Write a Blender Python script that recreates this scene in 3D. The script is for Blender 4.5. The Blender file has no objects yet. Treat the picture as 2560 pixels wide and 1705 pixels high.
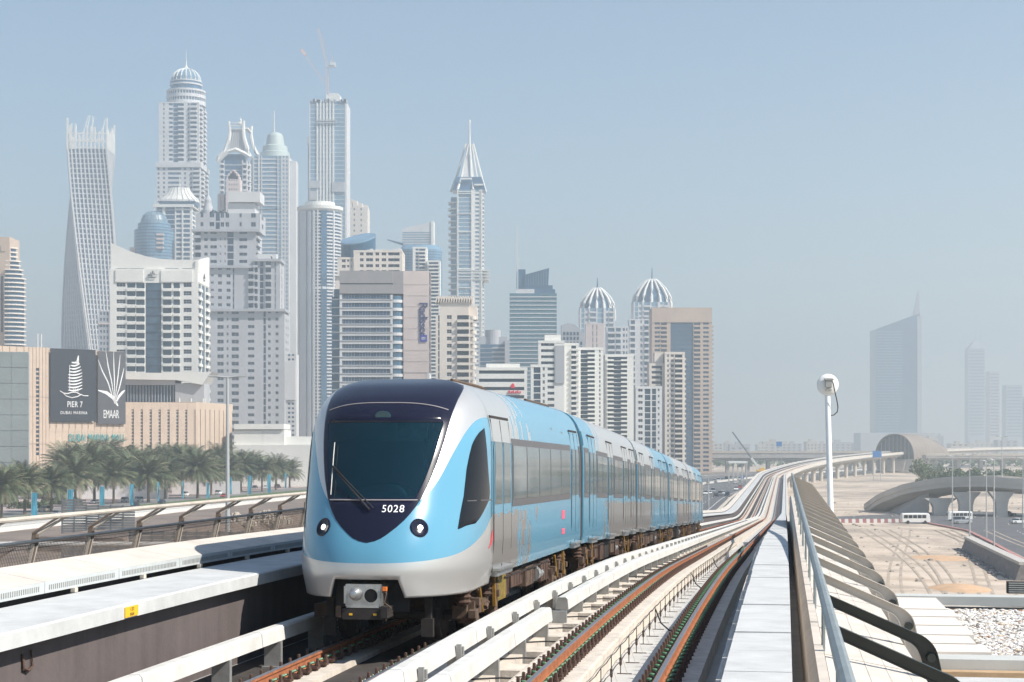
import bpy, bmesh, math, random
from mathutils import Vector, Matrix, noise
random.seed(7)
C = bpy.context.scene.collection
SC = bpy.context.scene
# ------------------------------------------------------------------ camera, world, sun, exposure
F = 4400.0                      # focal length in pixels of the 2560 px wide photograph
HZ = 1110.0                     # row of the horizon
CZ = 20.0                       # eye height above the ground
cam = bpy.data.objects.new('camera', bpy.data.cameras.new('camera'))
C.objects.link(cam); SC.camera = cam
cam.location = (0, 0, CZ); cam.rotation_euler = (math.pi/2, 0, 0)
cam.data.sensor_width = 36.0; cam.data.lens = 36.0*F/2560.0
cam.data.shift_y = (HZ-852.5)/2560.0
cam.data.clip_start = 0.5; cam.data.clip_end = 60000
SUN_DIR = Vector((0.90, -0.40, 0.95)).normalized()      # towards the sun
el = math.asin(SUN_DIR.z); az = math.atan2(SUN_DIR.x, SUN_DIR.y)
w = bpy.data.worlds.new('World'); SC.world = w; w.use_nodes = True
nt = w.node_tree; bg = nt.nodes['Background']
sky = nt.nodes.new('ShaderNodeTexSky'); sky.sky_type = 'NISHITA'; sky.sun_disc = False
sky.sun_elevation = el; sky.sun_rotation = az
sky.altitude = 0; sky.air_density = 1.2; sky.dust_density = 0.0; sky.ozone_density = 2.5
nt.links.new(sky.outputs[0], bg.inputs[0]); bg.inputs[1].default_value = 0.081
sl = bpy.data.lights.new('sun', 'SUN'); sl.energy = 4.8; sl.angle = math.radians(0.55); sl.color = (1.0, 0.94, 0.85)
so = bpy.data.objects.new('sun', sl); C.objects.link(so)
so.rotation_euler = SUN_DIR.to_track_quat('Z', 'Y').to_euler(); so.location = (200, -100, 300)
vs = SC.view_settings; vs.view_transform = 'Standard'; vs.look = 'None'; vs.exposure = 0.75; vs.gamma = 1.0
try: vs.use_curve_mapping = False
except Exception: pass
SC.cycles.max_bounces = 6; SC.cycles.diffuse_bounces = 3; SC.cycles.glossy_bounces = 3
SC.cycles.transparent_max_bounces = 8; SC.cycles.volume_bounces = 1
SC.cycles.use_denoising = True
SC.cycles.caustics_reflective = False; SC.cycles.caustics_refractive = False

# ------------------------------------------------------------------ helpers
def lin(c):                      # sRGB 0..1 -> linear
    return tuple((x/12.92 if x <= 0.04045 else ((x+0.055)/1.055)**2.4) for x in c)
MATS = {}
def mat(name, col, rough=0.7, metal=0.0, var=0.0, scale=1.0, bump=0.0, streak=0.0, spec=0.5, coord='Object', bscale=None):
    if name in MATS: return MATS[name]
    m = bpy.data.materials.new(name); m.use_nodes = True; MATS[name] = m
    t = m.node_tree; b = t.nodes['Principled BSDF']
    b.inputs['Base Color'].default_value = (*col, 1); b.inputs['Roughness'].default_value = rough
    b.inputs['Metallic'].default_value = metal; b.inputs['Specular IOR Level'].default_value = spec
    if var or bump or streak:
        tc = t.nodes.new('ShaderNodeTexCoord')
        n = t.nodes.new('ShaderNodeTexNoise'); n.inputs['Scale'].default_value = scale; n.inputs['Detail'].default_value = 6; n.inputs['Roughness'].default_value = 0.65
        t.links.new(tc.outputs[coord], n.inputs['Vector'])
        fac = n.outputs['Fac']
        if streak:
            mp = t.nodes.new('ShaderNodeMapping'); mp.inputs['Scale'].default_value = (1, 1, 0.06)
            n2 = t.nodes.new('ShaderNodeTexNoise'); n2.inputs['Scale'].default_value = scale*streak; n2.inputs['Detail'].default_value = 4
            t.links.new(tc.outputs[coord], mp.inputs[0]); t.links.new(mp.outputs[0], n2.inputs['Vector'])
            av = t.nodes.new('ShaderNodeMath'); av.operation = 'ADD'; t.links.new(n.outputs['Fac'], av.inputs[0]); t.links.new(n2.outputs['Fac'], av.inputs[1])
            hv = t.nodes.new('ShaderNodeMath'); hv.operation = 'MULTIPLY'; hv.inputs[1].default_value = 0.5; t.links.new(av.outputs[0], hv.inputs[0]); fac = hv.outputs[0]
        if var:
            cr = t.nodes.new('ShaderNodeValToRGB'); e = cr.color_ramp.elements
            e[0].position = 0.33; e[1].position = 0.67
            e[0].color = (*[max(0, c*(1-var)) for c in col], 1); e[1].color = (*[min(1, c*(1+var*0.6)) for c in col], 1)
            t.links.new(fac, cr.inputs[0]); t.links.new(cr.outputs[0], b.inputs['Base Color'])
        if bump:
            bp = t.nodes.new('ShaderNodeBump'); bp.inputs['Strength'].default_value = bump; bp.inputs['Distance'].default_value = 0.02
            if bscale:
                n3 = t.nodes.new('ShaderNodeTexNoise'); n3.inputs['Scale'].default_value = bscale; n3.inputs['Detail'].default_value = 5
                t.links.new(tc.outputs[coord], n3.inputs['Vector']); t.links.new(n3.outputs['Fac'], bp.inputs['Height'])
            else: t.links.new(fac, bp.inputs['Height'])
            t.links.new(bp.outputs[0], b.inputs['Normal'])
    return m

class MB:
    """collects faces and builds them as one mesh object"""
    def __init__(s): s.v = []; s.f = []; s.m = []; s.mi = 0
    def face(s, pts):
        b = len(s.v); s.v.extend(tuple(p) for p in pts); s.f.append(tuple(range(b, b+len(pts)))); s.m.append(s.mi)
    def box(s, x0, x1, y0, y1, z0, z1, fn=None):
        p = [(x0,y0,z0),(x1,y0,z0),(x1,y1,z0),(x0,y1,z0),(x0,y0,z1),(x1,y0,z1),(x1,y1,z1),(x0,y1,z1)]
        s.hexa(p if fn is None else [fn(*q) for q in p])
    def hexa(s, p):
        b = len(s.v); s.v.extend(tuple(q) for q in p)
        for f in ((3,2,1,0),(4,5,6,7),(0,1,5,4),(1,2,6,5),(2,3,7,6),(3,0,4,7)):
            s.f.append(tuple(b+i for i in f)); s.m.append(s.mi)
    def prism(s, poly, z0, z1):
        n = len(poly); b = len(s.v)
        s.v.extend((x,y,z0) for x,y in poly); s.v.extend((x,y,z1) for x,y in poly)
        s.f.append(tuple(b+n-1-i for i in range(n))); s.m.append(s.mi)
        s.f.append(tuple(b+n+i for i in range(n))); s.m.append(s.mi)
        for i in range(n):
            j = (i+1) % n; s.f.append((b+i, b+j, b+n+j, b+n+i)); s.m.append(s.mi)
    def loft(s, rings, closed=True, cap=True):
        b = len(s.v); n = len(rings[0])
        for r in rings: s.v.extend(tuple(p) for p in r)
        k = n if closed else n-1
        for a in range(len(rings)-1):
            for i in range(k):
                j = (i+1) % n
                s.f.append((b+a*n+i, b+a*n+j, b+(a+1)*n+j, b+(a+1)*n+i)); s.m.append(s.mi)
        if cap and closed:
            s.f.append(tuple(b+n-1-i for i in range(n))); s.m.append(s.mi)
            e = b+(len(rings)-1)*n; s.f.append(tuple(e+i for i in range(n))); s.m.append(s.mi)
    def lathe(s, prof, n=24, cx=0, cy=0, cap=True, a0=0, sx=1, sy=1):
        s.loft([[(cx+sx*r*math.cos(a0+2*math.pi*i/n), cy+sy*r*math.sin(a0+2*math.pi*i/n), z) for i in range(n)] for r, z in prof], True, cap)
    def tube(s, pts, r, n=6, cap=True):
        pts = [Vector(p) for p in pts]; rings = []
        rr = r if isinstance(r, (list, tuple)) else [r]*len(pts)
        for i, p in enumerate(pts):
            d = (pts[min(i+1, len(pts)-1)]-pts[max(i-1, 0)]).normalized()
            up = Vector((0,0,1)) if abs(d.z) < 0.95 else Vector((0,1,0))
            a = d.cross(up).normalized(); c = a.cross(d).normalized()
            rings.append([p+rr[i]*(a*math.cos(2*math.pi*k/n)+c*math.sin(2*math.pi*k/n)) for k in range(n)])
        s.loft(rings, True, cap)
    def bar(s, p, q, w, h):
        p, q = Vector(p), Vector(q); d = (q-p).normalized()
        up = Vector((0,0,1)) if abs(d.z) < 0.95 else Vector((0,1,0))
        a = d.cross(up).normalized()*w/2; c = a.cross(d).normalized()*h/2
        s.hexa([p-a-c, p+a-c, q+a-c, q-a-c, p-a+c, p+a+c, q+a+c, q-a+c])
    def build(s, name, mats, parent=None, loc=None, rz=0.0, smooth=False, kind=None):
        me = bpy.data.meshes.new(name); me.from_pydata(s.v, [], s.f)
        mats = mats if isinstance(mats, (list, tuple)) else [mats]
        for m in mats: me.materials.append(m)
        if len(mats) > 1: me.polygons.foreach_set('material_index', s.m)
        bm = bmesh.new(); bm.from_mesh(me); bmesh.ops.recalc_face_normals(bm, faces=bm.faces)
        bm.to_mesh(me); bm.free()
        if smooth:
            me.polygons.foreach_set('use_smooth', [True]*len(me.polygons))
            try: me.set_sharp_from_angle(angle=math.radians(35))
            except Exception: pass
        me.update()
        return link(name, me, parent, loc, rz, kind)
def link(name, data, parent=None, loc=None, rz=0.0, kind=None):
    o = bpy.data.objects.new(name, data); C.objects.link(o)
    if parent is not None: o.parent = parent
    if loc is not None: o.location = loc
    if rz: o.rotation_euler = (0, 0, rz)
    if kind: o['kind'] = kind
    return o
def tag(o, label, cat, group=None, kind=None):
    o['label'] = label; o['category'] = cat
    if group: o['group'] = group
    if kind: o['kind'] = kind
    return o
def thing(name, label, cat, loc=(0,0,0), rz=0.0, group=None):
    o = bpy.data.objects.new(name, None); C.objects.link(o); o.location = loc; o.rotation_euler = (0,0,rz)
    o.empty_display_size = 0.5
    return tag(o, label, cat, group)
KIDS = {}
def copy_tree(o, parent=None, loc=None, rz=None, label=None, scale=None):
    c = o.copy(); C.objects.link(c)
    if parent is not None: c.parent = parent
    if loc is not None: c.location = loc
    if rz is not None: c.rotation_euler = (0, 0, rz)
    if scale is not None: c.scale = scale
    if label: c['label'] = label
    for ch in list(o.children): copy_tree(ch, c)
    return c
def struct(o): o['kind'] = 'structure'; return o
def text_mesh(txt, size, depth=0.02, spacing=1.0):
    cu = bpy.data.curves.new('text', 'FONT'); cu.body = txt; cu.size = size; cu.extrude = depth
    cu.align_x = 'CENTER'; cu.align_y = 'CENTER'; cu.space_character = spacing; cu.resolution_u = 4
    ob = bpy.data.objects.new('text', cu); C.objects.link(ob)
    dg = bpy.context.evaluated_depsgraph_get(); dg.update()
    me = bpy.data.meshes.new_from_object(ob.evaluated_get(dg))
    bpy.data.objects.remove(ob); bpy.data.curves.remove(cu)
    return me
ORD = ['first','second','third','fourth','fifth','sixth','seventh','eighth','ninth','tenth','eleventh','twelfth','thirteenth','fourteenth',
       'fifteenth','sixteenth','seventeenth','eighteenth','nineteenth','twentieth']
def wp(x, y, d):                 # where a feature seen at pixel (x, y) stands when it is d metres away
    return Vector(((x-1280)/F*d, d, CZ+(HZ-y)/F*d))

# ------------------------------------------------------------------ the line of the railway
TH = math.atan(0.1552); CT, ST = math.cos(TH), math.sin(TH)
_G = [(-60,0),(20,0),(50,.036),(255,.036),(315,0),(700,0),(800,-.011),(1250,-.011),(1700,0)]
def grade(s):
    for (a,ga),(b,gb) in zip(_G, _G[1:]):
        if s <= b: return ga+(gb-ga)*max(0,(s-a))/(b-a)
    return 0
_H = {}; _acc = 2.78
_tab = []
for i in range(0, 1801):
    _tab.append(_acc); _acc += grade(i+0.5)
def hrail(s):                    # metres from the eye down to the rail heads
    if s <= 0: return 2.78
    i = int(s); 
    if i >= 1799: return _tab[1799]
    return _tab[i]+(_tab[i+1]-_tab[i])*(s-i)
S0, RC = 620.0, 2480.0
def T(o, s, z):                  # o metres to the right of the line, s along it, z above the rail heads
    e = max(0.0, s-S0); lat = e*e/(2*RC); hd = e/RC
    oo = o*math.cos(hd)+lat; ss = s-o*math.sin(hd)
    return (ss*ST+oo*CT, ss*CT-oo*ST, CZ-hrail(s)+z)
def TL(o, s, h):                 # same, but h metres below the eye (level)
    x, y, _ = T(o, s, 0); return (x, y, CZ-h)
def srange(a, b, near=1.0):
    out = [a]; s = a
    while s < b:
        s += near*(0.8 if s < 60 else 3 if s < 330 else 12); out.append(min(s, b))
    return out
def sweep(mb, prof, a, b, step=2.5, fn=T, cap=True):
    ss = srange(a, b, step); mb.loft([[fn(o, s, z) for o, z in prof] for s in ss], True, cap)
# ------------------------------------------------------------------ the air: one closed box of thin pale haze
def build_haze():
    mb = MB(); mb.box(-4200, 4200, -60, 8200, -1, 480)
    m = bpy.data.materials.new('haze'); m.use_nodes = True; t = m.node_tree
    t.nodes.remove(t.nodes['Principled BSDF'])
    v = t.nodes.new('ShaderNodeVolumePrincipled')
    v.inputs['Color'].default_value = (0.67, 0.755, 0.805, 1); v.inputs['Density'].default_value = 0.00040; v.inputs['Anisotropy'].default_value = 0.4
    t.links.new(v.outputs[0], t.nodes['Material Output'].inputs['Volume'])
    o = mb.build('haze', m); o['kind'] = 'stuff'
    return o
build_haze()
# ------------------------------------------------------------------ materials of the railway
M_conc = mat('concrete', (0.52,0.47,0.41), 0.85, var=0.16, scale=1.3, bump=0.25, bscale=14)
M_plinth = mat('plinth_concrete', (0.56,0.50,0.43), 0.9, var=0.24, scale=2.2, bump=0.35, streak=2.5, bscale=30)
M_floor = mat('deck_concrete', (0.47,0.46,0.44), 0.9, var=0.18, scale=0.9, bump=0.2, bscale=20)
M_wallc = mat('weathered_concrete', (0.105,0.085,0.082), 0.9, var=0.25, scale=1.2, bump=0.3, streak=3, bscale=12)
M_white = mat('white_cover', (0.60,0.585,0.55), 0.5, var=0.16, scale=2.2, bump=0.05)
M_walk = mat('walkway_grating', (0.49,0.495,0.49), 0.75, var=0.14, scale=2.0, bump=0.15, bscale=60)
M_coping = mat('coping', (0.55,0.50,0.445), 0.8, var=0.14, scale=1.5, bump=0.1)
M_perf = mat('perforated_metal', (0.52,0.55,0.55), 0.5, metal=0.2, var=0.08, scale=5)
M_rust = mat('rust', (0.30,0.105,0.042), 0.8, var=0.35, scale=6, bump=0.3)
M_railtop = mat('polished_rail', (0.27,0.275,0.30), 0.42, metal=0.8, var=0.1, scale=8)
M_clip = mat('clip_iron', (0.075,0.04,0.028), 0.75, var=0.3, scale=20)
M_green = mat('green_spring', (0.07,0.18,0.09), 0.5)
M_steelg = mat('galvanised', (0.34,0.34,0.33), 0.55, metal=0.5, var=0.15, scale=6)
M_black = mat('black_rubber', (0.02,0.02,0.022), 0.8)
M_ribc = mat('rib_paint', (0.47,0.425,0.37), 0.6, var=0.15, scale=3)
M_ribd = mat('rib_dark', (0.012,0.016,0.012), 0.4, var=0.3, scale=3)  # shade of the nearest ribs put into the colour; bolts use it too
M_pipe = mat('handrail_pipe', (0.24,0.275,0.285), 0.5, metal=0.35, var=0.18, scale=2.0)
M_yellow = mat('yellow_plate', (0.75,0.42,0.02), 0.6)
M_brown = mat('brown_cladding', (0.20,0.155,0.12), 0.8, var=0.3, scale=3)
LT = -0.22                       # the far track lies a little lower
# deck of the viaduct
def deck():
    mb = MB()
    sweep(mb, [(-10.2,-0.50),(0.62,-0.50),(0.62,-0.9),(-2.6,-2.6),(-7.2,-2.6),(-10.2,-0.9)], -25, 1760)
    tag(mb.build('viaduct_deck', M_floor), 'pale concrete deck carrying both railway tracks over the sand', 'viaduct', kind='structure')
    mb = MB()                    # parapet of the far part
    sweep(mb, [(0.14,-0.49),(0.42,-0.49),(0.42,0.75),(0.14,0.75)], 104, 1760)
    tag(mb.build('parapet', M_coping), 'pale parapet on the sand side of the far viaduct', 'parapet', kind='structure')
deck()
M_bed = mat('oily_bed', (.045,.038,.034), .95, var=.4, scale=2)  # shade below the train put into a near black colour
mb = MB(); sweep(mb, [(-8.05,-.496),(-4.78,-.496),(-4.78,-.488),(-8.05,-.488)], -20, 1700, 1.0)
tag(mb.build('track_bed', M_bed), 'oil blackened bed under the track of the blue train', 'track bed', kind='structure')
def track(o1, o2, dz, label, smax, clip_a, clip_n, cond):
    t = thing('railway_track', label, 'track', T((o1+o2)/2, 10, dz))
    off = Vector(t.location)
    def fn(o, s, z): return Vector(T(o, s, z+dz))-off
    for o in (o1, o2):
        if o == -1.50: prof = [(o-.30,-.50),(o-.30,-.20),(o+.42,-.20),(o+.42,-.50)]
        elif o == -2.97: prof = [(o-.46,-.50),(o-.46,-.19),(o-.42,-.18),(o+.40,-.18),(o+.44,-.19),(o+.44,-.50)]
        else: prof = [(o-.40,-.30),(o-.40,-.19),(o+.42,-.19),(o+.42,-.30)]
        mb = MB(); sweep(mb, prof, -20, smax, 1.0, fn); mb.build('plinth', M_plinth, t)
        mb = MB()
        sweep(mb, [(o-.075,-.155),(o+.075,-.155),(o+.07,-.14),(o+.014,-.12),(o+.012,-.055),(o+.036,-.035),(o+.036,-.004),
                   (o-.036,-.004),(o-.036,-.035),(o-.012,-.055),(o-.014,-.12),(o-.07,-.14)], -20, smax, 0.8, fn)
        r = mb.build('rail', M_rust, t)
        mb = MB(); sweep(mb, [(o-.030,-.003),(o+.030,-.003),(o+.022,.004),(o-.022,.004)], -20, smax, 0.8, fn)
        mb.build('running_surface', M_railtop, r)
        # fastenings
        def clip_mb():
            c = MB(); c.mi = 0
            c.box(-.20,.20,-.075,.075,-.18,-.158)
            for sg in (-1, 1):
                c.box(sg*.13-.035,sg*.13+.035,-.05,.05,-.158,-.115)
                c.mi = 1
                pts = [(sg*(.075+.035*k), -.055+.11*(k % 2), -.125+.05*math.sin(math.pi*k/3)) for k in range(4)]
                c.tube([(sg*.06,-.05,-.135),(sg*.10,-.045,-.085),(sg*.15,0,-.07),(sg*.10,.045,-.085),(sg*.06,.05,-.135)], .019, 5)
                c.mi = 0
                for yy in (-.055,.055):
                    pass
                c.lathe([(.042,-.158),(.038,-.09),(.024,-.088),(.022,-.02),(.010,-.012)], 6, sg*.20, 0); c.box(sg*.15-.07,sg*.15+.07,-.085,.085,-.158,-.125)
            return c
        cm = None
        for i in range(clip_n):
            s = clip_a+i*0.46
            p = Vector(T(o, s, dz))-off
            if cm is None:
                co = clip_mb().build('rail_clip', [M_clip, M_green], t); cm = co.data
            else:
                co = link('rail_clip', cm, t)
            co.location = p; co.rotation_euler = (0, 0, -TH)
        mb = MB()                # the rest, too small to tell apart
        s = clip_a+clip_n*0.46
        while s < min(smax, 230):
            a, b_ = s, s+.15
            for sg in (-1, 1):
                q = [fn(o+sg*.075, a, -.158), fn(o+sg*.20, a, -.158), fn(o+sg*.20, b_, -.158), fn(o+sg*.075, b_, -.158)]
                mb.hexa(q+[v+Vector((0,0,.075)) for v in q])
            s += .46
        mb.build('rail_clip', M_clip, t, kind='stuff')
    return t
track(-2.97, -1.50, 0, 'empty railway track with rusty rails and green spring clips beside the walkway', 1700, 14.0, 128, None)
track(-6.72, -5.25, LT, 'railway track the blue metro train stands on, rail end rusty in the sun', 1700, 14.0, 60, None)
# channel beside the plinth: pads of concrete with dark recesses between them
def pads():
    t = thing('cable_trough', 'concrete pads with dark recesses between white rail covers and the empty track', 'trough', T(-3.9, 14, 0))
    off = Vector(t.location); s = 12.0; me = None; k = 0
    while s < 110:
        L = 2.2
        mb = MB()
        def fn(o, s_, z): return Vector(T(o, s_, z))-off
        a, b = s, s+L-.06
        for (o0, o1, z1) in ((-4.75,-3.72,-.22),):
            mb.loft([[fn(o0,q,-.5),fn(o1,q,-.5),fn(o1,q,z1),fn(o0,q,z1)] for q in (a, b)])
        # cross pad closing the recess at every other joint
        mb.loft([[fn(-3.72,q,-.5),fn(-3.44,q,-.5),fn(-3.44,q,-.21),fn(-3.72,q,-.21)] for q in (a, a+.75)])
        mb.build('concrete_pad', M_plinth, t); s += L; k += 1
    mb = MB(); sweep(mb, [(-4.75,-.5),(-3.44,-.5),(-3.44,-.22),(-4.75,-.22)], 110, 1700, 1.0, lambda o,s,z: Vector(T(o,s,z))-off)
    mb.build('concrete_bed', M_plinth, t)
    mb = MB()                    # thin black cables lying over the pads
    s = 13.2
    while s < 60:
        mb.tube([fn(-3.95, s, -.205), fn(-3.6, s+.12, -.195), fn(-3.40, s+.15, -.20), fn(-3.38, s+.1,-.178), fn(-3.12, s+.12,-.17)], .012, 5)
        s += 2.2
    mb.build('cable', M_black, t, kind='stuff')
pads()
# white third rail covers on brackets
def cover(o, z, label, a, b, gaps, dz=0, step=2.4, tall=True):
    t = thing('third_rail', label, 'third rail', T(o, 12, z), group=None)
    off = Vector(t.location)
    def fn(oo, s, zz): return Vector(T(oo, s, zz+dz))-off
    w = .115
    def seg(s0, s1, far=False):
        mb = MB()
        sweep(mb, [(o-w,z-.21),(o-w+.02,z-.03),(o-w+.05,z),(o+w-.05,z),(o+w-.02,z-.03),(o+w,z-.21)], s0, s1, 1.5, fn)
        return mb.build('rail_cover', M_white, t)
    s = a
    while s < 62:
        L = 4.7
        e = min(s+L, 62)
        for g0, g1 in gaps:
            if s < g0 < e: seg(s, g0); s = g1
            elif g0 <= s < g1: s = g1
        seg(s, e-.03)
        s = e
    seg(62, b)
    mb0 = None; s = a+.6
    while s < 62:
        mb = MB()
        if tall:
            for ds, hh in ((-.10,0),(.09,-.05)):
                mb.box(-.015,.045,ds-.035,ds+.035,-.55-z,-.06+hh)
        mb.box(-.15,.10,-.05,.05,-.46-z,-.21)
        mb.box(-.17,.14,-.12,.12,-.52-z,-.46-z)
        br = mb.build('bracket', M_steelg, t) if mb0 is None else link('bracket', mb0, t)
        mb0 = br.data
        br.location = Vector(T(o+(w+.02 if tall else .02), s, z+dz))-off; br.rotation_euler = (0,0,-TH); s += step
    mb = MB()
    while s < 200:
        q = Vector(T(o+(w+.02 if tall else 0), s, z+dz))-off
        mb.box(q.x-.03,q.x+.06,q.y-.05,q.y+.05,q.z-.5,q.z-(.05 if tall else .2)); s += step
    mb.build('bracket', M_steelg, t, kind='stuff')
    return t
cover(-4.34, .24, 'white third rail cover nearest the wheels of the metro train', 10, 1690, [])
cover(-3.80, .20, 'white third rail cover with a broken gap beside the empty track', 10, 1690, [(28.0,30.1)], tall=False)
cover(-7.42, .12, 'cream third rail cover at the foot of the far walkway wall', 10, 1690, [], dz=0, tall=False)
# raised walkway by the camera with its plates
def walkway():
    t = thing('walkway', 'light grey plated walkway running along the handrail', 'walkway', T(-.25, 14, .5))
    off = Vector(t.location)
    def fn(o, s, z): return Vector(T(o, s, z))-off
    mb = MB(); sweep(mb, [(-.60,-.50),(-.60,.72),(-.50,.72),(-.50,.62),(-.02,.62),(-.02,-.50)], 5, 300, 1.0, fn); mb.build('trough_wall', M_coping, t)
    s = 9.0; k = 0
    while s < 118:
        L = 1.62
        mb = MB(); jog = random.uniform(-.008,.008); dzj = random.uniform(-.006,.006)
        mb.loft([[fn(-.52+jog,q,.75+dzj),fn(.06,q,.75+dzj),fn(.06,q,.80+dzj),fn(-.52+jog,q,.80+dzj)] for q in (s, s+L-.045)])
        mb.build('cover_plate', M_walk, t); s += L; k += 1
    mb = MB(); sweep(mb, [(-.52,.75),(.06,.75),(.06,.80),(-.52,.80)], 118, 700, 1.5, fn); mb.build('cover_strip', M_walk, t)
walkway()
def far_walkway():
    t = thing('walkway', 'grey concrete walkway in the metro train\'s shadow, with yellow plate on its edge', 'walkway', T(-8.6, 14, .5))
    off = Vector(t.location)
    def fn(o, s, z): return Vector(T(o, s, z))-off
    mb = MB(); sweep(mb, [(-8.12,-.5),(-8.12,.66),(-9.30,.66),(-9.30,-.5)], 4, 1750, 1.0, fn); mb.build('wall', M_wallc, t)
    mb = MB(); sweep(mb, [(-7.90,.66),(-7.90,.82),(-7.93,.84),(-9.16,.84),(-9.16,.66)], 4, 1750, 1.0, fn); mb.build('slab', M_walk, t)
    p = fn(-7.886, 21.0, .75)
    mb = MB(); mb.loft([[fn(-7.897,q,.675),fn(-7.885,q,.675),fn(-7.885,q,.80),fn(-7.897,q,.80)] for q in (20.32, 20.75)]); sg = mb.build('number_plate', M_yellow, t)
    me = text_mesh('1 2 3\n8 6 4', .06, .001, 1.0); me.materials.append(M_black)
    tx = link('plate_lettering', me, sg); tx.location = fn(-7.880, 20.535, .735); tx.rotation_euler = (math.pi/2, 0, math.pi/2-TH)
    mb = MB(); mb.tube([fn(-8.11,17.9,.52),fn(-8.09,17.9,.36),fn(-8.09,18.0,.33),fn(-8.09,18.12,.36),fn(-8.11,18.12,.54)], .018, 5); mb.build('lifting_loop', M_clip, t)
far_walkway()
def left_coping():
    t = thing('parapet', 'cream sloped parapet coping with perforated grey face behind the far walkway', 'parapet', T(-9.6, 14, .9))
    off = Vector(t.location)
    def fn(o, s, z): return Vector(T(o, s, z))-off
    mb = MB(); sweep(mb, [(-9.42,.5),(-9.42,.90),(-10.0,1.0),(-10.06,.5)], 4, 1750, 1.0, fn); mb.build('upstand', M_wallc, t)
    s = 6.0
    while s < 46:
        L = 2.5
        mb = MB(); mb.loft([[fn(-9.22,q,1.045),fn(-9.98,q,1.19),fn(-10.02,q,1.16),fn(-9.26,q,1.01)] for q in (s, s+L-.015)]); mb.build('coping_panel', M_coping, t)
        mb = MB(); mb.loft([[fn(-9.21,q,.90),fn(-9.21,q,1.045),fn(-9.26,q,1.04),fn(-9.26,q,.90)] for q in (s, s+L-.015)])
        pf = mb.build('perforated_face', M_perf, t)
        if s < 36:
            mb = MB(); q = s+.12
            while q < s+L-.15:
                mb.loft([[fn(-9.204,q+e,.935),fn(-9.204,q+e,1.0),fn(-9.209,q+e,1.0),fn(-9.209,q+e,.935)] for e in (0,.022)]); q += .062
            mb.build('slot', M_steelg, pf, kind='stuff')
        mb = MB(); mb.box(-.03,.03,-.05,.05,0,.06); b = mb.build('spacer', M_conc, t); b.location = fn(-9.20, s+.9, .842); b.rotation_euler = (0,0,-TH)
        s += L
    mb = MB(); sweep(mb, [(-9.22,.90),(-9.21,1.045),(-9.98,1.19),(-10.02,.90)], s, 1750, 1.5, fn); mb.build('coping_strip', M_coping, t)
left_coping()
def rib_poly(sgn, o0, h0, o1, h1, o2, h2, th):
    """outline of an arm that leaves the pipe, bends over and drops; in (o, h)"""
    up = []; n = 8
    d1 = Vector((o1-o0, h1-h0)).normalized(); d2 = Vector((o2-o1, h2-h1)).normalized()
    r = .17
    path = [Vector((o0,h0))]
    a = Vector((o1,h1))-d1*r; b = Vector((o1,h1))+d2*r
    for i in range(n+1):
        t_ = i/n; path.append(a*(1-t_)**2+Vector((o1,h1))*2*t_*(1-t_)+b*t_*t_)
    path.append(Vector((o2,h2)))
    return path
def ribs(sgn, label, cat_group, o0,h0,o1,h1,o2,h2, s_list, fn, th0, th1, dark, mats):
    path = rib_poly(sgn,o0,h0,o1,h1,o2,h2,th0)
    N = len(path)
    def side(w):
        A = []; B = []
        for i, p in enumerate(path):
            d = (path[min(i+1,N-1)]-path[max(i-1,0)]).normalized(); nrm = Vector((-d.y, d.x))
            k = th0+(th1-th0)*min(1, i/(N*0.6))
            A.append(p+nrm*k*w); B.append(p-nrm*k*w)
        return A, B
    for i, s in enumerate(s_list):
        mt = M_ribd if i < dark else M_ribc  # the first ribs carry their shade as a darker colour
        A, B = side(1.0); a2, b2 = side(0.62)
        base = Vector(fn(o0, s, h0))
        t = thing('support_rib', label(i, len(s_list)), 'rib', base, group=cat_group)
        def f(p, e): return Vector(fn(p.x, s+e, p.y))-base
        mb = MB()                # web
        ring = A+B[::-1]
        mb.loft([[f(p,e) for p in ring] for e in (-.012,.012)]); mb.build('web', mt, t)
        for nm, X, Y in (('flange',A,a2),('flange',b2,B)):
            mb = MB(); 
            mb.loft([[f(X[k],-.05),f(X[k],.05),f(Y[k]*.35+X[k]*.65 if nm=='flange' and X is A else X[k]*.35+Y[k]*.65,.05),f(Y[k]*.35+X[k]*.65 if X is A else X[k]*.35+Y[k]*.65,-.05)] if X is A else
                     [f(Y[k],-.05),f(Y[k],.05),f(Y[k]*.65+X[k]*.35,.05),f(Y[k]*.65+X[k]*.35,-.05)] for k in range(N)])
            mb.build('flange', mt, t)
        mb = MB(); q = f(path[-3]*.5+path[-2]*.5, 0)
        mb.tube([q+Vector((0,-.10,0)), q+Vector((0,.10,0))], .05, 8); mb.build('bolt', M_ribd, t)
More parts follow.
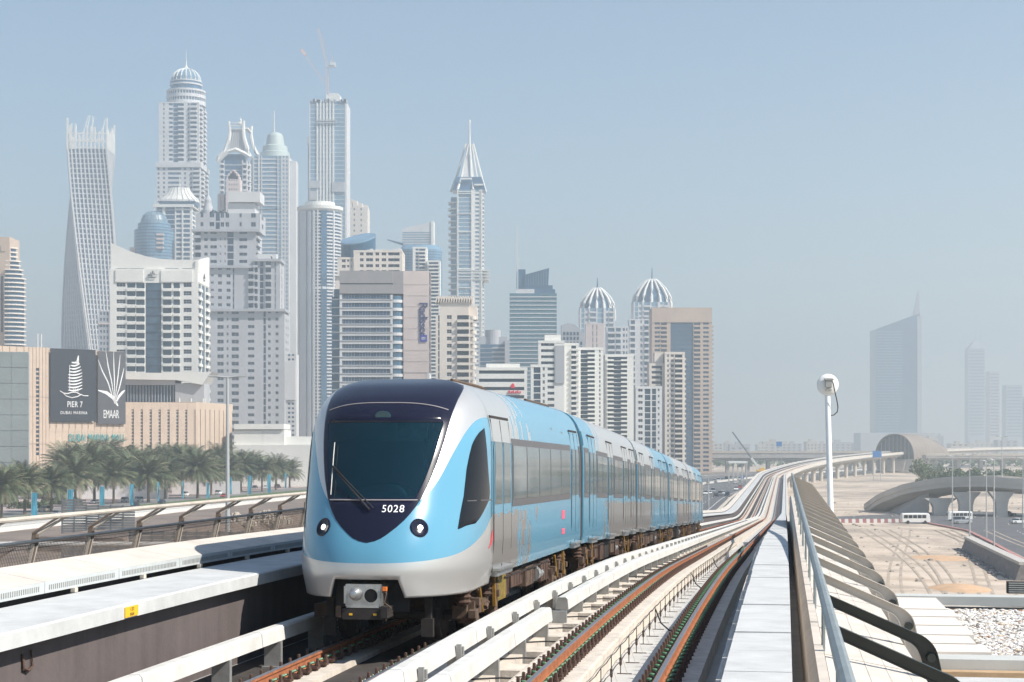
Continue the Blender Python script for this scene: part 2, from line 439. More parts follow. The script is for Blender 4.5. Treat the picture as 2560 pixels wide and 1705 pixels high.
# handrail on the sand side with its ribs
RIBR = [16.6+3.5*i for i in range(26)]
def hr(s): return 1.72+.0022*(s-16.6)
def rlabel(i, n):
    if i < 2: return ['dark painted curved rib nearest the bottom corner, under the handrail', 'black curved rib, second along the handrail pipe from the bottom'][i]
    return 'grey beige curved rib, number %s along the handrail counting from the platform end' % ORD[i] if i < 20 else 'grey beige curved rib at the far end of the handrail, close set with its neighbours'
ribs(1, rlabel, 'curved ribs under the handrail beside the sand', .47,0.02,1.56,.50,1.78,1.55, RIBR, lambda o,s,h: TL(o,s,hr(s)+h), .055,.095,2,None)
def right_edge():
    t = thing('handrail', 'grey tubular handrail along the ribbed edge above the sand', 'handrail', TL(.44, 12, 1.72))
    off = Vector(t.location); mb = MB()
    mb.tube([Vector(TL(.44, s, hr(s)))-off for s in [6+2*i for i in range(56)]], .064, 10); mb.build('pipe', M_pipe, t, smooth=True)
    for i, s in enumerate([9.0+5.9*k for k in range(16)]):
        mb = MB(); mb.tube([Vector(TL(.44,s,hr(s)))-off, Vector(TL(.44,s,2.55))-off], .024, 6); mb.build('post', M_pipe, t)
    t = thing('parapet', 'white coping and apron panels beneath the grey tubular handrail', 'parapet', TL(.35, 12, 2.4))
    off = Vector(t.location)
    def lev(s): return 2.36+.008*max(0, s-17)
    mb = MB(); ss = srange(4, 104, 1)
    mb.loft([[Vector(TL(.25,s,lev(s)+.06))-off, Vector(TL(.33,s,lev(s)-.05))-off, Vector(TL(.43,s,lev(s)-.05))-off, Vector(TL(.44,s,lev(s)+.3))-off, Vector(T(.44,s,-.5))-off, Vector(T(.25,s,-.5))-off] for s in ss])
    mb.build('wall', M_coping, t)
    s = 5.0
    while s < 100:
        L = 3.1
        mb = MB(); mb.loft([[Vector(TL(.45,q,lev(q)+.02))-off, Vector(TL(1.54,q,lev(q)+.22))-off, Vector(TL(1.54,q,lev(q)+.30))-off, Vector(TL(.45,q,lev(q)+.11))-off] for q in (s, s+L-.05)])
        pn = mb.build('apron_panel', M_coping, t)
        if s < 40:
            for o in (.66,.89,1.12,1.36):
                mb = MB(); mb.loft([[Vector(TL(o,q,lev(q)+.02+(o-.45)*.188-.006))-off,Vector(TL(o+.014,q,lev(q)+.02+(o-.436)*.188-.006))-off,Vector(TL(o+.014,q,lev(q)+.03+(o-.436)*.188))-off,Vector(TL(o,q,lev(q)+.03+(o-.45)*.188))-off] for q in (s+.02, s+L-.07)])
                mb.build('seam', M_conc, pn)
        s += L
    mb = MB(); mb.loft([[Vector(TL(1.53,s,lev(s)+.31))-off, Vector(TL(1.78,s,lev(s)+1.45))-off, Vector(TL(1.60,s,lev(s)+1.5))-off, Vector(TL(1.3,s,lev(s)+.31))-off] for s in ss]); mb.build('fascia', M_brown, t)
    mb = MB(); s = 8
    while s < 60:
        mb.loft([[Vector(TL(1.56,q,lev(q)+.32))-off, Vector(TL(1.82,q,lev(q)+1.45))-off, Vector(TL(1.78,q,lev(q)+1.45))-off, Vector(TL(1.52,q,lev(q)+.32))-off] for q in (s, s+.09)]); s += .22
    mb.build('louvre', M_ribc, t, kind='stuff')
right_edge()
# railing with ribs beyond the far walkway
RIBL = [20.4+2.13*i for i in range(34)]
def llabel(i, n): return 'slanted brown rib, %s from the platform end along the far railing' % ORD[i] if i < 12 else 'slanted brown rib of the far railing hidden behind the metro train'
def hl(s): return 1.06+.003*(s-20)
def left_posts():
    for i, s_ in enumerate(RIBL[:14]):
        base = Vector(TL(-11.0, s_, hl(s_)+.31))
        t = thing('support_rib', llabel(i, 14), 'rib', base, group='slanted ribs of the far railing')
        def f(o, h, e=0): return Vector(TL(o, s_+e, hl(s_)+h))-base
        for nm, e0, e1, m in (('web',-.05,.035,M_ribw),('flange',.035,.075,M_ribc),('flange',-.065,-.05,M_ribc)):
            mb = MB(); mb.hexa([f(-11.33,1.75,e0),f(-11.27,1.75,e0),f(-11.27,1.75,e1),f(-11.33,1.75,e1),f(-11.03,.40,e0),f(-10.95,.40,e0),f(-10.95,.40,e1),f(-11.03,.40,e1)]); mb.build(nm, m, t)
        mb = MB(); mb.hexa([f(-11.02,.42,-.05),f(-10.94,.42,-.05),f(-10.94,.42,.05),f(-11.02,.42,.05),f(-11.0,.24,-.04),f(-10.93,.24,-.04),f(-10.93,.24,.04),f(-11.0,.24,.04)]); mb.build('joint', M_ribw, t)
        mb = MB(); mb.tube([f(-10.97,.27), f(-10.58,.0,.25)], .024, 7); mb.build('arm', M_ribc, t)
        mb = MB(); mb.tube([f(-11.0,.25,-.05), f(-10.62,-.01,.12)], .020, 6); mb.build('stay', M_ribw, t)
M_ribw = mat('rib_web', (.13,.10,.08), .8, var=.4, scale=6)
left_posts()
def left_rail():
    t = thing('railing', 'pale two rail railing carried by slanted ribs beyond the far walkway', 'railing', TL(-10.6, 20, 1.1))
    off = Vector(t.location)
    for o, h, r, nm in ((-10.55,-.02,.036,'top_rail'),(-10.93,.36,.026,'middle_rail')):
        mb = MB(); mb.tube([Vector(TL(o, s, hl(s)+h))-off for s in [10+3*i for i in range(18)]], r, 8); mb.build(nm, M_ribc, t, smooth=True)
    mb = MB(); s = 18.0          # wire mesh below the middle rail
    while s < 45:
        mb.bar(Vector(TL(-10.98,s,hl(s)+.36))-off, Vector(TL(-11.26,s,hl(s)+1.7))-off, .007, .007); s += .055
    k = .36
    while k < 1.7:
        o = -10.98-.28*(k-.36)/1.34
        mb.bar(Vector(TL(o,18,hl(18)+k))-off, Vector(TL(o,45,hl(45)+k))-off, .007, .007); k += .055
    mb.build('wire_mesh', M_ribw, t, kind='stuff')
left_rail()
# thin stands holding a wire between the rails of the empty track
def stands():
    off0 = None; proto = None; n = 0
    s = 17.0
    while s < 72:
        p = Vector(T(-2.33, s, -.50))
        if proto is None:
            proto = thing('cable_stand', 'thin cable stand between the rails of the empty track, one of an even row', 'stand', p, -TH, 'cable stands between the rails')
            mb = MB(); mb.tube([(0,0,0),(0,0,.42)], .007, 5); mb.build('post', M_black, proto)
            mb = MB(); mb.tube([(0,0,.30),(.10,-.02,.01)], .004, 4); mb.build('stay', M_steelg, proto)
            mb = MB(); mb.box(-.05,.16,-.012,.012,0.002,.012); mb.build('foot', M_clip, proto)
            mb = MB(); mb.lathe([(.010,.12),(.02,.14),(.02,.22),(.010,.24)], 6); mb.build('insulator', M_clip, proto)
        else: copy_tree(proto, None, p)
        s += 1.36; n += 1
    mb = MB()
    for o, z in ((-2.33,-.085),(-2.27,-.22)):
        mb.tube([T(o, q, z-.02*math.sin((q-17)/1.36*math.pi)**2) for q in [17+.68*i for i in range(100)]], .008, 4)
    tag(mb.build('signal_wire', M_black), 'thin black wire strung along the stands between the rails', 'wire')
    for i, s in enumerate((31.6, 44, 57)):
        mb = MB(); mb.tube([T(-2.3,s,-.1),T(-2.2,s,-.35),T(-2.05,s,-.48),T(-1.85,s,-.47)], .015, 5)
        tag(mb.build('hanging_cable', M_black), 'loop of black cable dropping to the track bed, %s from the platform' % ORD[i], 'cable', 'loops of cable between the rails')
stands()
# piers
def piers():
    proto = None; i = 0
    for s in [90, 125, 160, 195, 230, 265, 300, 335, 370, 405, 440, 475, 510, 545, 580, 615, 650, 685, 720, 755, 790, 825, 860, 895, 930, 965, 1000, 1035, 1070, 1105, 1140, 1175, 1210, 1245]:
        x, y, z = T(-4.9, s, -2.6)
        ph = z
        t = thing('viaduct_pier', 'concrete pier %s along the viaduct towards the domed station' % (ORD[i] if i < 20 else ORD[i-20]+' of the second score'), 'pier', (x, y, 0), -TH-max(0,(s-S0))/RC, 'piers of the viaduct')
        mb = MB(); mb.lathe([(1.15,0),(1.15,ph-1.6)], 16); mb.build('shaft', M_conc, t, smooth=True)
        mb = MB(); mb.loft([[(-1.1,-1.1,ph-1.6),(1.1,-1.1,ph-1.6),(1.1,1.1,ph-1.6),(-1.1,1.1,ph-1.6)],[(-3.2,-1.2,ph),(3.2,-1.2,ph),(3.2,1.2,ph),(-3.2,1.2,ph)]]); mb.build('head', M_conc, t)
        i += 1
piers()
# roof of the station hall lower down, beside the line
def hall_roof():
    t = thing('station_roof', 'flat station roof with white slabs and a bed of loose pebbles below the ribs', 'roof', TL(6, 38, 4))
    off = Vector(t.location)
    def f(o, s, h): return Vector(TL(o, s, h))-off
    def slab(mb, o0,o1,s0,s1,h0,h1): mb.hexa([f(o0,s0,h1),f(o1,s0,h1),f(o1,s1,h1),f(o0,s1,h1),f(o0,s0,h0),f(o1,s0,h0),f(o1,s1,h0),f(o0,s1,h0)])
    M_roofw = mat('white_roof', (0.66,0.61,0.55), 0.8, var=0.08, scale=0.7, bump=0.1)
    M_beam = mat('roof_beam', (0.47,0.48,0.46), 0.7, var=0.1, scale=1)
    M_tan = mat('tan_joint', (0.42,0.29,0.17), 0.8, var=0.2, scale=2)
    mb = MB(); slab(mb, 1.45, 22, 6, 46.2, 4.12, 5.2); mb.build('roof_deck', M_conc, t)
    mb = MB(); slab(mb, 1.45, 22, 6, 31.2, 4.02, 4.116); mb.build('lower_slab', M_walk, t)
    s = 33.8; k = 0
    for s0, s1, jog in ((33.9,35.2,.10),(35.2,36.6,-.05),(36.6,38.3,.06),(38.3,40.0,0),(40.0,41.6,.08),(41.6,44.6,-.04)):
        mb = MB(); hh = 3.90-.02*k; slab(mb, 1.5, 3.72+jog, s0+.03, s1, hh, 4.116); mb.build('paving_slab', M_roofw, t); k += 1
    for s0, nm in ((31.9,'roof_kerb'),(45.0,'roof_kerb')):
        for o0 in (1.5, 6.3, 11.2, 16.2):
            mb = MB(); slab(mb, o0+.06, o0+4.8, s0, s0+.75, 3.80, 4.02); mb.build(nm, M_beam, t)
            mb = MB(); slab(mb, o0-.06, o0+.10, s0-.02, s0+.80, 3.79, 4.1); mb.build('kerb_joint', M_tan, t)
    mb = MB(); slab(mb, 1.5, 22, 31.55, 31.88, 3.98, 4.116); mb.build('kerb_edge', M_tan, t)
    mb = MB(); slab(mb, 3.9, 22, 44.0, 44.9, 4.10, 4.116); mb.build('gutter', M_black, t)
    # pebbles
    rng = random.Random(3)
    mb = MB(); slab(mb, 3.8, 22, 33.0, 44.0, 4.06, 4.116)
    mb.build('pebble_bed', mat('grit', (0.36,0.33,0.30), 0.95, var=0.5, scale=12, bump=0.8), t)
    M_p = [mat('pebble_white', (0.62,0.60,0.57), 0.8), mat('pebble_grey', (0.42,0.39,0.36), 0.8), mat('pebble_buff', (0.52,0.42,0.31), 0.8), mat('pebble_dark', (0.16,0.13,0.12), 0.8), mat('pebble_rust',(0.42,0.2,0.09),0.8)]
    mb = MB(); mb2 = []
    def stone(m_, q, r):
        a = rng.uniform(0, 6.28); sx, sy, sz = r*rng.uniform(.8,1.3), r*rng.uniform(.8,1.3), r*rng.uniform(.5,.9)
        pts = []
        for z_, k_ in ((-.2,.8),(.35,.95),(.85,.5)):
            pts.append([q+Vector((sx*k_*math.cos(a+j*1.2566), sy*k_*math.sin(a+j*1.2566), sz*z_)) for j in range(5)])
        m_.loft(pts)
    n = 0
    for i in range(9500):
        s = 33.0+11*rng.random(); o = 3.85+rng.random()*(4.6+ (s-33)*.12)
        mb.mi = rng.choices(range(5), (62,20,9,7,2))[0]
        stone(mb, f(o, s, 4.05-rng.random()*.03), rng.uniform(.035,.062))
    mb.build('pebble', M_p, t, kind='stuff')
    t2 = thing('roof_grille', 'small dark louvred box standing on the kerb at the roof edge', 'grille', TL(6.0, 46.0, 3.78), -TH)
    mb = MB(); mb.box(-.45,.45,-.12,.12,0,.30); mb.build('casing', M_black, t2)
    for k in range(5):
        mb = MB(); mb.box(-.42,.42,-.15,-.12,.03+.055*k,.06+.055*k); mb.build('louvre', M_steelg, t2)
hall_roof()
# white lighting mast with a dish on top
def mast():
    t = thing('camera_mast', 'tall white pole with a round white dish and dangling cable on top', 'mast', TL(2.0, 74, 8), 0)
    b = Vector(t.location); top = wp(2068, 962, 74.5)-b
    mb = MB(); mb.tube([(0,0,-4),(0,0,0),(top.x*.5,top.y*.5,top.z*.5),top], [.14,.14,.125,.115], 14); mb.build('pole', mat('white_paint', (0.74,0.76,0.76), 0.35, var=0.05, scale=1), t, smooth=True)
    mb = MB(); c = top+Vector((.0,0,0))
    prof = [(.02,-.16),(.22,-.15),(.38,-.10),(.455,-.02),(.46,.05),(.40,.07),(.02,.05)]
    mb.loft([[c+Vector((r*math.cos(2*math.pi*i/28), -yy*.9-.15, r*math.sin(2*math.pi*i/28))) for i in range(28)] for r, yy in [(p[0], -p[1]) for p in prof]])
    mb.build('dish', mat('dish_white', (0.72,0.73,0.72), 0.4), t, smooth=True)
    mb = MB(); mb.box(c.x-.13,c.x+.13,c.y-.42,c.y-.2,c.z-.12,c.z+.22); mb.box(c.x-.2,c.x+.2,c.y-.45,c.y-.3,c.z+.18,c.z+.26); mb.box(c.x-.12,c.x+.12,c.y-.4,c.y-.2,c.z-.26,c.z-.2); mb.build('bracket', M_steelg, t)
    mb = MB(); mb.tube([c+Vector(v) for v in ((.12,-.4,.2),(.18,-.42,.02),(.26,-.4,-.35),(.34,-.36,-.65),(.40,-.3,-.95),(.38,-.25,-1.15),(.25,-.18,-1.28),(.05,-.1,-1.32))], .022, 6); mb.build('cable', M_black, t)
mast()
# ------------------------------------------------------------------ the metro train
HWD, ZT, ZS = 1.42, 4.10, 2.30         # half width, crown of the roof, where the side starts to round over
OCT, SN = -6.03, 24.9
NRT = [(.7,.06),(.8,.045),(1.0,.012),(1.2,0.0),(1.5,.06),(1.9,.24),(2.15,.38),(2.6,.62),(3.0,.84),(3.46,1.15),(3.7,1.45),(3.84,1.75),(3.98,2.15),(4.10,2.75)]
NL, NP = 2.75, 2.5
def itp(x, tab):
    if x <= tab[0][0]: return tab[0][1]
    for k in range(len(tab)-1):
        (a,va),(b,vb) = tab[k], tab[k+1]
        if x <= b:
            va0 = tab[k-1] if k else tab[k]; vb0 = tab[k+2] if k+2 < len(tab) else tab[k+1]
            h = b-a; t = (x-a)/h
            m0 = (vb-va0[1])/(b-va0[0])*h; m1 = (vb0[1]-va)/(vb0[0]-a)*h
            return (2*t**3-3*t*t+1)*va+(t**3-2*t*t+t)*m0+(-2*t**3+3*t*t)*vb+(t**3-t*t)*m1
    return tab[-1][1]
def WZ(z):
    if z <= 1.15: return HWD-.05*(1.15-z)/.25
    if z <= ZS: return HWD
    return HWD*max(0, 1-((z-ZS)/(ZT-ZS))**4)**.25
def NF(t, z):
    R = itp(z, NRT); L = NL-R; w_ = WZ(z)
    if w_ < 1e-6: return NL
    u = min(1, abs(t)/w_)
    return R+L*(1-max(0, 1-u**NP)**(1/NP))
def NT(s, z):                    # half width of the nose s metres behind its tip
    R = itp(z, NRT); L = NL-R
    u = min(1, max(0, 1-(s-R)/L))
    return WZ(z)*(1-u**NP)**(1/NP)
def NN(t, z, e=.01):
    a = Vector((2*e, NF(t+e,z)-NF(t-e,z), 0)); b = Vector((0, NF(t,z+e)-NF(t,z-e), 2*e))
    n = a.cross(b).normalized(); return n if n.y < 0 else -n
def NPt(t, z, off=0): return Vector((t, NF(t,z), z))+NN(t,z)*off
ZB = [(0,2.0),(.646,2.155),(.89,2.45),(1.08,2.93),(1.19,3.22),(1.29,3.42),(1.42,3.52)]
ZLOW = [(0,1.28),(.5,1.33),(1.0,1.40),(1.6,1.54),(2.2,1.72),(2.6,1.88),(3.0,1.96)]
MW = [(1.575,0.0),(1.60,.12),(1.64,.21),(1.72,.32),(1.81,.425),(1.945,.55),(2.165,.685),(2.4,.775),(2.6,.835),(3.018,.925),(3.48,.99),(3.757,1.02),(3.90,1.02),(4.0,.98)]
def mask_w(z): return min(itp(z, MW), WZ(z)-.02)
def paint(name, blue, silver, ramps=None):
    m = bpy.data.materials.new(name); m.use_nodes = True; t = m.node_tree; b = t.nodes['Principled BSDF']; N = t.nodes; K = t.links.new
    def mth(op, a, c=None):
        n = N.new('ShaderNodeMath'); n.operation = op
        for i, x in enumerate((a, c)):
            if x is None: continue
            if isinstance(x, (int, float)): n.inputs[i].default_value = x
            else: K(x, n.inputs[i])
        return n.outputs[0]
    if ramps is None:
        at = N.new('ShaderNodeAttribute'); at.attribute_name = 'silver'
        mask = mth('GREATER_THAN', at.outputs['Fac'], 0.0)
    else:
        tc = N.new('ShaderNodeTexCoord'); sp = N.new('ShaderNodeSeparateXYZ'); K(tc.outputs['Object'], sp.inputs[0])
        yc = mth('FLOOR', mth('DIVIDE', sp.outputs[1], .13))
        wn0 = N.new('ShaderNodeTexWhiteNoise'); wn0.noise_dimensions = '1D'; K(yc, wn0.inputs['W'])
        zc = mth('FLOOR', mth('ADD', mth('DIVIDE', sp.outputs[2], .46), wn0.outputs['Value']))
        cb = N.new('ShaderNodeCombineXYZ'); K(yc, cb.inputs[0]); K(zc, cb.inputs[1])
        wn = N.new('ShaderNodeTexWhiteNoise'); wn.noise_dimensions = '3D'; K(cb.outputs[0], wn.inputs['Vector'])
        def ramp(pts):
            cr = N.new('ShaderNodeValToRGB'); e = cr.color_ramp.elements
            e[0].position = pts[0][0]/16; e[0].color = (pts[0][1],)*3+(1,)
            e[1].position = pts[1][0]/16; e[1].color = (pts[1][1],)*3+(1,)
            for p, v in pts[2:]:
                x = e.new(p/16); x.color = (v, v, v, 1)
            K(mth('DIVIDE', sp.outputs[1], 16.0), cr.inputs[0]); return cr.outputs[0]
        gu, gl = ramp(ramps[0]), ramp(ramps[1])
        up = mth('MULTIPLY', mth('LESS_THAN', wn.outputs['Value'], gu), mth('GREATER_THAN', sp.outputs[2], 3.10))
        zz = mth('ADD', sp.outputs[2], mth('MULTIPLY', wn0.outputs['Value'], 0.12))
        lo = mth('MULTIPLY', mth('LESS_THAN', wn.outputs['Value'], gl), mth('LESS_THAN', zz, 1.98))
        mask = mth('MAXIMUM', up, lo)
    mx = N.new('ShaderNodeMix'); mx.data_type = 'RGBA'; K(mask, mx.inputs[0]); mx.inputs[6].default_value = (*blue, 1); mx.inputs[7].default_value = (*silver, 1)
    if ramps is not None:
        ms = N.new('ShaderNodeMix'); ms.data_type = 'RGBA'; K(mth('LESS_THAN', sp.outputs[2], 2.2), ms.inputs[0]); ms.inputs[6].default_value = (*silver, 1); ms.inputs[7].default_value = (*SILV_REFL, 1); K(ms.outputs[2], mx.inputs[7])
    K(mx.outputs[2], b.inputs['Base Color'])
    K(mth('MULTIPLY', mask, .55), b.inputs['Metallic'])
    K(mth('ADD', mth('MULTIPLY', mask, .08), .24), b.inputs['Roughness'])
    b.inputs['Coat Weight'].default_value = .35; b.inputs['Coat Roughness'].default_value = .08
    tc2 = N.new('ShaderNodeTexCoord'); nz = N.new('ShaderNodeTexNoise'); nz.inputs['Scale'].default_value = 1.1; nz.inputs['Detail'].default_value = 3
    K(tc2.outputs['Object'], nz.inputs['Vector']); bp = N.new('ShaderNodeBump'); bp.inputs['Strength'].default_value = .05; bp.inputs['Distance'].default_value = .02
    K(nz.outputs['Fac'], bp.inputs['Height']); K(bp.outputs[0], b.inputs['Normal'])
    return m
BLUE, SILV = (.10,.285,.41), (.56,.55,.535)
SILV_REFL = (.37,.345,.325)  # lower silver: brown reflection of the ground put into the base colour
M_nose = paint('nose_livery', BLUE, SILV)
M_blue = mat('train_blue', (.12,.31,.43), .28)
M_blue.node_tree.nodes['Principled BSDF'].inputs['Coat Weight'].default_value = .35
M_navy = mat('navy_mask', (.009,.010,.024), .16, spec=.35)
M_tglass = mat('train_glass', (.13,.15,.15), .06, var=.25, scale=.8)
M_tframe = mat('window_frame', (.085,.08,.085), .4)
M_under = mat('underframe', (.075,.038,.024), .85, var=.5, scale=5)
M_under2 = mat('underframe_dust', (.105,.066,.044), .9, var=.4, scale=7)
M_dark = mat('underframe_dark', (.022,.017,.015), .8, var=.4, scale=5)
M_steel = mat('steel', (.50,.50,.49), .35, metal=.8, var=.2, scale=9)
M_red = mat('red_sign', (.75,.03,.05), .45)
M_wht = mat('white_letter', (.85,.85,.85), .5)
M_gap = mat('gangway', (.02,.014,.012), .8)
def glassy(name, tint, refl=.12):
    m = bpy.data.materials.new(name); m.use_nodes = True; t = m.node_tree; t.nodes.remove(t.nodes['Principled BSDF'])
    a = t.nodes.new('ShaderNodeBsdfTransparent'); a.inputs[0].default_value = (*tint, 1)
    g = t.nodes.new('ShaderNodeBsdfGlossy'); g.inputs['Roughness'].default_value = .03; g.inputs['Color'].default_value = (.8,.9,.95,1)
    f = t.nodes.new('ShaderNodeFresnel'); f.inputs['IOR'].default_value = 1.5
    mx = t.nodes.new('ShaderNodeMixShader'); t.links.new(f.outputs[0], mx.inputs[0]); t.links.new(a.outputs[0], mx.inputs[1]); t.links.new(g.outputs[0], mx.inputs[2])
    t.links.new(mx.outputs[0], t.nodes['Material Output'].inputs['Surface']); return m
def windscreen_mat():
    m = glassy('windscreen_glass', (.20,.42,.52)); t = m.node_tree
    mx = [n for n in t.nodes if n.type == 'MIX_SHADER'][0]; tr = [n for n in t.nodes if n.type == 'BSDF_TRANSPARENT'][0]
    d = t.nodes.new('ShaderNodeBsdfDiffuse'); d.inputs[0].default_value = (.005,.026,.040,1)
    m2 = t.nodes.new('ShaderNodeMixShader'); m2.inputs[0].default_value = .55
    t.links.new(tr.outputs[0], m2.inputs[1]); t.links.new(d.outputs[0], m2.inputs[2]); t.links.new(m2.outputs[0], mx.inputs[1]); return m
M_wind = windscreen_mat()
def lamp_mat():
    m = bpy.data.materials.new('headlight_lens'); m.use_nodes = True; b = m.node_tree.nodes['Principled BSDF']
    b.inputs['Base Color'].default_value = (.9,.9,.85,1); b.inputs['Emission Color'].default_value = (1,.97,.85,1); b.inputs['Emission Strength'].default_value = 1.6
    return m
M_lens = lamp_mat()
train = thing('metro_train', 'light blue and silver metro train with dark navy front, numbered 5028', 'metro train', T(OCT, SN, LT))
TB = Vector(train.location)
def section():
    pts = [(HWD-.05,.95),(HWD,1.15),(HWD,1.6),(HWD,2.0),(HWD,ZS)]
    for i in range(1, 13):
        a = i/12*math.pi/2
        if i < 12:
            z = ZS+(ZT-ZS)*math.sin(a); pts.append((WZ(z), z))
    pts.append((0, ZT))
    full = pts+[(-x, z) for x, z in pts[-2::-1]]
    return full
SECT = section()
def shell(y0, y1):
    mb = MB(); mb.loft([[(x, y, z) for x, z in SECT] for y in (y0, y0+.06, (y0+y1)/2, y1-.06, y1)]); return mb
def panel(mb, sg, y0, y1, z0, z1, off, n=5):
    rows = [z0+(z1-z0)*i/n for i in range(n+1)]
    mb.loft([[(sg*(WZ(z)+off), y, z) for z in rows]+[(sg*(WZ(z)-.02), y, z) for z in rows[::-1]] for y in (y0, y1)])
WZ0, WZ1 = 2.07, 3.12
def fit_side(car, layout, L, livery):
    """layout: list of (kind, y0, y1)"""
    for sg in (1, -1):
        for k, y0, y1 in layout:
            if k == 'door':
                mb = MB(); panel(mb, sg, y0, y1, 1.0, 3.48, .010); d = mb.build('door', livery, car)
                ym = (y0+y1)/2
                if sg == 1:
                    mb = MB(); panel(mb, sg, ym-.008, ym+.008, 1.02, 3.46, .014); panel(mb, sg, y0-.012, y0+.004, 1.0, 3.46, .012); panel(mb, sg, y1-.004, y1+.012, 1.0, 3.46, .012)
                    mb.build('door_seam', M_gap, d)
                    mb = MB(); panel(mb, sg, y0-.02, y1+.02, 3.48, 3.52, .02, 1); mb.build('door_header', M_gap, car)
                    mb = MB(); mb.box(HWD-.06, HWD+.09, y0+.05, y1-.1, 1.02, 1.06); mb.box(HWD-.06, HWD+.05, y0+.10, y1-.15, .93, 1.02); mb.build('door_step', M_steel, car)
                for a, b in ((y0+.10, ym-.09), (ym+.09, y1-.10)):
                    mb = MB(); panel(mb, sg, a, b, WZ0+.02, WZ1-.02, .016); g = mb.build('door_window', M_tglass, car)
            elif k == 'win':
                mb = MB(); panel(mb, sg, y0, y1, WZ0-.05, WZ1+.06, .008); mb.build('window_frame', M_tframe, car)
                n = max(1, round((y1-y0)/1.55)); wd = (y1-y0-.14)/n
                for i in range(n):
                    mb = MB(); panel(mb, sg, y0+.10+i*wd, y0+.10+(i+1)*wd-.09, WZ0+.07, WZ1-.06, .014); mb.build('window', M_tglass, car)
def bogie(car, y):
    mb = MB()
    mb.box(-1.20,-.98,y-1.25,y+1.25,.36,.56); mb.box(.98,1.20,y-1.25,y+1.25,.36,.56); mb.box(-1.1,1.1,y-.3,y+.3,.40,.75)
    b = mb.build('bogie', M_under2, car)
    for dy in (-.95,.95):
        mb = MB()
        for sg in (-1, 1):
            mb.loft([[(sg*xx, y+dy+r*math.cos(a*math.pi/9), .39+r*math.sin(a*math.pi/9)) for a in range(18)] for xx, r in ((.68,.42),(.70,.42),(.71,.39),(.80,.39))])
        mb.loft([[(xx, y+dy+.08*math.cos(a*math.pi/4), .39+.08*math.sin(a*math.pi/4)) for a in range(8)] for xx in (-1.1, 1.1)])
        mb.build('wheelset', M_dark, b)
        for sg in (1,):
            mb = MB(); mb.box(1.05,1.30,y+dy-.16,y+dy+.16,.28,.62); mb.box(1.12,1.36,y+dy-.08,y+dy+.08,.55,.66); mb.build('axle_box', M_under2, b)
            mb = MB(); mb.lathe([(.10,.58),(.13,.62),(.10,.66),(.13,.70),(.10,.74),(.13,.78),(.10,.84)], 10, 1.16, y+dy+.34); mb.lathe([(.10,.58),(.13,.62),(.10,.66),(.13,.70),(.10,.74),(.13,.78),(.10,.84)], 10, 1.16, y+dy-.34); mb.build('spring', M_under, b)
    rng = random.Random(int(y*10))
    mb = MB()
    for i in range(26):
        yy = y+rng.uniform(-1.5,1.5); zz = rng.uniform(.3,.85)
        p = Vector((rng.uniform(1.05,1.32), yy, zz))
        if rng.random() < .5: mb.tube([p, p+Vector((rng.uniform(-.1,.1), rng.uniform(-.4,.4), rng.uniform(-.3,.3)))], rng.uniform(.018,.04), 6)
        else: mb.box(p.x-.06,p.x+.05,p.y-rng.uniform(.04,.14),p.y+rng.uniform(.04,.12),p.z-.06,p.z+rng.uniform(.04,.14))
    mb.build('linkage', M_under2, b, kind='stuff')
    mb = MB(); mb.tube([(1.30,y-.75,.88),(1.32,y-.55,.42)], .035, 7); mb.bar((1.28,y+.8,.93),(1.30,y+.8,.40),.05,.10); mb.build('damper', mat('damper_yellow', (.22,.115,.012), .7, var=.5, scale=6), b)
def underframe(car, y0, y1, seed):
    rng = random.Random(seed)
    mb = MB(); mb.box(-1.15,1.15,y0,y1,.80,1.02); mb.build('underframe', M_dark, car)
    y = y0+.1
    while y < y1-.5:
        L = rng.uniform(.5,1.6); L = min(L, y1-y)
        h = rng.uniform(.28,.5)
        mb = MB(); mb.box(.35,1.30-rng.uniform(0,.08),y,y+L-.08,.88-h,.84); mb.box(-1.3,-.4,y,y+L-.08,.88-h,.84)
        u = mb.build('equipment_box', rng.choice([M_under,M_under2,M_dark,M_under]), car)
        mb = MB()
        k = 1
        while k*.33 < L-.1: mb.box(1.30,1.306,y+k*.33,y+k*.33+.012,.90-h,.82); k += 1
        mb.box(1.30,1.31,y+.04,y+L-.12,.80,.83)
        mb.build('rib', M_dark, u); y += L
    mb = MB()
    for r in (.0,.35):
        mb.loft([[(1.15+.16*math.cos(a*math.pi/6), yy, .62+.16*math.sin(a*math.pi/6)) for a in range(12)] for yy in (y1-1.4+r, y1-1.1+r)])
    mb.build('air_tank', M_steelg, car)
def car_frame(name, y0, L):
    s0 = SN+y0
    g = (hrail(s0+L)-hrail(s0))/L
    loc = Vector(T(OCT, s0, LT))-TB
    return loc, (-math.atan(g), 0, -TH)
PIT = 15.1
RAMPS = [
 ([(4.9,1),(5.5,.72),(7.6,0),(14,0)], [(4.6,1),(5.2,.85),(7.4,.1),(8.2,0)]),
 ([(0,0),(2.2,.0),(4.2,1),(16,1)], [(0,0),(4.2,0),(6.6,1),(16,1)]),
 ([(0,1),(6,1),(8.5,0),(16,0)], [(0,1),(5,1),(7,.1),(16,0)]),
 ([(0,0),(3,0),(5.5,1),(16,1)], [(0,0),(4,0),(6,1),(16,1)]),
 ([(0,1),(5,1),(8,0),(16,0)], [(0,1),(3,.4),(8,.2),(16,0)])]
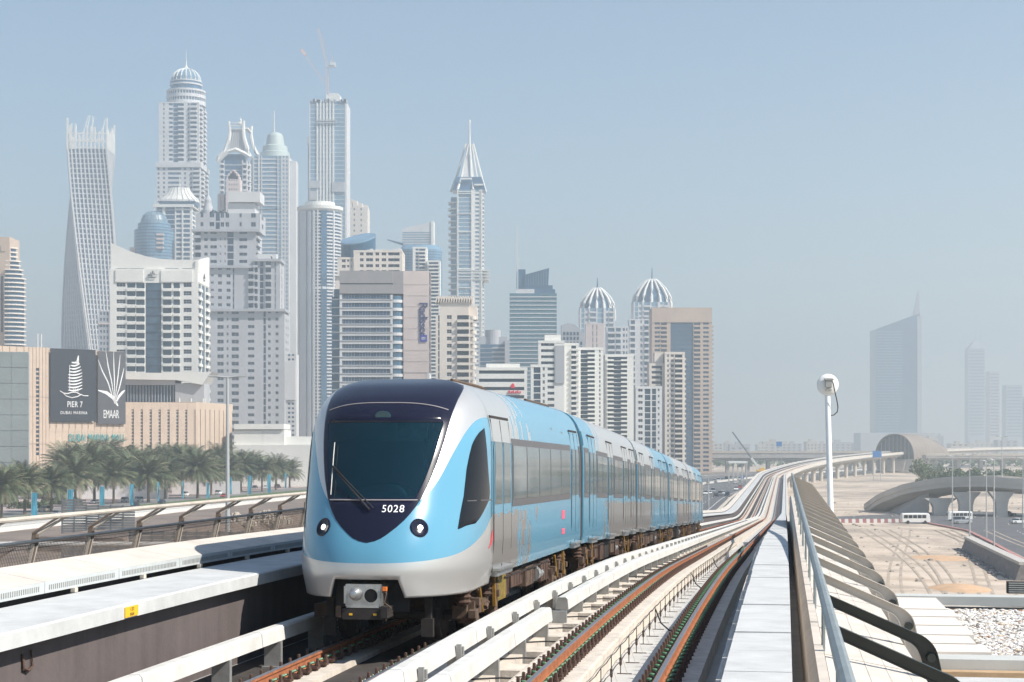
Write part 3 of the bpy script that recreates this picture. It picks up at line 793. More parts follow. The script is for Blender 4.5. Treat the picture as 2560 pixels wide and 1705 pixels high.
def front_car():
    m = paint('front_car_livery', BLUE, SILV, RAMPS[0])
    L = 14.95
    loc, rot = car_frame('car', 0, L)
    car = shell(NL, L).build('car', m, train, loc, smooth=True); car.rotation_euler = rot
    # nose skin
    NR = 8
    zs = [None]*NR+[1.045,1.12,1.2,1.3,1.4,1.5,1.6,1.7,1.8,1.9,2.0,2.1,2.2,2.3]+[ZS+(ZT-ZS)*math.sin(i/26*math.pi/2) for i in range(1, 27)]
    N1, N2 = 34, 24
    NC = 2*N1+N2
    verts = []; faces = []; val = []; low = []
    for r_, z0 in enumerate(zs):
        for k in range(NC+1):
            f = 1 if z0 is not None else r_/NR
            zr = z0 if z0 is not None else 1.045-(1-f)*.25
            tn = min(.475+.085*(1-f), WZ(max(zr,1.045))*.6)
            w0 = WZ(zr)
            def tt(w_):
                if k <= N1: return -(tn+(w_-tn)*math.sin((1-k/N1)*math.pi/2))
                if k >= N1+N2: return tn+(w_-tn)*math.sin((k-N1-N2)/N1*math.pi/2)
                return -tn+2*tn*(k-N1)/N2
            t = tt(w0); z = zr
            if z0 is None:
                s_ = NF(t, 1.045); x = min(1, max(0, (s_-1.1)/1.7)); zb = .775+.185*x*x*(3-2*x); z = zb+(1.045-zb)*f
                t = tt(WZ(z))
            s = NF(t, z); verts.append((t, s, z)); val.append(max(z-itp(abs(t), ZB), itp(s, ZLOW)-z))
    for r in range(len(zs)-1):
        for k in range(NC):
            a = r*(NC+1)+k
            if zs[r] is None and N1 <= k < N1+N2: continue
            if zs[r] is not None and zs[r+1] is not None:
                zc = (zs[r]+zs[r+1])/2; tc_ = sum(verts[i][0] for i in (a, a+1, a+NC+2, a+NC+1))/4
                if 2.19 < zs[r] and zs[r+1] < 3.48 and abs(tc_) < mask_w(zc)-.05: continue
            faces.append((a, a+1, a+NC+2, a+NC+1))
    me = bpy.data.meshes.new('nose_shell'); me.from_pydata(verts, [], faces)
    at = me.attributes.new('silver', 'FLOAT', 'POINT'); at.data.foreach_set('value', val)
    bm = bmesh.new(); bm.from_mesh(me); bmesh.ops.remove_doubles(bm, verts=bm.verts, dist=.0004); bmesh.ops.recalc_face_normals(bm, faces=bm.faces); bm.to_mesh(me); bm.free()
    me.materials.append(M_nose); me.polygons.foreach_set('use_smooth', [True]*len(me.polygons))
    nose = link('nose_shell', me, car)
    so_ = nose.modifiers.new('thickness', 'SOLIDIFY'); so_.thickness = .03; so_.offset = -1
    # navy mask with the windscreen opening
    G0, G1 = 2.22, 3.36
    def gw(z): return mask_w(z)-.085
    mzs = [1.578,1.60,1.64,1.68,1.72,1.8,1.9,2.0,2.1,G0]+[G0+(G1-G0)*i/8 for i in range(1, 9)]+[3.45,3.55,3.65,3.75,3.82,3.88,3.93,3.98,4.02,4.055,4.08,4.092]
    mv = []; mf = []; n = 28
    for z in mzs:
        w_ = min(mask_w(z), WZ(z)-.01) if z < 3.99 else min(.99, WZ(z)*.96)
        g = gw(z) if G0-.001 <= z <= G1+.001 else w_*.85
        for k in range(2*n+1):
            if k < 7: t = -w_+(w_-g)*k/7
            elif k > 2*n-7: t = g+(w_-g)*(k-(2*n-7))/7
            else: t = -g+2*g*(k-7)/(2*n-14)
            mv.append(NPt(t, z, .006))
    for r in range(len(mzs)-1):
        for k in range(2*n):
            if mzs[r] >= G0-.001 and mzs[r+1] <= G1+.001 and 7 <= k < 2*n-7: continue
            a = r*(2*n+1)+k; mf.append((a, a+1, a+2*n+2, a+2*n+1))
    me = bpy.data.meshes.new('front_mask'); me.from_pydata(mv, [], mf); me.materials.append(M_navy); me.polygons.foreach_set('use_smooth', [True]*len(me.polygons))
    msk = link('front_mask', me, car); md = msk.modifiers.new('thickness', 'SOLIDIFY'); md.thickness = .02; md.offset = -1
    mv = []; mf = []
    gz = [G0+(G1-G0)*i/10 for i in range(11)]
    for z in gz:
        for k in range(25): mv.append(NPt(gw(z)*(-1+2*k/24), z, .002))
    for r in range(10):
        for k in range(24): a = r*25+k; mf.append((a, a+1, a+26, a+25))
    me = bpy.data.meshes.new('windscreen'); me.from_pydata(mv, [], mf); me.materials.append(M_wind); me.polygons.foreach_set('use_smooth', [True]*len(me.polygons))
    link('windscreen', me, car)
    # cab interior behind the glass
    M_in = mat('cab_lining', (.14,.19,.21), .8); M_in2 = mat('cab_desk', (.42,.46,.46), .6)
    mb = MB(); mb.loft([[(-1.15,1.9,1.9),(1.15,1.9,1.9),(1.0,1.9,3.6),(-1.0,1.9,3.6)],[(-1.25,5.0,1.9),(1.25,5.0,1.9),(1.15,5.0,3.6),(-1.15,5.0,3.6)]]); 
    mb2 = MB(); mb2.box(-1.2,1.2,4.9,4.95,1.8,3.7); mb2.box(-.95,.95,1.4,5,1.72,1.78); mb2.box(-1.0,1.0,1.9,5,3.55,3.6); mb2.build('cab_lining', M_in, car)
    mb = MB(); mb.loft([[(.62*math.cos(a*math.pi/12), y, 2.0+(.42+.0)*math.sin(a*math.pi/12)*k) for a in range(13)] for y, k in ((.75,.75),(1.0,1),(1.5,1),(1.6,.9))]); mb.build('driver_desk', M_in2, car, smooth=True)
    mb = MB(); mb.tube([(.55,1.75,1.8),(.52,1.75,3.5)], .02, 6); mb.tube([(.72,1.9,1.8),(.62,1.95,3.5)], .02, 6); mb.box(.15,.62,1.5,1.6,3.12,3.40); mb.build('cab_pole', M_steel, car)
    # thin pale edges of the mask
    mb = MB()
    mb.tube([NPt(t, 3.66-.115*(abs(t)/.95)**3.2, .010) for t in [-.93+.062*i for i in range(31)]], .008, 5)
    mb.tube([NPt(t, 2.19, .010) for t in [-.66+.06*i for i in range(23)]], .010, 5)
    mb.build('mask_trim', mat('trim_grey', (.32,.30,.30), .5), car)
    mb = MB(); c = NPt(0, 3.45, .01); nn = NN(0, 3.45)
    mb.loft([[c+Vector((r*1.25*math.cos(a*math.pi/10), 0, r*math.sin(a*math.pi/10)*.75))+nn*h+Vector((0,-h*.2,0)) for a in range(20)] for r, h in ((.10,-.05),(.10,.006),(.085,.012),(.03,.010))]); mb.build('camera_port', mat('port_glass', (.02,.06,.08), .1), car)
    # number
    me = text_mesh('5028', .150, .002, 1.12); me.materials.append(M_wht)
    for v in me.vertices:
        q = NPt(.335+v.co.x, 2.06+v.co.y, .009+v.co.z); v.co = q
    link('train_number', me, car)
    # wiper
    mb = MB(); mb.tube([NPt(.0+(-.67)*i/8, 2.03+.65*i/8, .05) for i in range(9)], .014, 6); mb.tube([NPt(.06+(-.70)*i/8, 2.05+.62*i/8, .06) for i in range(9)], .009, 6)
    w1 = mb.build('wiper', M_black, car)
    mb = MB(); mb.tube([NPt(-.685+.055*i/8, 3.03-.78*i/8, .045) for i in range(9)], .009, 5); mb.build('wiper_blade', M_steelg, car)
    # headlights
    for sg in (-1, 1):
        c = NPt(sg*.725, 1.79, .0); nn = NN(sg*.725, 1.79); a_ = nn.cross(Vector((0,0,1))).normalized(); b_ = a_.cross(nn).normalized()
        def ring(r, h, du=0): return [c+nn*h+a_*(r*math.cos(k*math.pi/14)+du)+b_*r*math.sin(k*math.pi/14) for k in range(28)]
        mb = MB(); mb.loft([ring(.142,-.03), ring(.142,.010), ring(.128,.016), ring(.11,.006), ring(.02,.004)]); hl_ = mb.build('headlight', M_navy, car, smooth=True)
        du = -.012
        mb = MB(); mb.loft([ring(.042,.002,du), ring(.042,.016,du), ring(.030,.024,du), ring(.004,.026,du)]); mb.build('lens', M_lens, car, smooth=True)
    # cab side windows and the small red marks
    M_cabw = mat('cab_side_glass', (.005,.007,.012), .12, spec=.12)
    out = [(2.27,3.30),(2.28,3.08),(2.32,2.77),(2.39,2.52),(2.47,2.34),(2.45,2.19),(2.0,1.98),(1.68,1.836),(1.34,1.785),(1.015,1.755),(1.14,2.0),(1.285,2.24),(1.456,2.655),(1.58,2.867),(1.713,3.045),(1.847,3.143),(2.005,3.225)]
    from mathutils.geometry import tessellate_polygon
    for sg in (1, -1):
        # sample the outline on the curved skin: rows of constant height
        def xs_at(z):
            c_ = []
            for (a, za), (b, zb) in zip(out, out[1:]+out[:1]):
                if (za-z)*(zb-z) <= 0 and za != zb: c_.append(a+(b-a)*(z-za)/(zb-za))
            return min(c_), max(c_)
        rows = [1.757+(3.298-1.757)*i/22 for i in range(23)]
        rings = []
        for z in rows:
            a, b = xs_at(z); n = 14; ring = []
            for off in (.008, -.02):
                for k in (range(n+1) if off > 0 else range(n, -1, -1)):
                    s = a+(b-a)*k/n; t = NT(s, z)
                    ring.append((sg*(t+off*.95), s-off*.3, z))
            rings.append(ring)
        mb = MB(); mb.loft(rings); mb.build('cab_side_window', M_cabw, car, smooth=True)
        mb = MB(); mb.loft([[(sg*(NT(s,2.17)+o_), s, zz) for o_, zz in ((.012,2.165),(.012,2.18),(-.01,2.18),(-.01,2.165))] for s in (1.36,1.6,2.0,2.4,2.66)]); mb.build('window_bar', M_tframe, car)
        mb = MB(); mb.loft([[(sg*(NT(s,z)+.006), s, z) for s, z in ring] for ring in ([(2.42,1.40),(2.40,1.42),(2.38,1.41)],[(2.70,1.50),(2.66,1.56),(2.55,1.50)],[(2.745,1.56),(2.69,1.66),(2.62,1.60)],[(2.745,1.66),(2.72,1.70),(2.70,1.68)])]); r_ = mb.build('red_badge', M_red, car)
    # coupler
    mb = MB(); mb.box(-.28,.24,-.02,.5,.66,.98); mb.box(-.30,-.26,-.04,.3,.70,.95); mb.box(-.26,.22,-.045,.1,.64,.68)
    cp = mb.build('coupler', M_steel, car)
    mb = MB(); mb.loft([[(.10+r*math.cos(a*math.pi/10), y, .815+r*math.sin(a*math.pi/10)) for a in range(20)] for r, y in ((.125,-.02),(.125,-.035),(.10,-.035),(.095,.0))]); mb.build('coupler_ring', M_steel, car)
    mb = MB(); mb.loft([[(.10+r*math.cos(a*math.pi/10), y, .815+r*math.sin(a*math.pi/10)) for a in range(20)] for r, y in ((.098,-.030),(.01,-.030))]); mb.build('coupler_socket', M_black, car)
    mb = MB(); mb.loft([[(-.13+r*math.cos(a*math.pi/10), y, .84+r*math.sin(a*math.pi/10)) for a in range(20)] for r, y in ((.10,-.02),(.09,-.08),(.05,-.16),(.01,-.17))]); mb.box(-.19,-.06,-.10,-.05,.80,.86); mb.build('coupler_cone', M_steel, car)
    mb = MB(); mb.box(-.32,.30,-.05,.4,.47,.63); mb.box(.26,.36,-.1,.3,.5,.66); eb = mb.build('electric_coupler', M_dark, car)
    mb = MB(); mb.box(-.22,-.17,-.056,-.05,.53,.56); mb.box(.14,.19,-.056,-.05,.53,.56); mb.build('coupler_lamp', M_yellow, car)
    mb = MB(); mb.box(-.42,-.34,-.05,.2,.50,.66); mb.tube([(.28,-.03,.93),(.33,-.05,.85),(.30,-.05,.72),(.38,-.04,.66),(.42,-.03,.60),(.34,-.04,.55),(.32,-.02,.46)], .014, 5); mb.box(.27,.33,-.06,.0,.86,.95); mb.build('coupler_hose', M_under2, car)
    mb = MB(); mb.box(.28,.34,-.07,-.02,.89,.95); mb.build('hose_plug', mat('orange_plug', (.8,.2,.03), .5), car)
    mb = MB(); mb.box(-.55,.55,.5,.55,.55,1.1); mb.build('coupler_recess', M_black, car)
    mb = MB()                    # ladder and gear behind the apron
    for sg in (-1, 1):
        mb.box(sg*.75-.05,sg*.75+.05,.9,1.0,.30,.75); mb.box(sg*.75-.09,sg*.75+.09,.85,.95,.15,.42)
    mb.build('obstacle_deflector', M_dark, car)
    lay = [('door',2.86,4.66),('win',4.80,13.05),('door',13.25,14.60),('win',14.68,14.90)]
    fit_side(car, lay, L, m)
    bogie(car, 2.9); bogie(car, 12.0); underframe(car, 4.6, 10.4, 3)
    mb = MB(); mb.box(1.0,1.28,4.15,5.0,.45,.92); mb.build('side_bracket', mat('ochre_panel', (.20,.14,.02), .7, var=.5, scale=5), car)
    mb = MB(); mb.tube([(.72,2.9,ZT-.01),(.80,5.2,ZT-.02),(.84,5.4,ZT-.06)], .025, 6); mb.tube([(.72,11,ZT-.01),(.72,14.6,ZT-.01)], .03, 6); mb.build('roof_conduit', M_under2, car)
    mb = MB(); panel(mb, 1, 11.9, 12.1, 3.42, 3.45, .01, 1); mb.box(1.28,1.36,10.35,10.42,3.4,3.5); mb.build('side_fitting', M_steelg, car)
    mb = MB(); panel(mb, 1, 11.55, 12.0, 1.62, 1.80, .010, 2); panel(mb, 1, 11.55, 12.0, 1.30, 1.42, .010, 2); mb.build('red_badge', mat('faded_red', (.62,.10,.16), .5), car)
    return car
front_car()
def gangway(y0, y1, parent):
    pass
for k in range(1, 5):
    y0 = 15.5+PIT*(k-1); L = PIT-.55
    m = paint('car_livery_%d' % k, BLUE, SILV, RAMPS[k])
    loc, rot = car_frame('car', y0, L)
    car = shell(0, L).build('car', m, train, loc, smooth=True); car.rotation_euler = rot
    lay = [('win',.2,1.15),('door',1.3,2.8),('win',2.95,5.6),('door',5.75,7.2),('win',7.35,10.0),('door',10.15,11.6),('win',11.75,12.6),('door',12.7,14.1),('win',14.18,14.45)]
    fit_side(car, lay, L, m)
    bogie(car, 2.2); bogie(car, L-2.2); underframe(car, 4.0, L-4.0, 10+k)
    mb = MB(); mb.loft([[(x*.975, y, 1.0+(z-1.0)*.985) for x, z in SECT] for y in (-.57, .02)]); mb.build('gangway', M_gap, car)
    for yy in (.03,):
        mb = MB(); panel(mb, 1, .06, .16, 3.22, 3.55, .012, 2); panel(mb, 1, L-.16, L-.06, 3.22, 3.55, .012, 2); mb.build('end_lamp', mat('teal_glass', (.02,.12,.16), .2), car)
# ------------------------------------------------------------------ ground, roads
def ground_mat():
    m = bpy.data.materials.new('sand'); m.use_nodes = True; t = m.node_tree; b = t.nodes['Principled BSDF']; b.inputs['Roughness'].default_value = .95
    tc = t.nodes.new('ShaderNodeTexCoord')
    def nz(s, d, sc=(1,1,1)):
        mp = t.nodes.new('ShaderNodeMapping'); mp.inputs['Scale'].default_value = sc; t.links.new(tc.outputs['Object'], mp.inputs[0])
        n = t.nodes.new('ShaderNodeTexNoise'); n.inputs['Scale'].default_value = s; n.inputs['Detail'].default_value = d; n.inputs['Roughness'].default_value = .62
        t.links.new(mp.outputs[0], n.inputs['Vector']); return n.outputs['Fac']
    a = nz(.022, 7, (1, .55, 1)); c = nz(.10, 9, (1, .8, 1))
    r1 = t.nodes.new('ShaderNodeValToRGB'); e = r1.color_ramp.elements
    e[0].position = .34; e[0].color = (.25,.215,.18,1); e[1].position = .50; e[1].color = (.50,.41,.325,1); x = e.new(.62); x.color = (.58,.48,.385,1); x = e.new(.75); x.color = (.50,.36,.24,1)
    t.links.new(a, r1.inputs[0])
    r2 = t.nodes.new('ShaderNodeValToRGB'); e = r2.color_ramp.elements; e[0].position = .38; e[0].color = (.60,.59,.58,1); e[1].position = .55; e[1].color = (1,1,1,1)
    t.links.new(c, r2.inputs[0])
    mx = t.nodes.new('ShaderNodeMix'); mx.data_type = 'RGBA'; mx.blend_type = 'MULTIPLY'; mx.inputs[0].default_value = .8
    t.links.new(r1.outputs[0], mx.inputs[6]); t.links.new(r2.outputs[0], mx.inputs[7]); t.links.new(mx.outputs[2], b.inputs['Base Color'])
    bp = t.nodes.new('ShaderNodeBump'); bp.inputs['Strength'].default_value = .6; bp.inputs['Distance'].default_value = .4; t.links.new(c, bp.inputs['Height']); t.links.new(bp.outputs[0], b.inputs['Normal'])
    return m
M_sand = ground_mat()
M_asph = mat('asphalt', (.105,.105,.11), .9, var=.2, scale=.15)
M_asph2 = mat('old_asphalt', (.20,.195,.19), .9, var=.15, scale=.12)
M_pave = mat('pink_paving', (.42,.33,.30), .9, var=.12, scale=.3)
M_grassc = mat('lawn', (.085,.13,.035), .95, var=.35, scale=.5, bump=.5)
M_line = mat('road_paint', (.70,.70,.68), .7)
M_kerb = mat('kerb', (.48,.45,.41), .9, var=.1, scale=1)
mb = MB(); n = 24
rng = random.Random(5)
xs = [-9000,-3000,-1200]+[-600+25*i for i in range(49)]+[1200,3000,9000]
ys = [-400,-100,0]+[40+30*i for i in range(60)]+[2600,4000,9000,26000]
def gz(x, y):
    return 0.0
def gz_old(x, y):
    # low sand banks on the right, flat elsewhere
    o = x-.1552*y
    if 14 < o < 300 and 150 < y < 1000: return .9*(noise.noise(Vector((x*.02,y*.02,0)))+.3*noise.noise(Vector((x*.07,y*.05,3))))*min(1,(o-14)/10)*min(1,(y-150)/40)*min(1,(300-o)/60)-.7
    return -.0
vv = [(x, y, gz(x, y)) for y in ys for x in xs]; w_ = len(xs)
ff = [(j*w_+i, j*w_+i+1, (j+1)*w_+i+1, (j+1)*w_+i) for j in range(len(ys)-1) for i in range(w_-1)]
me = bpy.data.meshes.new('ground'); me.from_pydata(vv, [], ff); me.materials.append(M_sand); me.polygons.foreach_set('use_smooth', [True]*len(me.polygons))
tag(link('ground', me), 'pale pinkish desert sand spreading to the hazy horizon', 'ground', kind='structure')
def GT(o, s, z):
    x, y, _ = T(o, s, 0); return (x, y, z)
def strip(name, o0, o1, a, b, z, m, label, cat='road', step=3, parent=None):
    mb = MB(); ss = srange(a, b, step)
    for s0, s1 in zip(ss, ss[1:]): mb.face([GT(o0,s0,z), GT(o1,s0,z), GT(o1,s1,z), GT(o0,s1,z)])
    o = mb.build(name, m, parent)
    if parent is None: tag(o, label, cat, kind='structure')
    return o
hw = strip('highway', -82, -20, 250, 1700, .05, M_asph, 'dark multi lane highway running along the viaduct', 'highway')
mb = MB()
for o in (-78,-73.5,-69,-64.5,-60,-45,-40.5,-36,-31.5,-27,-23):
    s = 300
    while s < 1400:
        L = 6 if o not in (-78,-60,-45,-23) else 22
        mb.face([GT(o-.12,s,.10), GT(o+.12,s,.10), GT(o+.12,s+L,.10), GT(o-.12,s+L,.10)]); s += 16 if L == 6 else 22.5
mb.build('lane_marking', M_line, hw, kind='stuff')
mb = MB(); ss = srange(300, 1600, 4)
mb.loft([[GT(-53.3,s,0),GT(-51.7,s,0),GT(-52.2,s,1.0),GT(-52.8,s,1.0)] for s in ss])
tag(mb.build('median_barrier', M_kerb), 'pale concrete barrier down the middle of the highway', 'barrier', kind='structure')
mb = MB(); mb.loft([[GT(-19.6,s,0),GT(-18.6,s,0),GT(-18.8,s,1.3),GT(-19.4,s,1.3)] for s in ss])
tag(mb.build('road_wall', M_conc), 'low concrete wall between the highway and the viaduct', 'wall', kind='structure')
strip('earth', -175, -84, 100, 1200, .03, mat('brown_ground', (.20,.155,.125), .95, var=.35, scale=.06, bump=.4), 'brown disturbed earth between the viaduct and the palm street', 'ground')
mb = MB(); rng = random.Random(12)
for i in range(900):
    d_ = rng.uniform(150, 620); o_ = rng.uniform(6, 95)
    x_, y_, _ = T(o_, d_, 0); r_ = rng.choice((.12,.15,.2,.25,.5))*rng.uniform(.6,1.3)
    mb.lathe([(r_,-.1),(r_*.85,r_*.35),(r_*.25,r_*.6)], 5, x_, y_, True, rng.random()*6)
tag(mb.build('scattered_stones', mat('field_stone', (.30,.26,.22), .95, var=.4, scale=.3), kind='stuff'), 'loose stones and debris scattered over the sand', 'stones')
mb = MB()
for k_ in range(7):
    o_ = rng.uniform(10, 45); s_ = 120; ph = rng.random()*6
    pts_ = []
    while s_ < 430:
        pts_.append((o_+5*math.sin(s_*.012+ph)+(s_-120)*.025, s_)); s_ += 12
    for (oa, sa), (ob, sb) in zip(pts_, pts_[1:]):
        for dx in (-.9, .9):
            a_ = GT(oa+dx-.22, sa, .02+.012*k_); b_ = GT(oa+dx+.22, sa, .02+.012*k_); c_ = GT(ob+dx+.22, sb, .02+.012*k_); e_ = GT(ob+dx-.22, sb, .02+.012*k_); mb.face([a_,b_,c_,e_])
tag(mb.build('tyre_tracks', mat('packed_sand', (.40,.325,.255), .95, var=.3, scale=.3), kind='structure'), 'faint tyre tracks running across the sand', 'tracks')
strip('slip_road', -104, -90, 250, 1500, .05, M_asph2, 'grey slip road left of the highway behind the white balustrade', 'road')
st = strip('street', -200, -179, 250, 1300, .06, M_asph2, 'grey street in front of the row of date palms', 'street')
strip('verge', -209, -200.3, 300, 1200, .12, M_grassc, 'mown green verge under the front row of palms', 'verge')
strip('street', -224, -209, 300, 1200, .06, M_asph2, 'service road with parked cars between the rows of palms', 'street')
strip('pavement', -330, -224, 380, 1200, .10, M_pave, 'pink paved forecourt before the shopping mall', 'pavement')
# road on the sand side
mb = MB()
def road_r(o): pass
pts_l = [wp(2405,1345,0.0+20*F/(1345-HZ)), ]
def gp(x, y, z=0.0): d = (CZ-z)*F/(y-HZ); return Vector(((x-1280)/F*d, d, z))
RR = [(-40,205),(40,240),(140,300),(250,400),(330,470)]
mb = MB()
A = [gp(2640,1440,.06),gp(2560,1395,.06),gp(2500,1362,.06),gp(2430,1328,.06),gp(2330,1309,.06),gp(2180,1306,.06),gp(2060,1303,.06)]
B = [gp(2990,1440,.06),gp(2900,1395,.06),gp(2860,1362,.06),gp(2780,1318,.06),gp(2700,1288,.06),gp(2400,1277,.06),gp(2060,1293,.06)]
for k in range(len(A)-1): mb.face([A[k],B[k],B[k+1],A[k+1]])
rr = tag(mb.build('road', M_asph), 'dark road curving from under the flyover past the low retaining wall', 'road', kind='structure')
mb = MB()
for f in (.30,.55):
    for k in range(0, 3):
        for j in range(9):
            def at(u, f=f): 
                i = min(len(A)-2, int(u)); v = u-i
                return (A[i]*(1-f)+B[i]*f)*(1-v)+(A[i+1]*(1-f)+B[i+1]*f)*v+Vector((0,0,.05))
            p, q = at(k+j/9), at(k+j/9+.045); d = (q-p).normalized(); nn = Vector((-d.y,d.x,0))*.12
            mb.face([p-nn,p+nn,q+nn,q-nn])
mb.build('lane_marking', M_line, rr, kind='stuff')
mb = MB()
for k in range(4):
    a, b = A[k]+Vector((-1,0,0)), A[k+1]+Vector((-1,0,0)); mb.hexa([a+Vector((-.4,0,0)),a+Vector((.4,0,0)),b+Vector((.4,0,0)),b+Vector((-.4,0,0)),a+Vector((-.4,0,.3)),a+Vector((.4,0,.3)),b+Vector((.4,0,.3)),b+Vector((-.4,0,.3))])
tag(mb.build('kerb', mat('red_kerb',(.42,.20,.18),.9,var=.3,scale=.4)), 'faded reddish kerb along the dark road', 'kerb', kind='structure')
# retaining wall, sand heap, kerbs, striped barrier
P0, P1 = gp(2420,1372), gp(2560,1452)
t = thing('retaining_wall', 'low rough stone retaining wall with pale top beside the road', 'wall', P0)
d = P1-P0; L = d.length; a_ = math.atan2(d.y, d.x); t.rotation_euler = (0,0,a_)
M_stone = mat('dark_stone', (.20,.185,.18), .95, var=.4, scale=1.5, bump=.8)
mb = MB(); mb.loft([[(0,-1.6,-1),(0,.3,-1),(0,.3,1.9),(0,-.5,1.9)],[(L,-1.6,-1),(L,.3,-1),(L,.3,2.3),(L,-.5,2.3)]]); mb.build('wall', M_stone, t)
mb = MB(); mb.loft([[(-.2,-.7,1.9),(-.2,.9,1.9),(-.2,.9,2.35),(-.2,-.7,2.35)],[(L,-.7,2.3),(L,.9,2.3),(L,.9,2.75),(L,-.7,2.75)]]); mb.build('coping', M_kerb, t)
mb = MB(); rng = random.Random(9)
for i in range(150):
    x = rng.uniform(2, L-2); y = -1.7-rng.random()**2*1.6; r = rng.uniform(.15,.5)
    mb.lathe([(r,-.2),(r*.8,r*.4),(r*.2,r*.7)], 5, x, y, True, rng.random()*6)
mb.build('rubble', M_stone, t, kind='stuff')
for (x, y, r, h, lab) in ((2400,1492-20,7,1.6,'small orange sand heap beside the stone wall'),(2350,1395,12,1.2,'low buff sand mound in front of the retaining wall'),(2290,1385,9,.9,'flat sand mound with dark stones on the open ground')):
    p = gp(x, y); mb = MB(); rg = []
    for k in range(7):
        f = k/6; rg.append([(p.x+r*(1-f)*math.cos(i*.5236)*(1+.25*noise.noise(Vector((i*.7,k,x)))), p.y+r*1.6*(1-f)*math.sin(i*.5236), -.9+h*(1-(1-f)**1.7)+.9*f*0) for i in range(12)])
    mb.loft(rg); tag(mb.build('sand_heap', mat('orange_sand', (.55,.36,.22), .95, var=.15, scale=.4, bump=.4), smooth=True), lab, 'sand heap')
# mesh hoarding / block barriers in red and white by the bus
mb0 = None; tb = None
M_rw = [mat('barrier_white',(.62,.60,.58),.6), mat('barrier_red',(.32,.13,.12),.6)]
for i in range(18):
    x = 2098+i*9.0; p = gp(x, 1307)
    mb = MB(); mb.loft([[(-.5,-.3,0),(.5,-.3,0),(.5,.3,0),(-.5,.3,0)],[(-.42,-.12,1.0),(.42,-.12,1.0),(.42,.12,1.0),(-.42,.12,1.0)]])
    if mb0 is None: mb0 = [mb.build('road_barrier', M_rw[0]).data]; o = bpy.data.objects['road_barrier']; me2 = mb0[0].copy(); me2.materials.clear(); me2.materials.append(M_rw[1]); mb0.append(me2)
    else: o = link('road_barrier', mb0[i % 2])
    o.location = p
    tag(o, '%s plastic road barrier, %s in the row ending at the white bus' % (('white','dark red')[i % 2], ORD[i]), 'barrier', 'road barriers in a row')
# ------------------------------------------------------------------ palms, cars, banners, fences
M_trunk = mat('palm_trunk', (.16,.115,.08), .95, var=.3, scale=4, bump=.8)
M_frond = [mat('frond_%d' % i, c, .6, var=.3, scale=.6) for i, c in enumerate(((.10,.125,.06),(.155,.17,.085),(.24,.225,.125),(.25,.19,.115)))]
def palm_meshes(seed, h, cr):
    rng = random.Random(seed)
    tr = MB(); lean = rng.uniform(-.3,.3)
    tr.lathe([(.55,0),(.40,.6),(.36,h*.3),(.34,h*.6),(.36,h*.85),(.50,h*.93),(.62,h*.97),(.3,h+.3)], 9)
    fr = MB()
    nf = 104
    for i in range(nf):
        az = i*2.39996+rng.uniform(-.25,.25); f = i/nf
        e0 = math.radians(84-104*f**1.15+rng.uniform(-9,9))         # launch angle
        Lf = cr*(.80+.3*rng.random())*(1 if f < .85 else .8)
        fr.mi = 3 if f > .93 else rng.choices((0,1,2), (45,38,17))[0]
        p = Vector((0.25*math.cos(az), .25*math.sin(az), h-.1)); n = 7; pts = [p]
        ang = e0
        for k in range(n):
            ang -= math.radians((4 if f < .5 else 5)+9*k/n)
            p = p+Vector((math.cos(az)*math.cos(ang), math.sin(az)*math.cos(ang), math.sin(ang)))*Lf/n
            pts.append(p)
        side = Vector((-math.sin(az), math.cos(az), 0))
        for k in range(n):
            a, b = pts[k], pts[k+1]; d = (b-a).normalized(); up = side.cross(d).normalized()
            w0 = .045
            fr.face([a-side*w0, a+side*w0, b+side*w0, b-side*w0])
            if k == 0: continue
            for j in range(3):
                q = a+(b-a)*(j+.5)/3
                u = (k+j/3)/n; ll = cr*.19*(math.sin(math.pi*(.12+.80*u))+.25)*rng.uniform(.8,1.15)
                for sg in (-1, 1):
                    dv = (side*sg*.80+d*.55+up*(.35-.25*rng.random())-Vector((0,0,.12))).normalized()
                    wv = d*.11
                    tip = q+dv*ll
                    fr.face([q-wv, q+wv, tip])
    return tr, fr
PROTO = []
for k, (h, cr) in enumerate(((7.4,7.4),(8.4,7.8),(7.0,7.1),(9.0,8.0),(7.9,7.3))):
    a, b = palm_meshes(k+1, h, cr)
    ta = a.build('trunk', M_trunk); tb_ = b.build('crown', M_frond); PROTO.append((ta.data, tb_.data))
    bpy.data.objects.remove(ta); bpy.data.objects.remove(tb_)
def palm(x, d, k, sc, rz, label, group):
    t = thing('date_palm', label, 'palm tree', ((x-1280)/F*d, d, 0), rz, group)
    link('trunk', PROTO[k][0], t); link('crown', PROTO[k][1], t); t.scale = (sc, sc, sc*1.0)
rng = random.Random(21)
front = [(4,470,1.10),(62,497,1.10),(128,517,1.22),(188,560,1.25),(236,592,1.32),(284,588,1.25),(330,620,1.3),(371,600,1.28),(413,640,1.28),(456,672,1.25),(494,647,1.22),(528,682,1.25),(566,720,1.3),(602,733,1.25),(628,800,1.25),(655,735,1.15),(690,762,1.18),(724,800,1.15)]
for i, (x, d, s) in enumerate(front):
    palm(x, d, (i*3+1) % 5, s*rng.uniform(.88,1.06), rng.random()*6, 'date palm in the front row along the street, %s from the photo edge' % ORD[i], 'date palms along the street')
back = [(30,560,1.12),(165,640,1.5),(212,650,1.5),(262,690,1.5),(305,680,1.5),(352,690,1.52),(392,720,1.45),(440,720,1.42),(480,740,1.3),(545,820,1.6),(585,840,1.68),(615,860,1.55),(668,880,1.35),(705,860,1.32),(738,880,1.3)]
for i, (x, d, s) in enumerate(back):
    palm(x, d, (i*2+2) % 5, s, rng.random()*6, 'date palm behind the front row near the mall, %s from the photo edge' % ORD[i], 'date palms along the street')
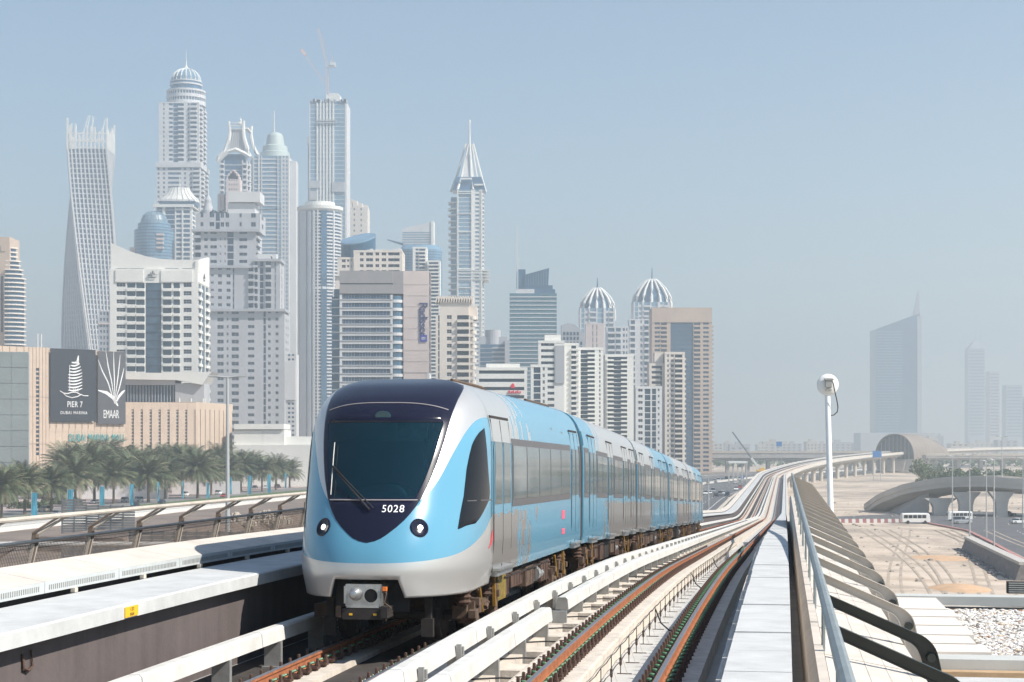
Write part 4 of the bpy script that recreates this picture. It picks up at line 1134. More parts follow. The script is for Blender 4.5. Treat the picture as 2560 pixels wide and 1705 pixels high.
# hedge under the palms
def bush(name, label, pts, seed, m, n=700, leaf=.45, cat='hedge', kind=None):
    rng = random.Random(seed); mb = MB()
    for (x, y, r, h) in pts:
        for i in range(n):
            a = rng.random()*6.283; b = math.acos(rng.uniform(0,1)); rr = r*(.75+.3*rng.random())
            p = Vector((x+rr*math.sin(b)*math.cos(a), y+rr*math.sin(b)*math.sin(a), h*math.cos(b)*(.8+.3*rng.random())))
            u = Vector((rng.uniform(-1,1),rng.uniform(-1,1),rng.uniform(-1,1))).normalized()*leaf; v = u.cross(Vector((rng.uniform(-1,1),rng.uniform(-1,1),rng.uniform(-1,1)))).normalized()*leaf*.7
            mb.mi = rng.randrange(3); mb.face([p-u, p+v, p+u])
    o = mb.build(name, m); tag(o, label, cat, kind=kind); return o
M_leaf = [mat('leaf_%d' % i, c, .7) for i, c in enumerate(((.05,.08,.03),(.075,.11,.04),(.11,.14,.055)))]
for (x, y, lab, sd) in ((-8,1262,'clipped green hedge on the sloping lawn at the photo edge',1),(72,1272,'dark hedge beneath the second palm of the front row',2),(150,1262,'green bush beside the grey slatted hoarding',3)):
    p = gp(x, y); bush('hedge', lab, [(p.x+dx, p.y, 2.6, 2.4) for dx in (-4,-1,2,5)], sd, M_leaf, 260, .5)
# cars -----------------------------------------------------------------
M_carg = mat('car_glass', (.02,.025,.03), .08); M_tyre = mat('tyre', (.02,.02,.02), .9); M_lampr = mat('tail_lamp', (.4,.02,.02), .4); M_rim = mat('wheel_rim', (.4,.4,.4), .4, metal=.6)
PAINT = {'white': mat('car_white',(.72,.72,.70),.3), 'navy': mat('car_navy',(.02,.03,.06),.25), 'black': mat('car_black',(.015,.015,.018),.25), 'silver': mat('car_silver',(.42,.43,.44),.3,metal=.4), 'red': mat('car_red',(.45,.03,.03),.3), 'beige': mat('car_beige',(.48,.42,.33),.35), 'grey': mat('car_grey',(.16,.165,.17),.3)}
CARS = {}
def car_kit(suv):
    if suv in CARS: return CARS[suv]
    L, W_, hb, ht = (4.8,.95,1.05,1.85) if suv else (4.5,.88,.85,1.42)
    out = {}
    mb = MB()
    rings = []
    for x, zt, zb, w_ in ((-L/2,.75*hb,.42,.80),(-L/2+.15,.98*hb,.30,.95),(-L/2+1.0,hb,.26,1.0),(L/2-1.4,hb,.26,1.0),(L/2-.5,.88*hb,.28,.97),(L/2,.62*hb,.40,.80)):
        rings.append([(x,-W_*w_,zb),(x,-W_*w_,zt*.8),(x,-W_*w_*.94,zt),(x,W_*w_*.94,zt),(x,W_*w_,zt*.8),(x,W_*w_,zb)])
    mb.loft(rings)
    a0, a1, b0, b1 = ((-L/2+.12,-L/2+.5,L/2-1.5,L/2-2.1) if suv else (-L/2+.55,-L/2+1.2,L/2-1.3,L/2-2.1))
    r = MB(); r.loft([[(a1-.05,-W_*.80,ht-.06),(b1+.05,-W_*.80,ht-.06),(b1+.05,W_*.80,ht-.06),(a1-.05,W_*.80,ht-.06)],[(a1+.15,-W_*.7,ht),(b1-.1,-W_*.7,ht),(b1-.1,W_*.7,ht),(a1+.15,W_*.7,ht)]])
    g = MB(); g.loft([[(a0,-W_*.93,hb-.02),(b0,-W_*.93,hb-.02),(b0,W_*.93,hb-.02),(a0,W_*.93,hb-.02)],[(a1,-W_*.78,ht-.06),(b1,-W_*.78,ht-.06),(b1,W_*.78,ht-.06),(a1,W_*.78,ht-.06)]])
    for xx in (-.5 if suv else -.35, .55):
        for sg in (-1, 1): mb.bar((xx, sg*W_*.95, hb-.03), (xx, sg*W_*.80, ht-.05), .09, .05)
    wm = MB(); wm.loft([[(.33*math.cos(i*math.pi/7)*k, y, .33*math.sin(i*math.pi/7)*k) for i in range(14)] for y, k in ((-.11,1),(.11,1))])
    rm = MB(); rm.loft([[(.33*math.cos(i*math.pi/5)*k, y, .33*math.sin(i*math.pi/5)*k) for i in range(10)] for y, k in ((-.118,.6),(.118,.6))])
    lm = MB(); lm.box(-.03,.03,-.16,.16,-.07,.07)
    def mesh(m_, nm, mt):
        o = m_.build(nm, mt); me = o.data; bpy.data.objects.remove(o); return me
    out = dict(body={c: None for c in PAINT}, mb=mb, roof=r, glass=mesh(g,'window_band',M_carg), wheel=mesh(wm,'wheel',M_tyre), rim=mesh(rm,'rim',M_rim), lamp=mesh(lm,'tail_lamp',M_lampr), wheels=[(sx*(L/2-.85), sy*(W_-.08), .33) for sx in (-1,1) for sy in (-1,1)], lamps=[(-L/2+.03, sy*W_*.7, hb*.78) for sy in (-1,1)], roofm={})
    def body(c):
        if out['body'][c] is None: out['body'][c] = mesh(mb,'body',PAINT[c]); out['roofm'][c] = mesh(r,'car_roof',PAINT[c])
        return out['body'][c], out['roofm'][c]
    out['get'] = body; CARS[suv] = out; return out
def car_at(p, rz, col, suv, label, group, name='parked_car', simple=False):
    k = car_kit(suv); b, r = k['get'](col)
    t = thing(name, label, 'car', p, rz, group)
    link('body', b, t); link('roof', r, t); link('window_band', k['glass'], t)
    for q in k['wheels']:
        w1 = link('wheel', k['wheel'], t, q)
        if not simple: link('rim', k['rim'], w1)
    if not simple:
        for q in k['lamps']: link('tail_lamp', k['lamp'], t, q)
HD = math.pi/2-TH                # heading along the street
cl = [(111,1279,'beige',True,'beige van shaped car parked under the second palm of the street row'),(141,1288,'silver',False,'silver car driving past beside the grey slatted hoarding'),(314,1255,'white',True,'white four wheel drive left of the fourth blue banner'),(345,1254,'white',True,'big white four wheel drive parked right behind the fourth blue banner'),(338,1268,'black',False,'black car low behind the top of the hoarding'),(404,1259,'navy',False,'dark navy car on the verge beside the thin blue flag'),
 (464,1240,'white',True,'white four wheel drive on the street left of the tall street lamp'),(547,1236,'white',True,'white four wheel drive just left of the tall street lamp pole'),(560,1243,'red',False,'low red car at the foot of the tall street lamp'),(589,1224,'beige',False,'beige car parked right of the tall street lamp'),(637,1221,'navy',False,'navy car parked between two palms right of the street lamp'),(664,1221,'white',False,'white saloon behind the last wide blue banner'),(694,1220,'black',True,'black four wheel drive closest to the train front on the street'),(236,1259,'white',False,'white car half hidden by the raised top of the hoarding')]
for x, y, c, s, lab in cl: car_at(gp(x, y, .1), HD+(.0 if s else math.pi)+(.9 if x in (111,345) else 0), c, s, lab, 'cars on the palm street')
rng = random.Random(4); cols = ['white','white','silver','black','grey','white','navy','beige','white','red']
pos = [(1764,1237,1),(1774,1235,0),(1783,1231,1),(1790,1242,0),(1800,1239,1),(1809,1236,0),(1818,1241,1),(1826,1248,0),(1840,1226,1),(1850,1221,0),(1786,1206,1),(1797,1203,1),(1806,1201,0),(1816,1199,1),(1826,1196,0),(1848,1200,1),(1858,1196,0),(1770,1211,0),(1838,1208,0)]
for i, (x, y, s) in enumerate(pos):
    c = cols[i % 10]
    car_at(gp(x, y, .06), HD+(math.pi if y > 1215 else 0), c, bool(s), '%s %s on the highway between train and viaduct, %s in the traffic' % (c, 'four wheel drive' if s else 'car', ORD[i]), 'cars on the highway', 'moving_car', True)
# banners ----------------------------------------------------------------
M_ban = mat('banner_blue', (.06,.33,.46), .7, var=.25, scale=.8); M_pole = mat('pole_grey', (.45,.46,.46), .5, metal=.3)
bl = [(78,1300,1232,1290,15),(168,1290,1224,1282,15),(249,1272,1217,1264,12),(324,1272,1211,1263,9),(393,1266,1206,1254,4),(455,1256,1204,1246,4),(516,1250,1208,1246,7),(572,1246,1194,1236,7),(619,1240,1190,1236,9),(668,1236,1187,1233,9),(712,1228,1184,1222,4)]
for i, (x, yb, y0, y1, wd) in enumerate(bl):
    d = CZ*F/(yb-HZ); p = gp(x, yb); k = d/F
    t = thing('banner', 'tall light blue banner on a pole along the palm street, %s from the photo edge' % ORD[i], 'banner', p, 0, 'blue banners along the street')
    h = (yb-y0+3)*k
    mb = MB(); mb.tube([(0,0,0),(0,0,h)], .07, 6); mb.tube([(0,0,h-.25),(wd*k+.1,0,h-.25)], .03, 5); mb.build('pole', M_pole, t)
    mb = MB(); n = 8
    mb.loft([[(.1+(wd*k)*j/3*(1-.10*math.sin(z_/n*3)), .12*math.sin(j*1.3+z_*.7+i), h-.3-(y1-y0)*k*z_/n) for j in range(4)]+[(.1+(wd*k)*j/3*(1-.10*math.sin(z_/n*3)), .03+.12*math.sin(j*1.3+z_*.7+i), h-.3-(y1-y0)*k*z_/n) for j in range(3,-1,-1)] for z_ in range(n+1)]); mb.build('cloth', M_ban, t)
# tall double street lamp
def lamp_post(name, label, p, h, arm, group=None, r=.16, two=True):
    t = thing(name, label, 'street lamp', p, 0, group)
    mb = MB(); mb.tube([(0,0,0),(0,0,h*.5),(0,0,h)], [r*1.5,r*1.1,r*.8], 8); mb.build('pole', M_pole, t)
    for sg in ((-1,1) if two else (1,)):
        mb = MB(); mb.tube([(0,0,h-.15),(sg*arm*.5,0,h+.05),(sg*arm,0,h+.15)], r*.7, 6); a = mb.build('arm', M_pole, t)
        mb = MB(); mb.box(min(sg*arm*.55,sg*arm*1.05),max(sg*arm*.55,sg*arm*1.05),-.3,.3,h+.0,h+.22); mb.build('lamp_head', M_pole, a)
dL = 340.0
lamp_post('street_lamp', 'tall grey street lamp with two long arms beside the mall', ((569-1280)/F*dL, dL, 0), CZ+(HZ-942)/F*dL, 46/F*dL, r=.32)
for i, (x, y0, yb) in enumerate(((2381,1140,1318),(2424,1137,1350),(2466,1152,1345),(2485,1148,1372),(2505,1092,1290),(2557,1145,1320))):
    d = CZ*F/(yb-HZ); lamp_post('street_lamp', 'thin tall lamp post by the flyover, %s from the bus' % ORD[i], gp(x, yb), CZ+(HZ-y0)/F*d, 1.4, 'lamp posts by the flyover', r=.12)
for i, (x, y0, yb) in enumerate(((1771,1190,1270),(1728,1130,1175),(1746,1132,1180),(1832,1140,1196),(1918,1132,1165),(1997,1132,1160))):
    d = CZ*F/(yb-HZ); lamp_post('street_lamp', 'pale lamp post along the highway beyond the train, %s in line' % ORD[i], gp(x, yb), CZ+(HZ-y0)/F*d, 2.2, 'lamp posts along the highway', r=.2)
# grey slatted hoarding
M_slat = mat('hoarding_slat', (.17,.17,.17), .7, var=.15, scale=.4); M_slatp = mat('hoarding_post', (.12,.13,.135), .7)
def hoarding(label, x0, x1, yt, yb, d, npan, nsl, tops=None):
    t = thing('slatted_hoarding', label, 'hoarding', wp(x0, yb, d)); k = d/F
    W_ = (x1-x0)*k; pw = W_/npan
    for i in range(npan):
        h = ((yb-yt) if tops is None else (yb-tops[i]))*k; n = max(2, int(nsl*h/((yb-yt)*k)))
        for j in range(n):
            mb = MB(); mb.box(i*pw+.06,(i+1)*pw-.06,0,.05,h*j/n,h*(j+1)/n-.10); mb.build('slat', M_slat, t)
        mb = MB(); mb.box(i*pw-.12,i*pw+.12,-.08,.3,-3,h+.1); mb.build('post', M_slatp, t)
hoarding('grey slatted hoarding with a higher end behind the railing', 155, 338, 1262, 1356, 352, 6, 15, [1247,1247,1262,1263,1263,1264])
hoarding('long low slatted hoarding by the sand behind the slanted ribs', 155, 690, 1328, 1420, 300, 19, 9, [1355]*6+[1328]*13)
# white balustrade along the street
def balustrade():
    t = thing('balustrade', 'white balustrade of close set balusters along the street', 'balustrade', GT(-176.5, 330, 0)); off = Vector(t.location)
    M_bal = mat('baluster_white', (.62,.61,.59), .7)
    def f(o, s, z): return Vector(GT(o, s, z))-off
    mb = MB(); 
    for o0,o1,z0,z1 in ((-.2,.2,2.0,2.2),(-.35,.35,0,1.0)):
        mb.loft([[f(-176.5+a,s,b) for a,b in ((o0,z0),(o1,z0),(o1,z1),(o0,z1))] for s in srange(300, 1000, 4)])
    mb.build('rail', M_bal, t)
    s = 340; me = None; n = 0; rest = MB()
    while s < 900:
        p = f(-176.5, s, 1.0)
        if n < 300:
            if me is None:
                mb = MB(); mb.lathe([(.10,0),(.16,.3),(.10,.55),(.13,1.0)], 6); o = mb.build('baluster', M_bal, t); me = o.data
            else: o = link('baluster', me, t)
            o.location = p
        else: rest.box(p.x-.12,p.x+.12,p.y-.12,p.y+.12,1.0,2.0)
        n += 1; s += .62 if n < 300 else .9
    rest.build('baluster', M_bal, t, kind='stuff')
balustrade()
# tubular footbridge and its pier, dark wall and sand heaps beyond the railing
def footbridge():
    d = 262.0; z = CZ-(1361-HZ)/F*d
    t = thing('pipe_bridge', 'long pale horizontal pipe carried by a flared pier beyond the railing', 'pipe bridge', (wp(0,1361,d).x, d, 0))
    M_pb = mat('bridge_pipe', (.48,.45,.42), .6, var=.08, scale=.3)
    mb = MB(); mb.tube([(-3,0,z),(40,0,z),(60,2,z)], .42, 14); mb.build('pipe', M_pb, t, smooth=True)
    for i in range(9): 
        mb = MB(); mb.tube([(1.5+6.2*i,0,z),(1.62+6.2*i,0,z)], .46, 14); mb.build('joint', M_conc, t)
    M_pr = mat('pier_brown', (.30,.24,.205), .9, var=.15, scale=.4)
    mb = MB(); mb.loft([[(-3.5,-1,-1),(-.6,-1,-1),(-.6,1,-1),(-3.5,1,-1)],[(-3.5,-1,z*.55),(-.4,-1,z*.55),(-.4,1,z*.55),(-3.5,1,z*.55)],[(-4,-1.2,z-.6),(2.2,-1.2,z-.6),(2.2,1.2,z-.6),(-4,1.2,z-.6)]]); mb.build('pier', M_pr, t)
footbridge()
for (x0,x1,yt,yb,d,lab,c) in ((120,420,1262,1222,640,'bright white site wall behind the palms',(.74,.72,.70)),(430,600,1250,1226,700,'white site wall behind the parked cars',(.70,.66,.64))):
    mb = MB(); a = wp(x0,HZ,d); b = wp(x1,HZ,d); mb.box(a.x,b.x,d,d+.4,0,CZ+(HZ-yb)/F*d+0.0 if False else 5.2)
    tag(mb.build('site_wall', mat('site_wall_%d' % x0, c, .8, var=.06, scale=.2)), lab, 'wall')
mb = MB(); mb.loft([[GT(-140,s,0),GT(-118,s,0),GT(-121,s,2.6),GT(-137,s,2.8)] for s in srange(310, 700, 4)])
tag(mb.build('earth_bank', mat('brown_earth', (.20,.15,.12), .95, var=.35, scale=.15, bump=.6), smooth=True), 'long brown earth bank between the balustrade and the slatted hoarding', 'bank', kind='structure')
for (x, y, r, lab) in ((595,1330,4.5,'pale rubble heap on the brown bank'),(672,1322,6,'larger rubble heap close to the train front')):
    p = gp(x, y); rg = random.Random(x); mb = MB()
    for i in range(160):
        a = rg.random()*6.28; q = rg.random()**.6; s_ = rg.uniform(.2,.5); xx, yy = p.x+r*q*math.cos(a), p.y-3+r*1.2*q*math.sin(a); zz = 2.2+(1-q)*2.4
        mb.lathe([(s_,zz-.9),(s_*.9,zz),(s_*.2,zz+s_*.6)], 5, xx, yy, True, a)
    tag(mb.build('rubble_heap', mat('rubble_%d' % x, (.45,.38,.31), .9, var=.3, scale=.6), kind='stuff'), lab, 'rubble')
p = gp(186,1432); mb = MB(); mb.tube([(p.x-1,p.y,.45),(p.x+1.3,p.y,.5)], .42, 10); tag(mb.build('barrel', mat('barrel_red',(.55,.06,.04),.5)), 'red barrel lying on the sand behind the slanted ribs', 'barrel')
p = gp(200,1436); mb = MB(); mb.box(p.x,p.x+3,p.y,p.y+1.5,0,.5); tag(mb.build('tarpaulin', mat('tarp_white',(.6,.58,.6),.8)), 'white sheet spread on the sand beside the red barrel', 'sheet')
# ------------------------------------------------------------------ the city
M_bg = mat('building_glass', (.045,.115,.20), .12, var=.3, scale=.05)
M_bgl = mat('building_glass_light', (.17,.29,.39), .15, var=.25, scale=.06)
M_bgd = mat('building_glass_dark', (.02,.05,.09), .12, var=.4, scale=.08)
W_WH = mat('wall_white', (.74,.73,.69), .8, var=.07, scale=.08)
W_CR = mat('wall_cream', (.70,.63,.56), .8, var=.08, scale=.08)
W_BE = mat('wall_beige', (.52,.41,.33), .85, var=.09, scale=.08)
W_PK = mat('wall_pink', (.60,.51,.48), .85, var=.08, scale=.08)
W_GR = mat('wall_grey', (.40,.41,.43), .85, var=.12, scale=.06)
W_CO = mat('bare_concrete', (.45,.46,.48), .9, var=.16, scale=.07, streak=2)
W_LG = mat('wall_light_grey', (.60,.60,.60), .8, var=.08, scale=.07)
W_ST = mat('mall_stone', (.55,.43,.335), .85, var=.08, scale=.25)
M_spire = mat('spire_metal', (.60,.60,.58), .5)
class Bld:
    """a building: pixel columns and rows turned into metres at its own distance"""
    def __init__(s, name, label, cat, xc, d, rz=0, group=None):
        s.k = d/F; s.xc = xc; s.d = d
        s.t = thing(name, label, cat, ((xc-1280)/F*d, d, 0), rz, group)
        s.mb = {}
    def X(s, x): return (x-s.xc)*s.k
    def Z(s, y): return CZ+(HZ-y)*s.k
    def m(s, key):
        if key not in s.mb: s.mb[key] = MB()
        return s.mb[key]
    def done(s, mats, kinds=()):
        for key, mb in s.mb.items():
            if not mb.v: continue
            s_ = mb.build(key, mats[key], s.t)
            if key in ('window','balcony','floor_slab','mullion','pier','window_band','glazing','lattice') or key in kinds: s_['kind'] = 'stuff'
        return s.t
def fbox(mb, O, U, N, u0, u1, n0, n1, z0, z1):
    def q(u, n, z): return (O[0]+U[0]*u+N[0]*n, O[1]+U[1]*u+N[1]*n, z)
    mb.hexa([q(u0,n0,z0),q(u1,n0,z0),q(u1,n1,z0),q(u0,n1,z0),q(u0,n0,z1),q(u1,n0,z1),q(u1,n1,z1),q(u0,n1,z1)])
def facade(B, O, U, N, z0, z1, fh, spec, W, indiv=None):
    """spec: (kind, width share); builds real depth: wall strips proud of the glass behind them"""
    tot = sum(a[1] for a in spec); u = 0; nfl = max(1, int(round((z1-z0)/fh))); fh = (z1-z0)/nfl
    wall, glass, slab, balc = B.m('wall'), B.m('glazing'), B.m('floor_slab'), B.m('balcony')
    for a in spec:
        k, wd = a[0], a[1]/tot*W; u0, u1 = u, u+wd; u += wd
        if k == 'W': fbox(wall, O,U,N, u0,u1,-1.2,0,z0,z1)
        elif k == 'P': fbox(B.m('fin'), O,U,N, u0,u1,-1.2,.7,z0,z1)
        elif k in 'GH':
            fbox(glass, O,U,N, u0,u1,-1.2,-.3,z0,z1)
            for i in range(nfl): fbox(slab, O,U,N, u0,u1,-.32,-.12 if k == 'G' else .1, z0+i*fh, z0+i*fh+fh*(.14 if k == 'G' else .34))
        elif k == 'N':
            wf = a[2] if len(a) > 2 else .62; hf = a[3] if len(a) > 3 else .5; n = a[4] if len(a) > 4 else 1
            bw = wd/n
            for j in range(n):
                p0 = u0+j*bw; mg = bw*(1-wf)/2
                fbox(wall, O,U,N, p0,p0+mg,-1.2,0,z0,z1); fbox(wall, O,U,N, p0+bw-mg,p0+bw,-1.2,0,z0,z1)
                for i in range(nfl):
                    zb = z0+i*fh
                    fbox(wall, O,U,N, p0+mg,p0+bw-mg,-1.2,-.02,zb,zb+fh*(1-hf))
                    if indiv is not None: indiv.append((O,U,N,p0+bw/2,bw*wf,zb+fh*(1-hf),fh*hf))
                    else: fbox(glass, O,U,N, p0+mg,p0+bw-mg,-1.2,-.45,zb+fh*(1-hf),zb+fh)
        elif k == 'B':
            out = a[2] if len(a) > 2 else 1.1; hf = a[3] if len(a) > 3 else .36
            fbox(glass, O,U,N, u0,u1,-1.2,-.6,z0,z1)
            for i in range(nfl):
                zb = z0+i*fh
                fbox(balc, O,U,N, u0,u1,-.6,out,zb,zb+fh*.07); fbox(balc, O,U,N, u0,u1,out-.15,out,zb+fh*.07,zb+fh*hf)
                if wd > 3: fbox(balc, O,U,N, u0,u0+.2,-.6,out-.16,zb+fh*.07,zb+fh*hf); fbox(balc, O,U,N, u1-.2,u1,-.6,out-.16,zb+fh*.07,zb+fh*hf)
        elif k == 'S':
            hf = a[2] if len(a) > 2 else .42
            fbox(glass, O,U,N, u0,u1,-1.2,-.35,z0,z1)
            for i in range(nfl): fbox(slab, O,U,N, u0,u1,-.4,.05,z0+i*fh,z0+i*fh+fh*hf)
    return nfl
def place_windows(B, lst, m, limit=280, panes=(3,1)):
    """each window an object: dark glass with thin mullions"""
    cache = {}
    fr = MATS.get('win_bar') or mat('win_bar', (.42,.42,.41), .6)
    for (O,U,N,uc,w_,z,h) in lst[:limit]:
        key = (round(w_,2), round(h,2))
        if key not in cache:
            mb = MB(); mb.mi = 0; mb.box(-w_/2,w_/2,0,.3,0,h); mb.mi = 1
            for i in range(1, panes[0]): x = -w_/2+w_*i/panes[0]; mb.box(x-.07,x+.07,-.06,0,0,h)
            for i in range(1, panes[1]+1): zz = h*i/(panes[1]+1); mb.box(-w_/2,w_/2,-.05,-.001,zz-.06,zz+.06)
            o = mb.build('window', [m, fr], B.t); cache[key] = o.data
        else: o = link('window', cache[key], B.t)
        o.location = (O[0]+U[0]*uc-N[0]*.45, O[1]+U[1]*uc-N[1]*.45, z); o.rotation_euler = (0,0,math.atan2(U[1],U[0]))
def block(B, x0, x1, y0, depth, ztop, zbot, fh, front, right=None, left=None, roof=True, indiv=None, top=None):
    """box with built facades; x in metres, y0 = front"""
    core = B.m('core'); core.box(x0+1.2,x1-1.2,y0+1.2,y0+depth-.01,zbot,ztop-.02)
    facade(B, (x0,y0), (1,0), (0,-1), zbot, ztop, fh, front, x1-x0, indiv)
    if right: facade(B, (x1,y0+.003), (0,1), (1,0), zbot, ztop, fh, right, depth, indiv)
    else: B.m('wall').box(x1-1.2,x1-.003,y0+.003,y0+depth,zbot,ztop-.03)
    if left: facade(B, (x0,y0+depth), (0,-1), (-1,0), zbot, ztop, fh, left, depth, indiv)
    else: B.m('wall').box(x0+.003,x0+1.2,y0+.003,y0+depth,zbot,ztop-.03)
    if roof: B.m('parapet').box(x0-.1,x1+.1,y0-.1,y0+depth+.1,ztop,ztop+1.2)
def std(wall, glass=None, slab=None, balc=None, **kw):
    d = dict(wall=wall, core=wall, fin=wall, parapet=wall, glazing=glass or M_bg, floor_slab=slab or wall, balcony=balc or wall)
    d.update(kw); return d
# ---- 1 beige balcony tower at the photo's edge
B = Bld('apartment_tower', 'beige tower at the photo edge with stacked curved balconies', 'tower', 12, 1100)
k = B.k; zt = B.Z(592)
B.m('wall').box(B.X(-40),B.X(24),0,22,0,zt); B.m('wall').box(B.X(3),B.X(14),-.4,0,zt-9,zt-5)
B.m('window_slot').box(B.X(3),B.X(7),-.35,0.2,B.Z(830),B.Z(690))
n = 0; y = 617.0
while y < 1190:
    r = (24 if y < 640 else 31 if y < 668 else 38 if y < 690 else 44)
    ce = B.X(14); pts = [(ce+r*k*math.cos(a*math.pi/14-math.pi/2)*1.0, 6+r*k*.8*math.sin(a*math.pi/14-math.pi/2)) for a in range(0, 15)]
    p2 = [(ce+(r*k-1.3)*math.cos(a*math.pi/14-math.pi/2), 6+(r*k-1.3)*.8*math.sin(a*math.pi/14-math.pi/2)) for a in range(0, 15)]
    B.m('balcony').prism(pts, B.Z(y+3.2), B.Z(y)); B.m('glazing').prism(p2, B.Z(y+11.0), B.Z(y+3.2)); y += 11.0
B.done(dict(wall=W_BE, balcony=W_CR, glazing=M_bg, window_slot=M_bgd))
# ---- 2 twisted tower
B = Bld('twisted_tower', 'slender white tower twisted a quarter turn with a spiky open crown', 'tower', 215, 2050)
k = B.k; S = 97.5*k; zt = B.Z(372)
def sq(z, h, jit=0):
    y = HZ-(z-CZ)/k; a = math.radians(2+55*(y-372)/498.0); 
    # left corner drifts with height
    c, s_ = math.cos(a), math.sin(a)
    P = [(-h,-h),(h,-h),(h,h),(-h,h)]
    return [(x*c-y_*s_+B.X(216+ (y-372)/498*-3), x*s_+y_*c+S/2, z) for x, y_ in P]
zs = [0+zt*i/60 for i in range(61)]
B.m('glazing').loft([sq(z, S/2-1.6) for z in zs])
for i in range(62):
    z = zt*i/62; B.m('floor_slab').loft([sq(z, S/2-.5), sq(z+1.25, S/2-.5)])
nc = 10
for f in range(4):
    for j in range(nc+1):
        rg = []
        for z in zs:
            q = sq(z, S/2); a, b_ = Vector(q[f]), Vector(q[(f+1) % 4]); p = a.lerp(b_, j/nc); d = (b_-a).normalized(); nn = Vector((d.y,-d.x,0))
            w_ = .8 if 0 < j < nc else 1.3
            rg.append([p-d*w_-nn*1.5, p+d*w_-nn*1.5, p+d*w_+nn*.3, p-d*w_+nn*.3])
        B.m('pier').loft(rg)
rng = random.Random(2)
q = sq(zt, S/2)
for f in range(4):
    for j in range(nc):
        a, b_ = Vector(q[f]), Vector(q[(f+1) % 4]); p = a.lerp(b_, j/nc)
        h = (36 if j == 0 else rng.uniform(16, 30))*1.0; B.m('crown_fin').box(p.x-.9,p.x+.9,p.y-.9,p.y+.9,zt,zt+h)
    for hz in (9, 18): B.m('crown_fin').bar(Vector(q[f])+Vector((0,0,hz)), Vector(q[(f+1)%4])+Vector((0,0,hz)), 1.0, 1.6)
for j in range(6):
    p = Vector(q[0]).lerp(Vector(q[2]), .3+.08*j); B.m('crown_fin').bar(p+Vector((0,0,14)), p+Vector((rng.uniform(-7,9),3,38+rng.uniform(-6,6))), .8, .8)
B.done(dict(glazing=M_bg, floor_slab=W_LG, pier=W_LG, crown_fin=W_WH))
# ---- 3 domed tallest tower
B = Bld('domed_tower', 'tallest grey white tower with a round dome and needle spire', 'tower', 457, 1900)
x0, x1 = B.X(397), B.X(497); dep = B.X(514)-B.X(457)
sp = [('W',7),('N',6,.5,.5),('W',6),('N',10,.8,.5),('G',10),('B',11,1.5),('W',6),('N',7,.5,.5),('B',13,2.0,.45),('W',4)]
block(B, x0, x1, 0, 46, B.Z(258), B.Z(407), 5.0, sp, [('W',5),('B',12,2,.45),('N',8,.6,.5,2),('B',12,2,.45),('W',5)])
block(B, B.X(392), B.X(501), -2, 52, B.Z(420), 0, 5.0, [('N',8,.5,.5),('W',3),('N',8,.5,.5),('W',4),('S',26,.5),('W',4),('N',8,.5,.5),('W',4),('N',8,.5,.5),('B',14,2,.45)], [('W',5),('B',12,2,.45),('N',8,.6,.5,2),('B',12,2,.45),('W',5)])
B.m('ledge').box(B.X(391), B.X(503), -3.5, 53, B.Z(419), B.Z(407))
cx, cy = B.X(455), 24
def ring(key, r, z0, z1, n=36): B.m(key).lathe([(r*B.k,B.Z(z0)),(r*B.k,B.Z(z1))], n, cx, cy)
ring('drum', 49, 256, 246); ring('drum_glass', 46, 246, 238); ring('drum', 49, 238, 230); ring('drum_glass', 45.5, 230, 222); ring('drum', 49, 222, 217); ring('drum_glass', 39, 217, 205); ring('drum', 41, 205, 201); ring('drum_glass', 39, 201, 196); ring('drum', 40, 196, 193)
for i in range(40):
    a = i*math.pi/20; B.m('colonnade').box(cx+47*B.k*math.cos(a)-.5,cx+47*B.k*math.cos(a)+.5,cy+47*B.k*math.sin(a)-.5,cy+47*B.k*math.sin(a)+.5,B.Z(246),B.Z(222))
B.m('dome').lathe([(36*B.k,B.Z(193)),(35*B.k,B.Z(184)),(30*B.k,B.Z(174)),(20*B.k,B.Z(166)),(6*B.k,B.Z(161))], 32, cx, cy)
for i in range(18):
    a = i*math.pi/9; B.m('dome_rib').tube([(cx+r*B.k*math.cos(a), cy+r*B.k*math.sin(a), B.Z(z)) for r, z in ((36.6,192),(35.6,184),(30.6,174),(20.6,165.6),(6,160.5))], .7, 5)
B.m('spire').lathe([(8*B.k,B.Z(161)),(3*B.k,B.Z(154)),(1.4*B.k,B.Z(142)),(.5*B.k,B.Z(110))], 10, cx, cy)
B.done(std(W_LG, M_bg, ledge=W_LG, drum=W_LG, drum_glass=M_bg, colonnade=W_LG, dome=M_bgl, dome_rib=W_WH, spire=M_spire))
# ---- 4 tower with the curved white tiara
B = Bld('tiara_tower', 'glass tower with a flaring white lattice crown like a tiara', 'tower', 590, 1750)
block(B, B.X(549), B.X(618), 0, 26, B.Z(400), 0, 5.2, [('B',10,2.5,.4),('W',2),('G',42),('W',3),('B',10,2.5,.4)], [('W',4),('B',10,2),('N',8,.5,.5,2),('W',4)], roof=False)
B.m('arch_glass').prism([(B.X(553),1),(B.X(612),1),(B.X(612),20),(B.X(553),20)], B.Z(400), B.Z(385))
arc = [(544,404),(548,392),(560,380),(572,350),(575,325),(572,304)]
arc2 = [(636,378),(630,368),(621,345),(618,325),(620,304)]
arc3 = [(625,392),(618,372),(610,345),(608,325),(609,302)]
for a in (arc, arc2, arc3):
    yy = 0 if a is not arc2 else 24
    B.m('tiara_leg').tube([(B.X(x), yy, B.Z(y)) for x, y in a], [2.2,2.3,2.0,1.7,1.4,1.2][:len(a)], 6)
B.m('tiara_leg').tube([(B.X(544),0,B.Z(404)),(B.X(570),-1,B.Z(380)),(B.X(590),-1,B.Z(374)),(B.X(612),0,B.Z(384)),(B.X(625),0,B.Z(392))], 2.2, 6)
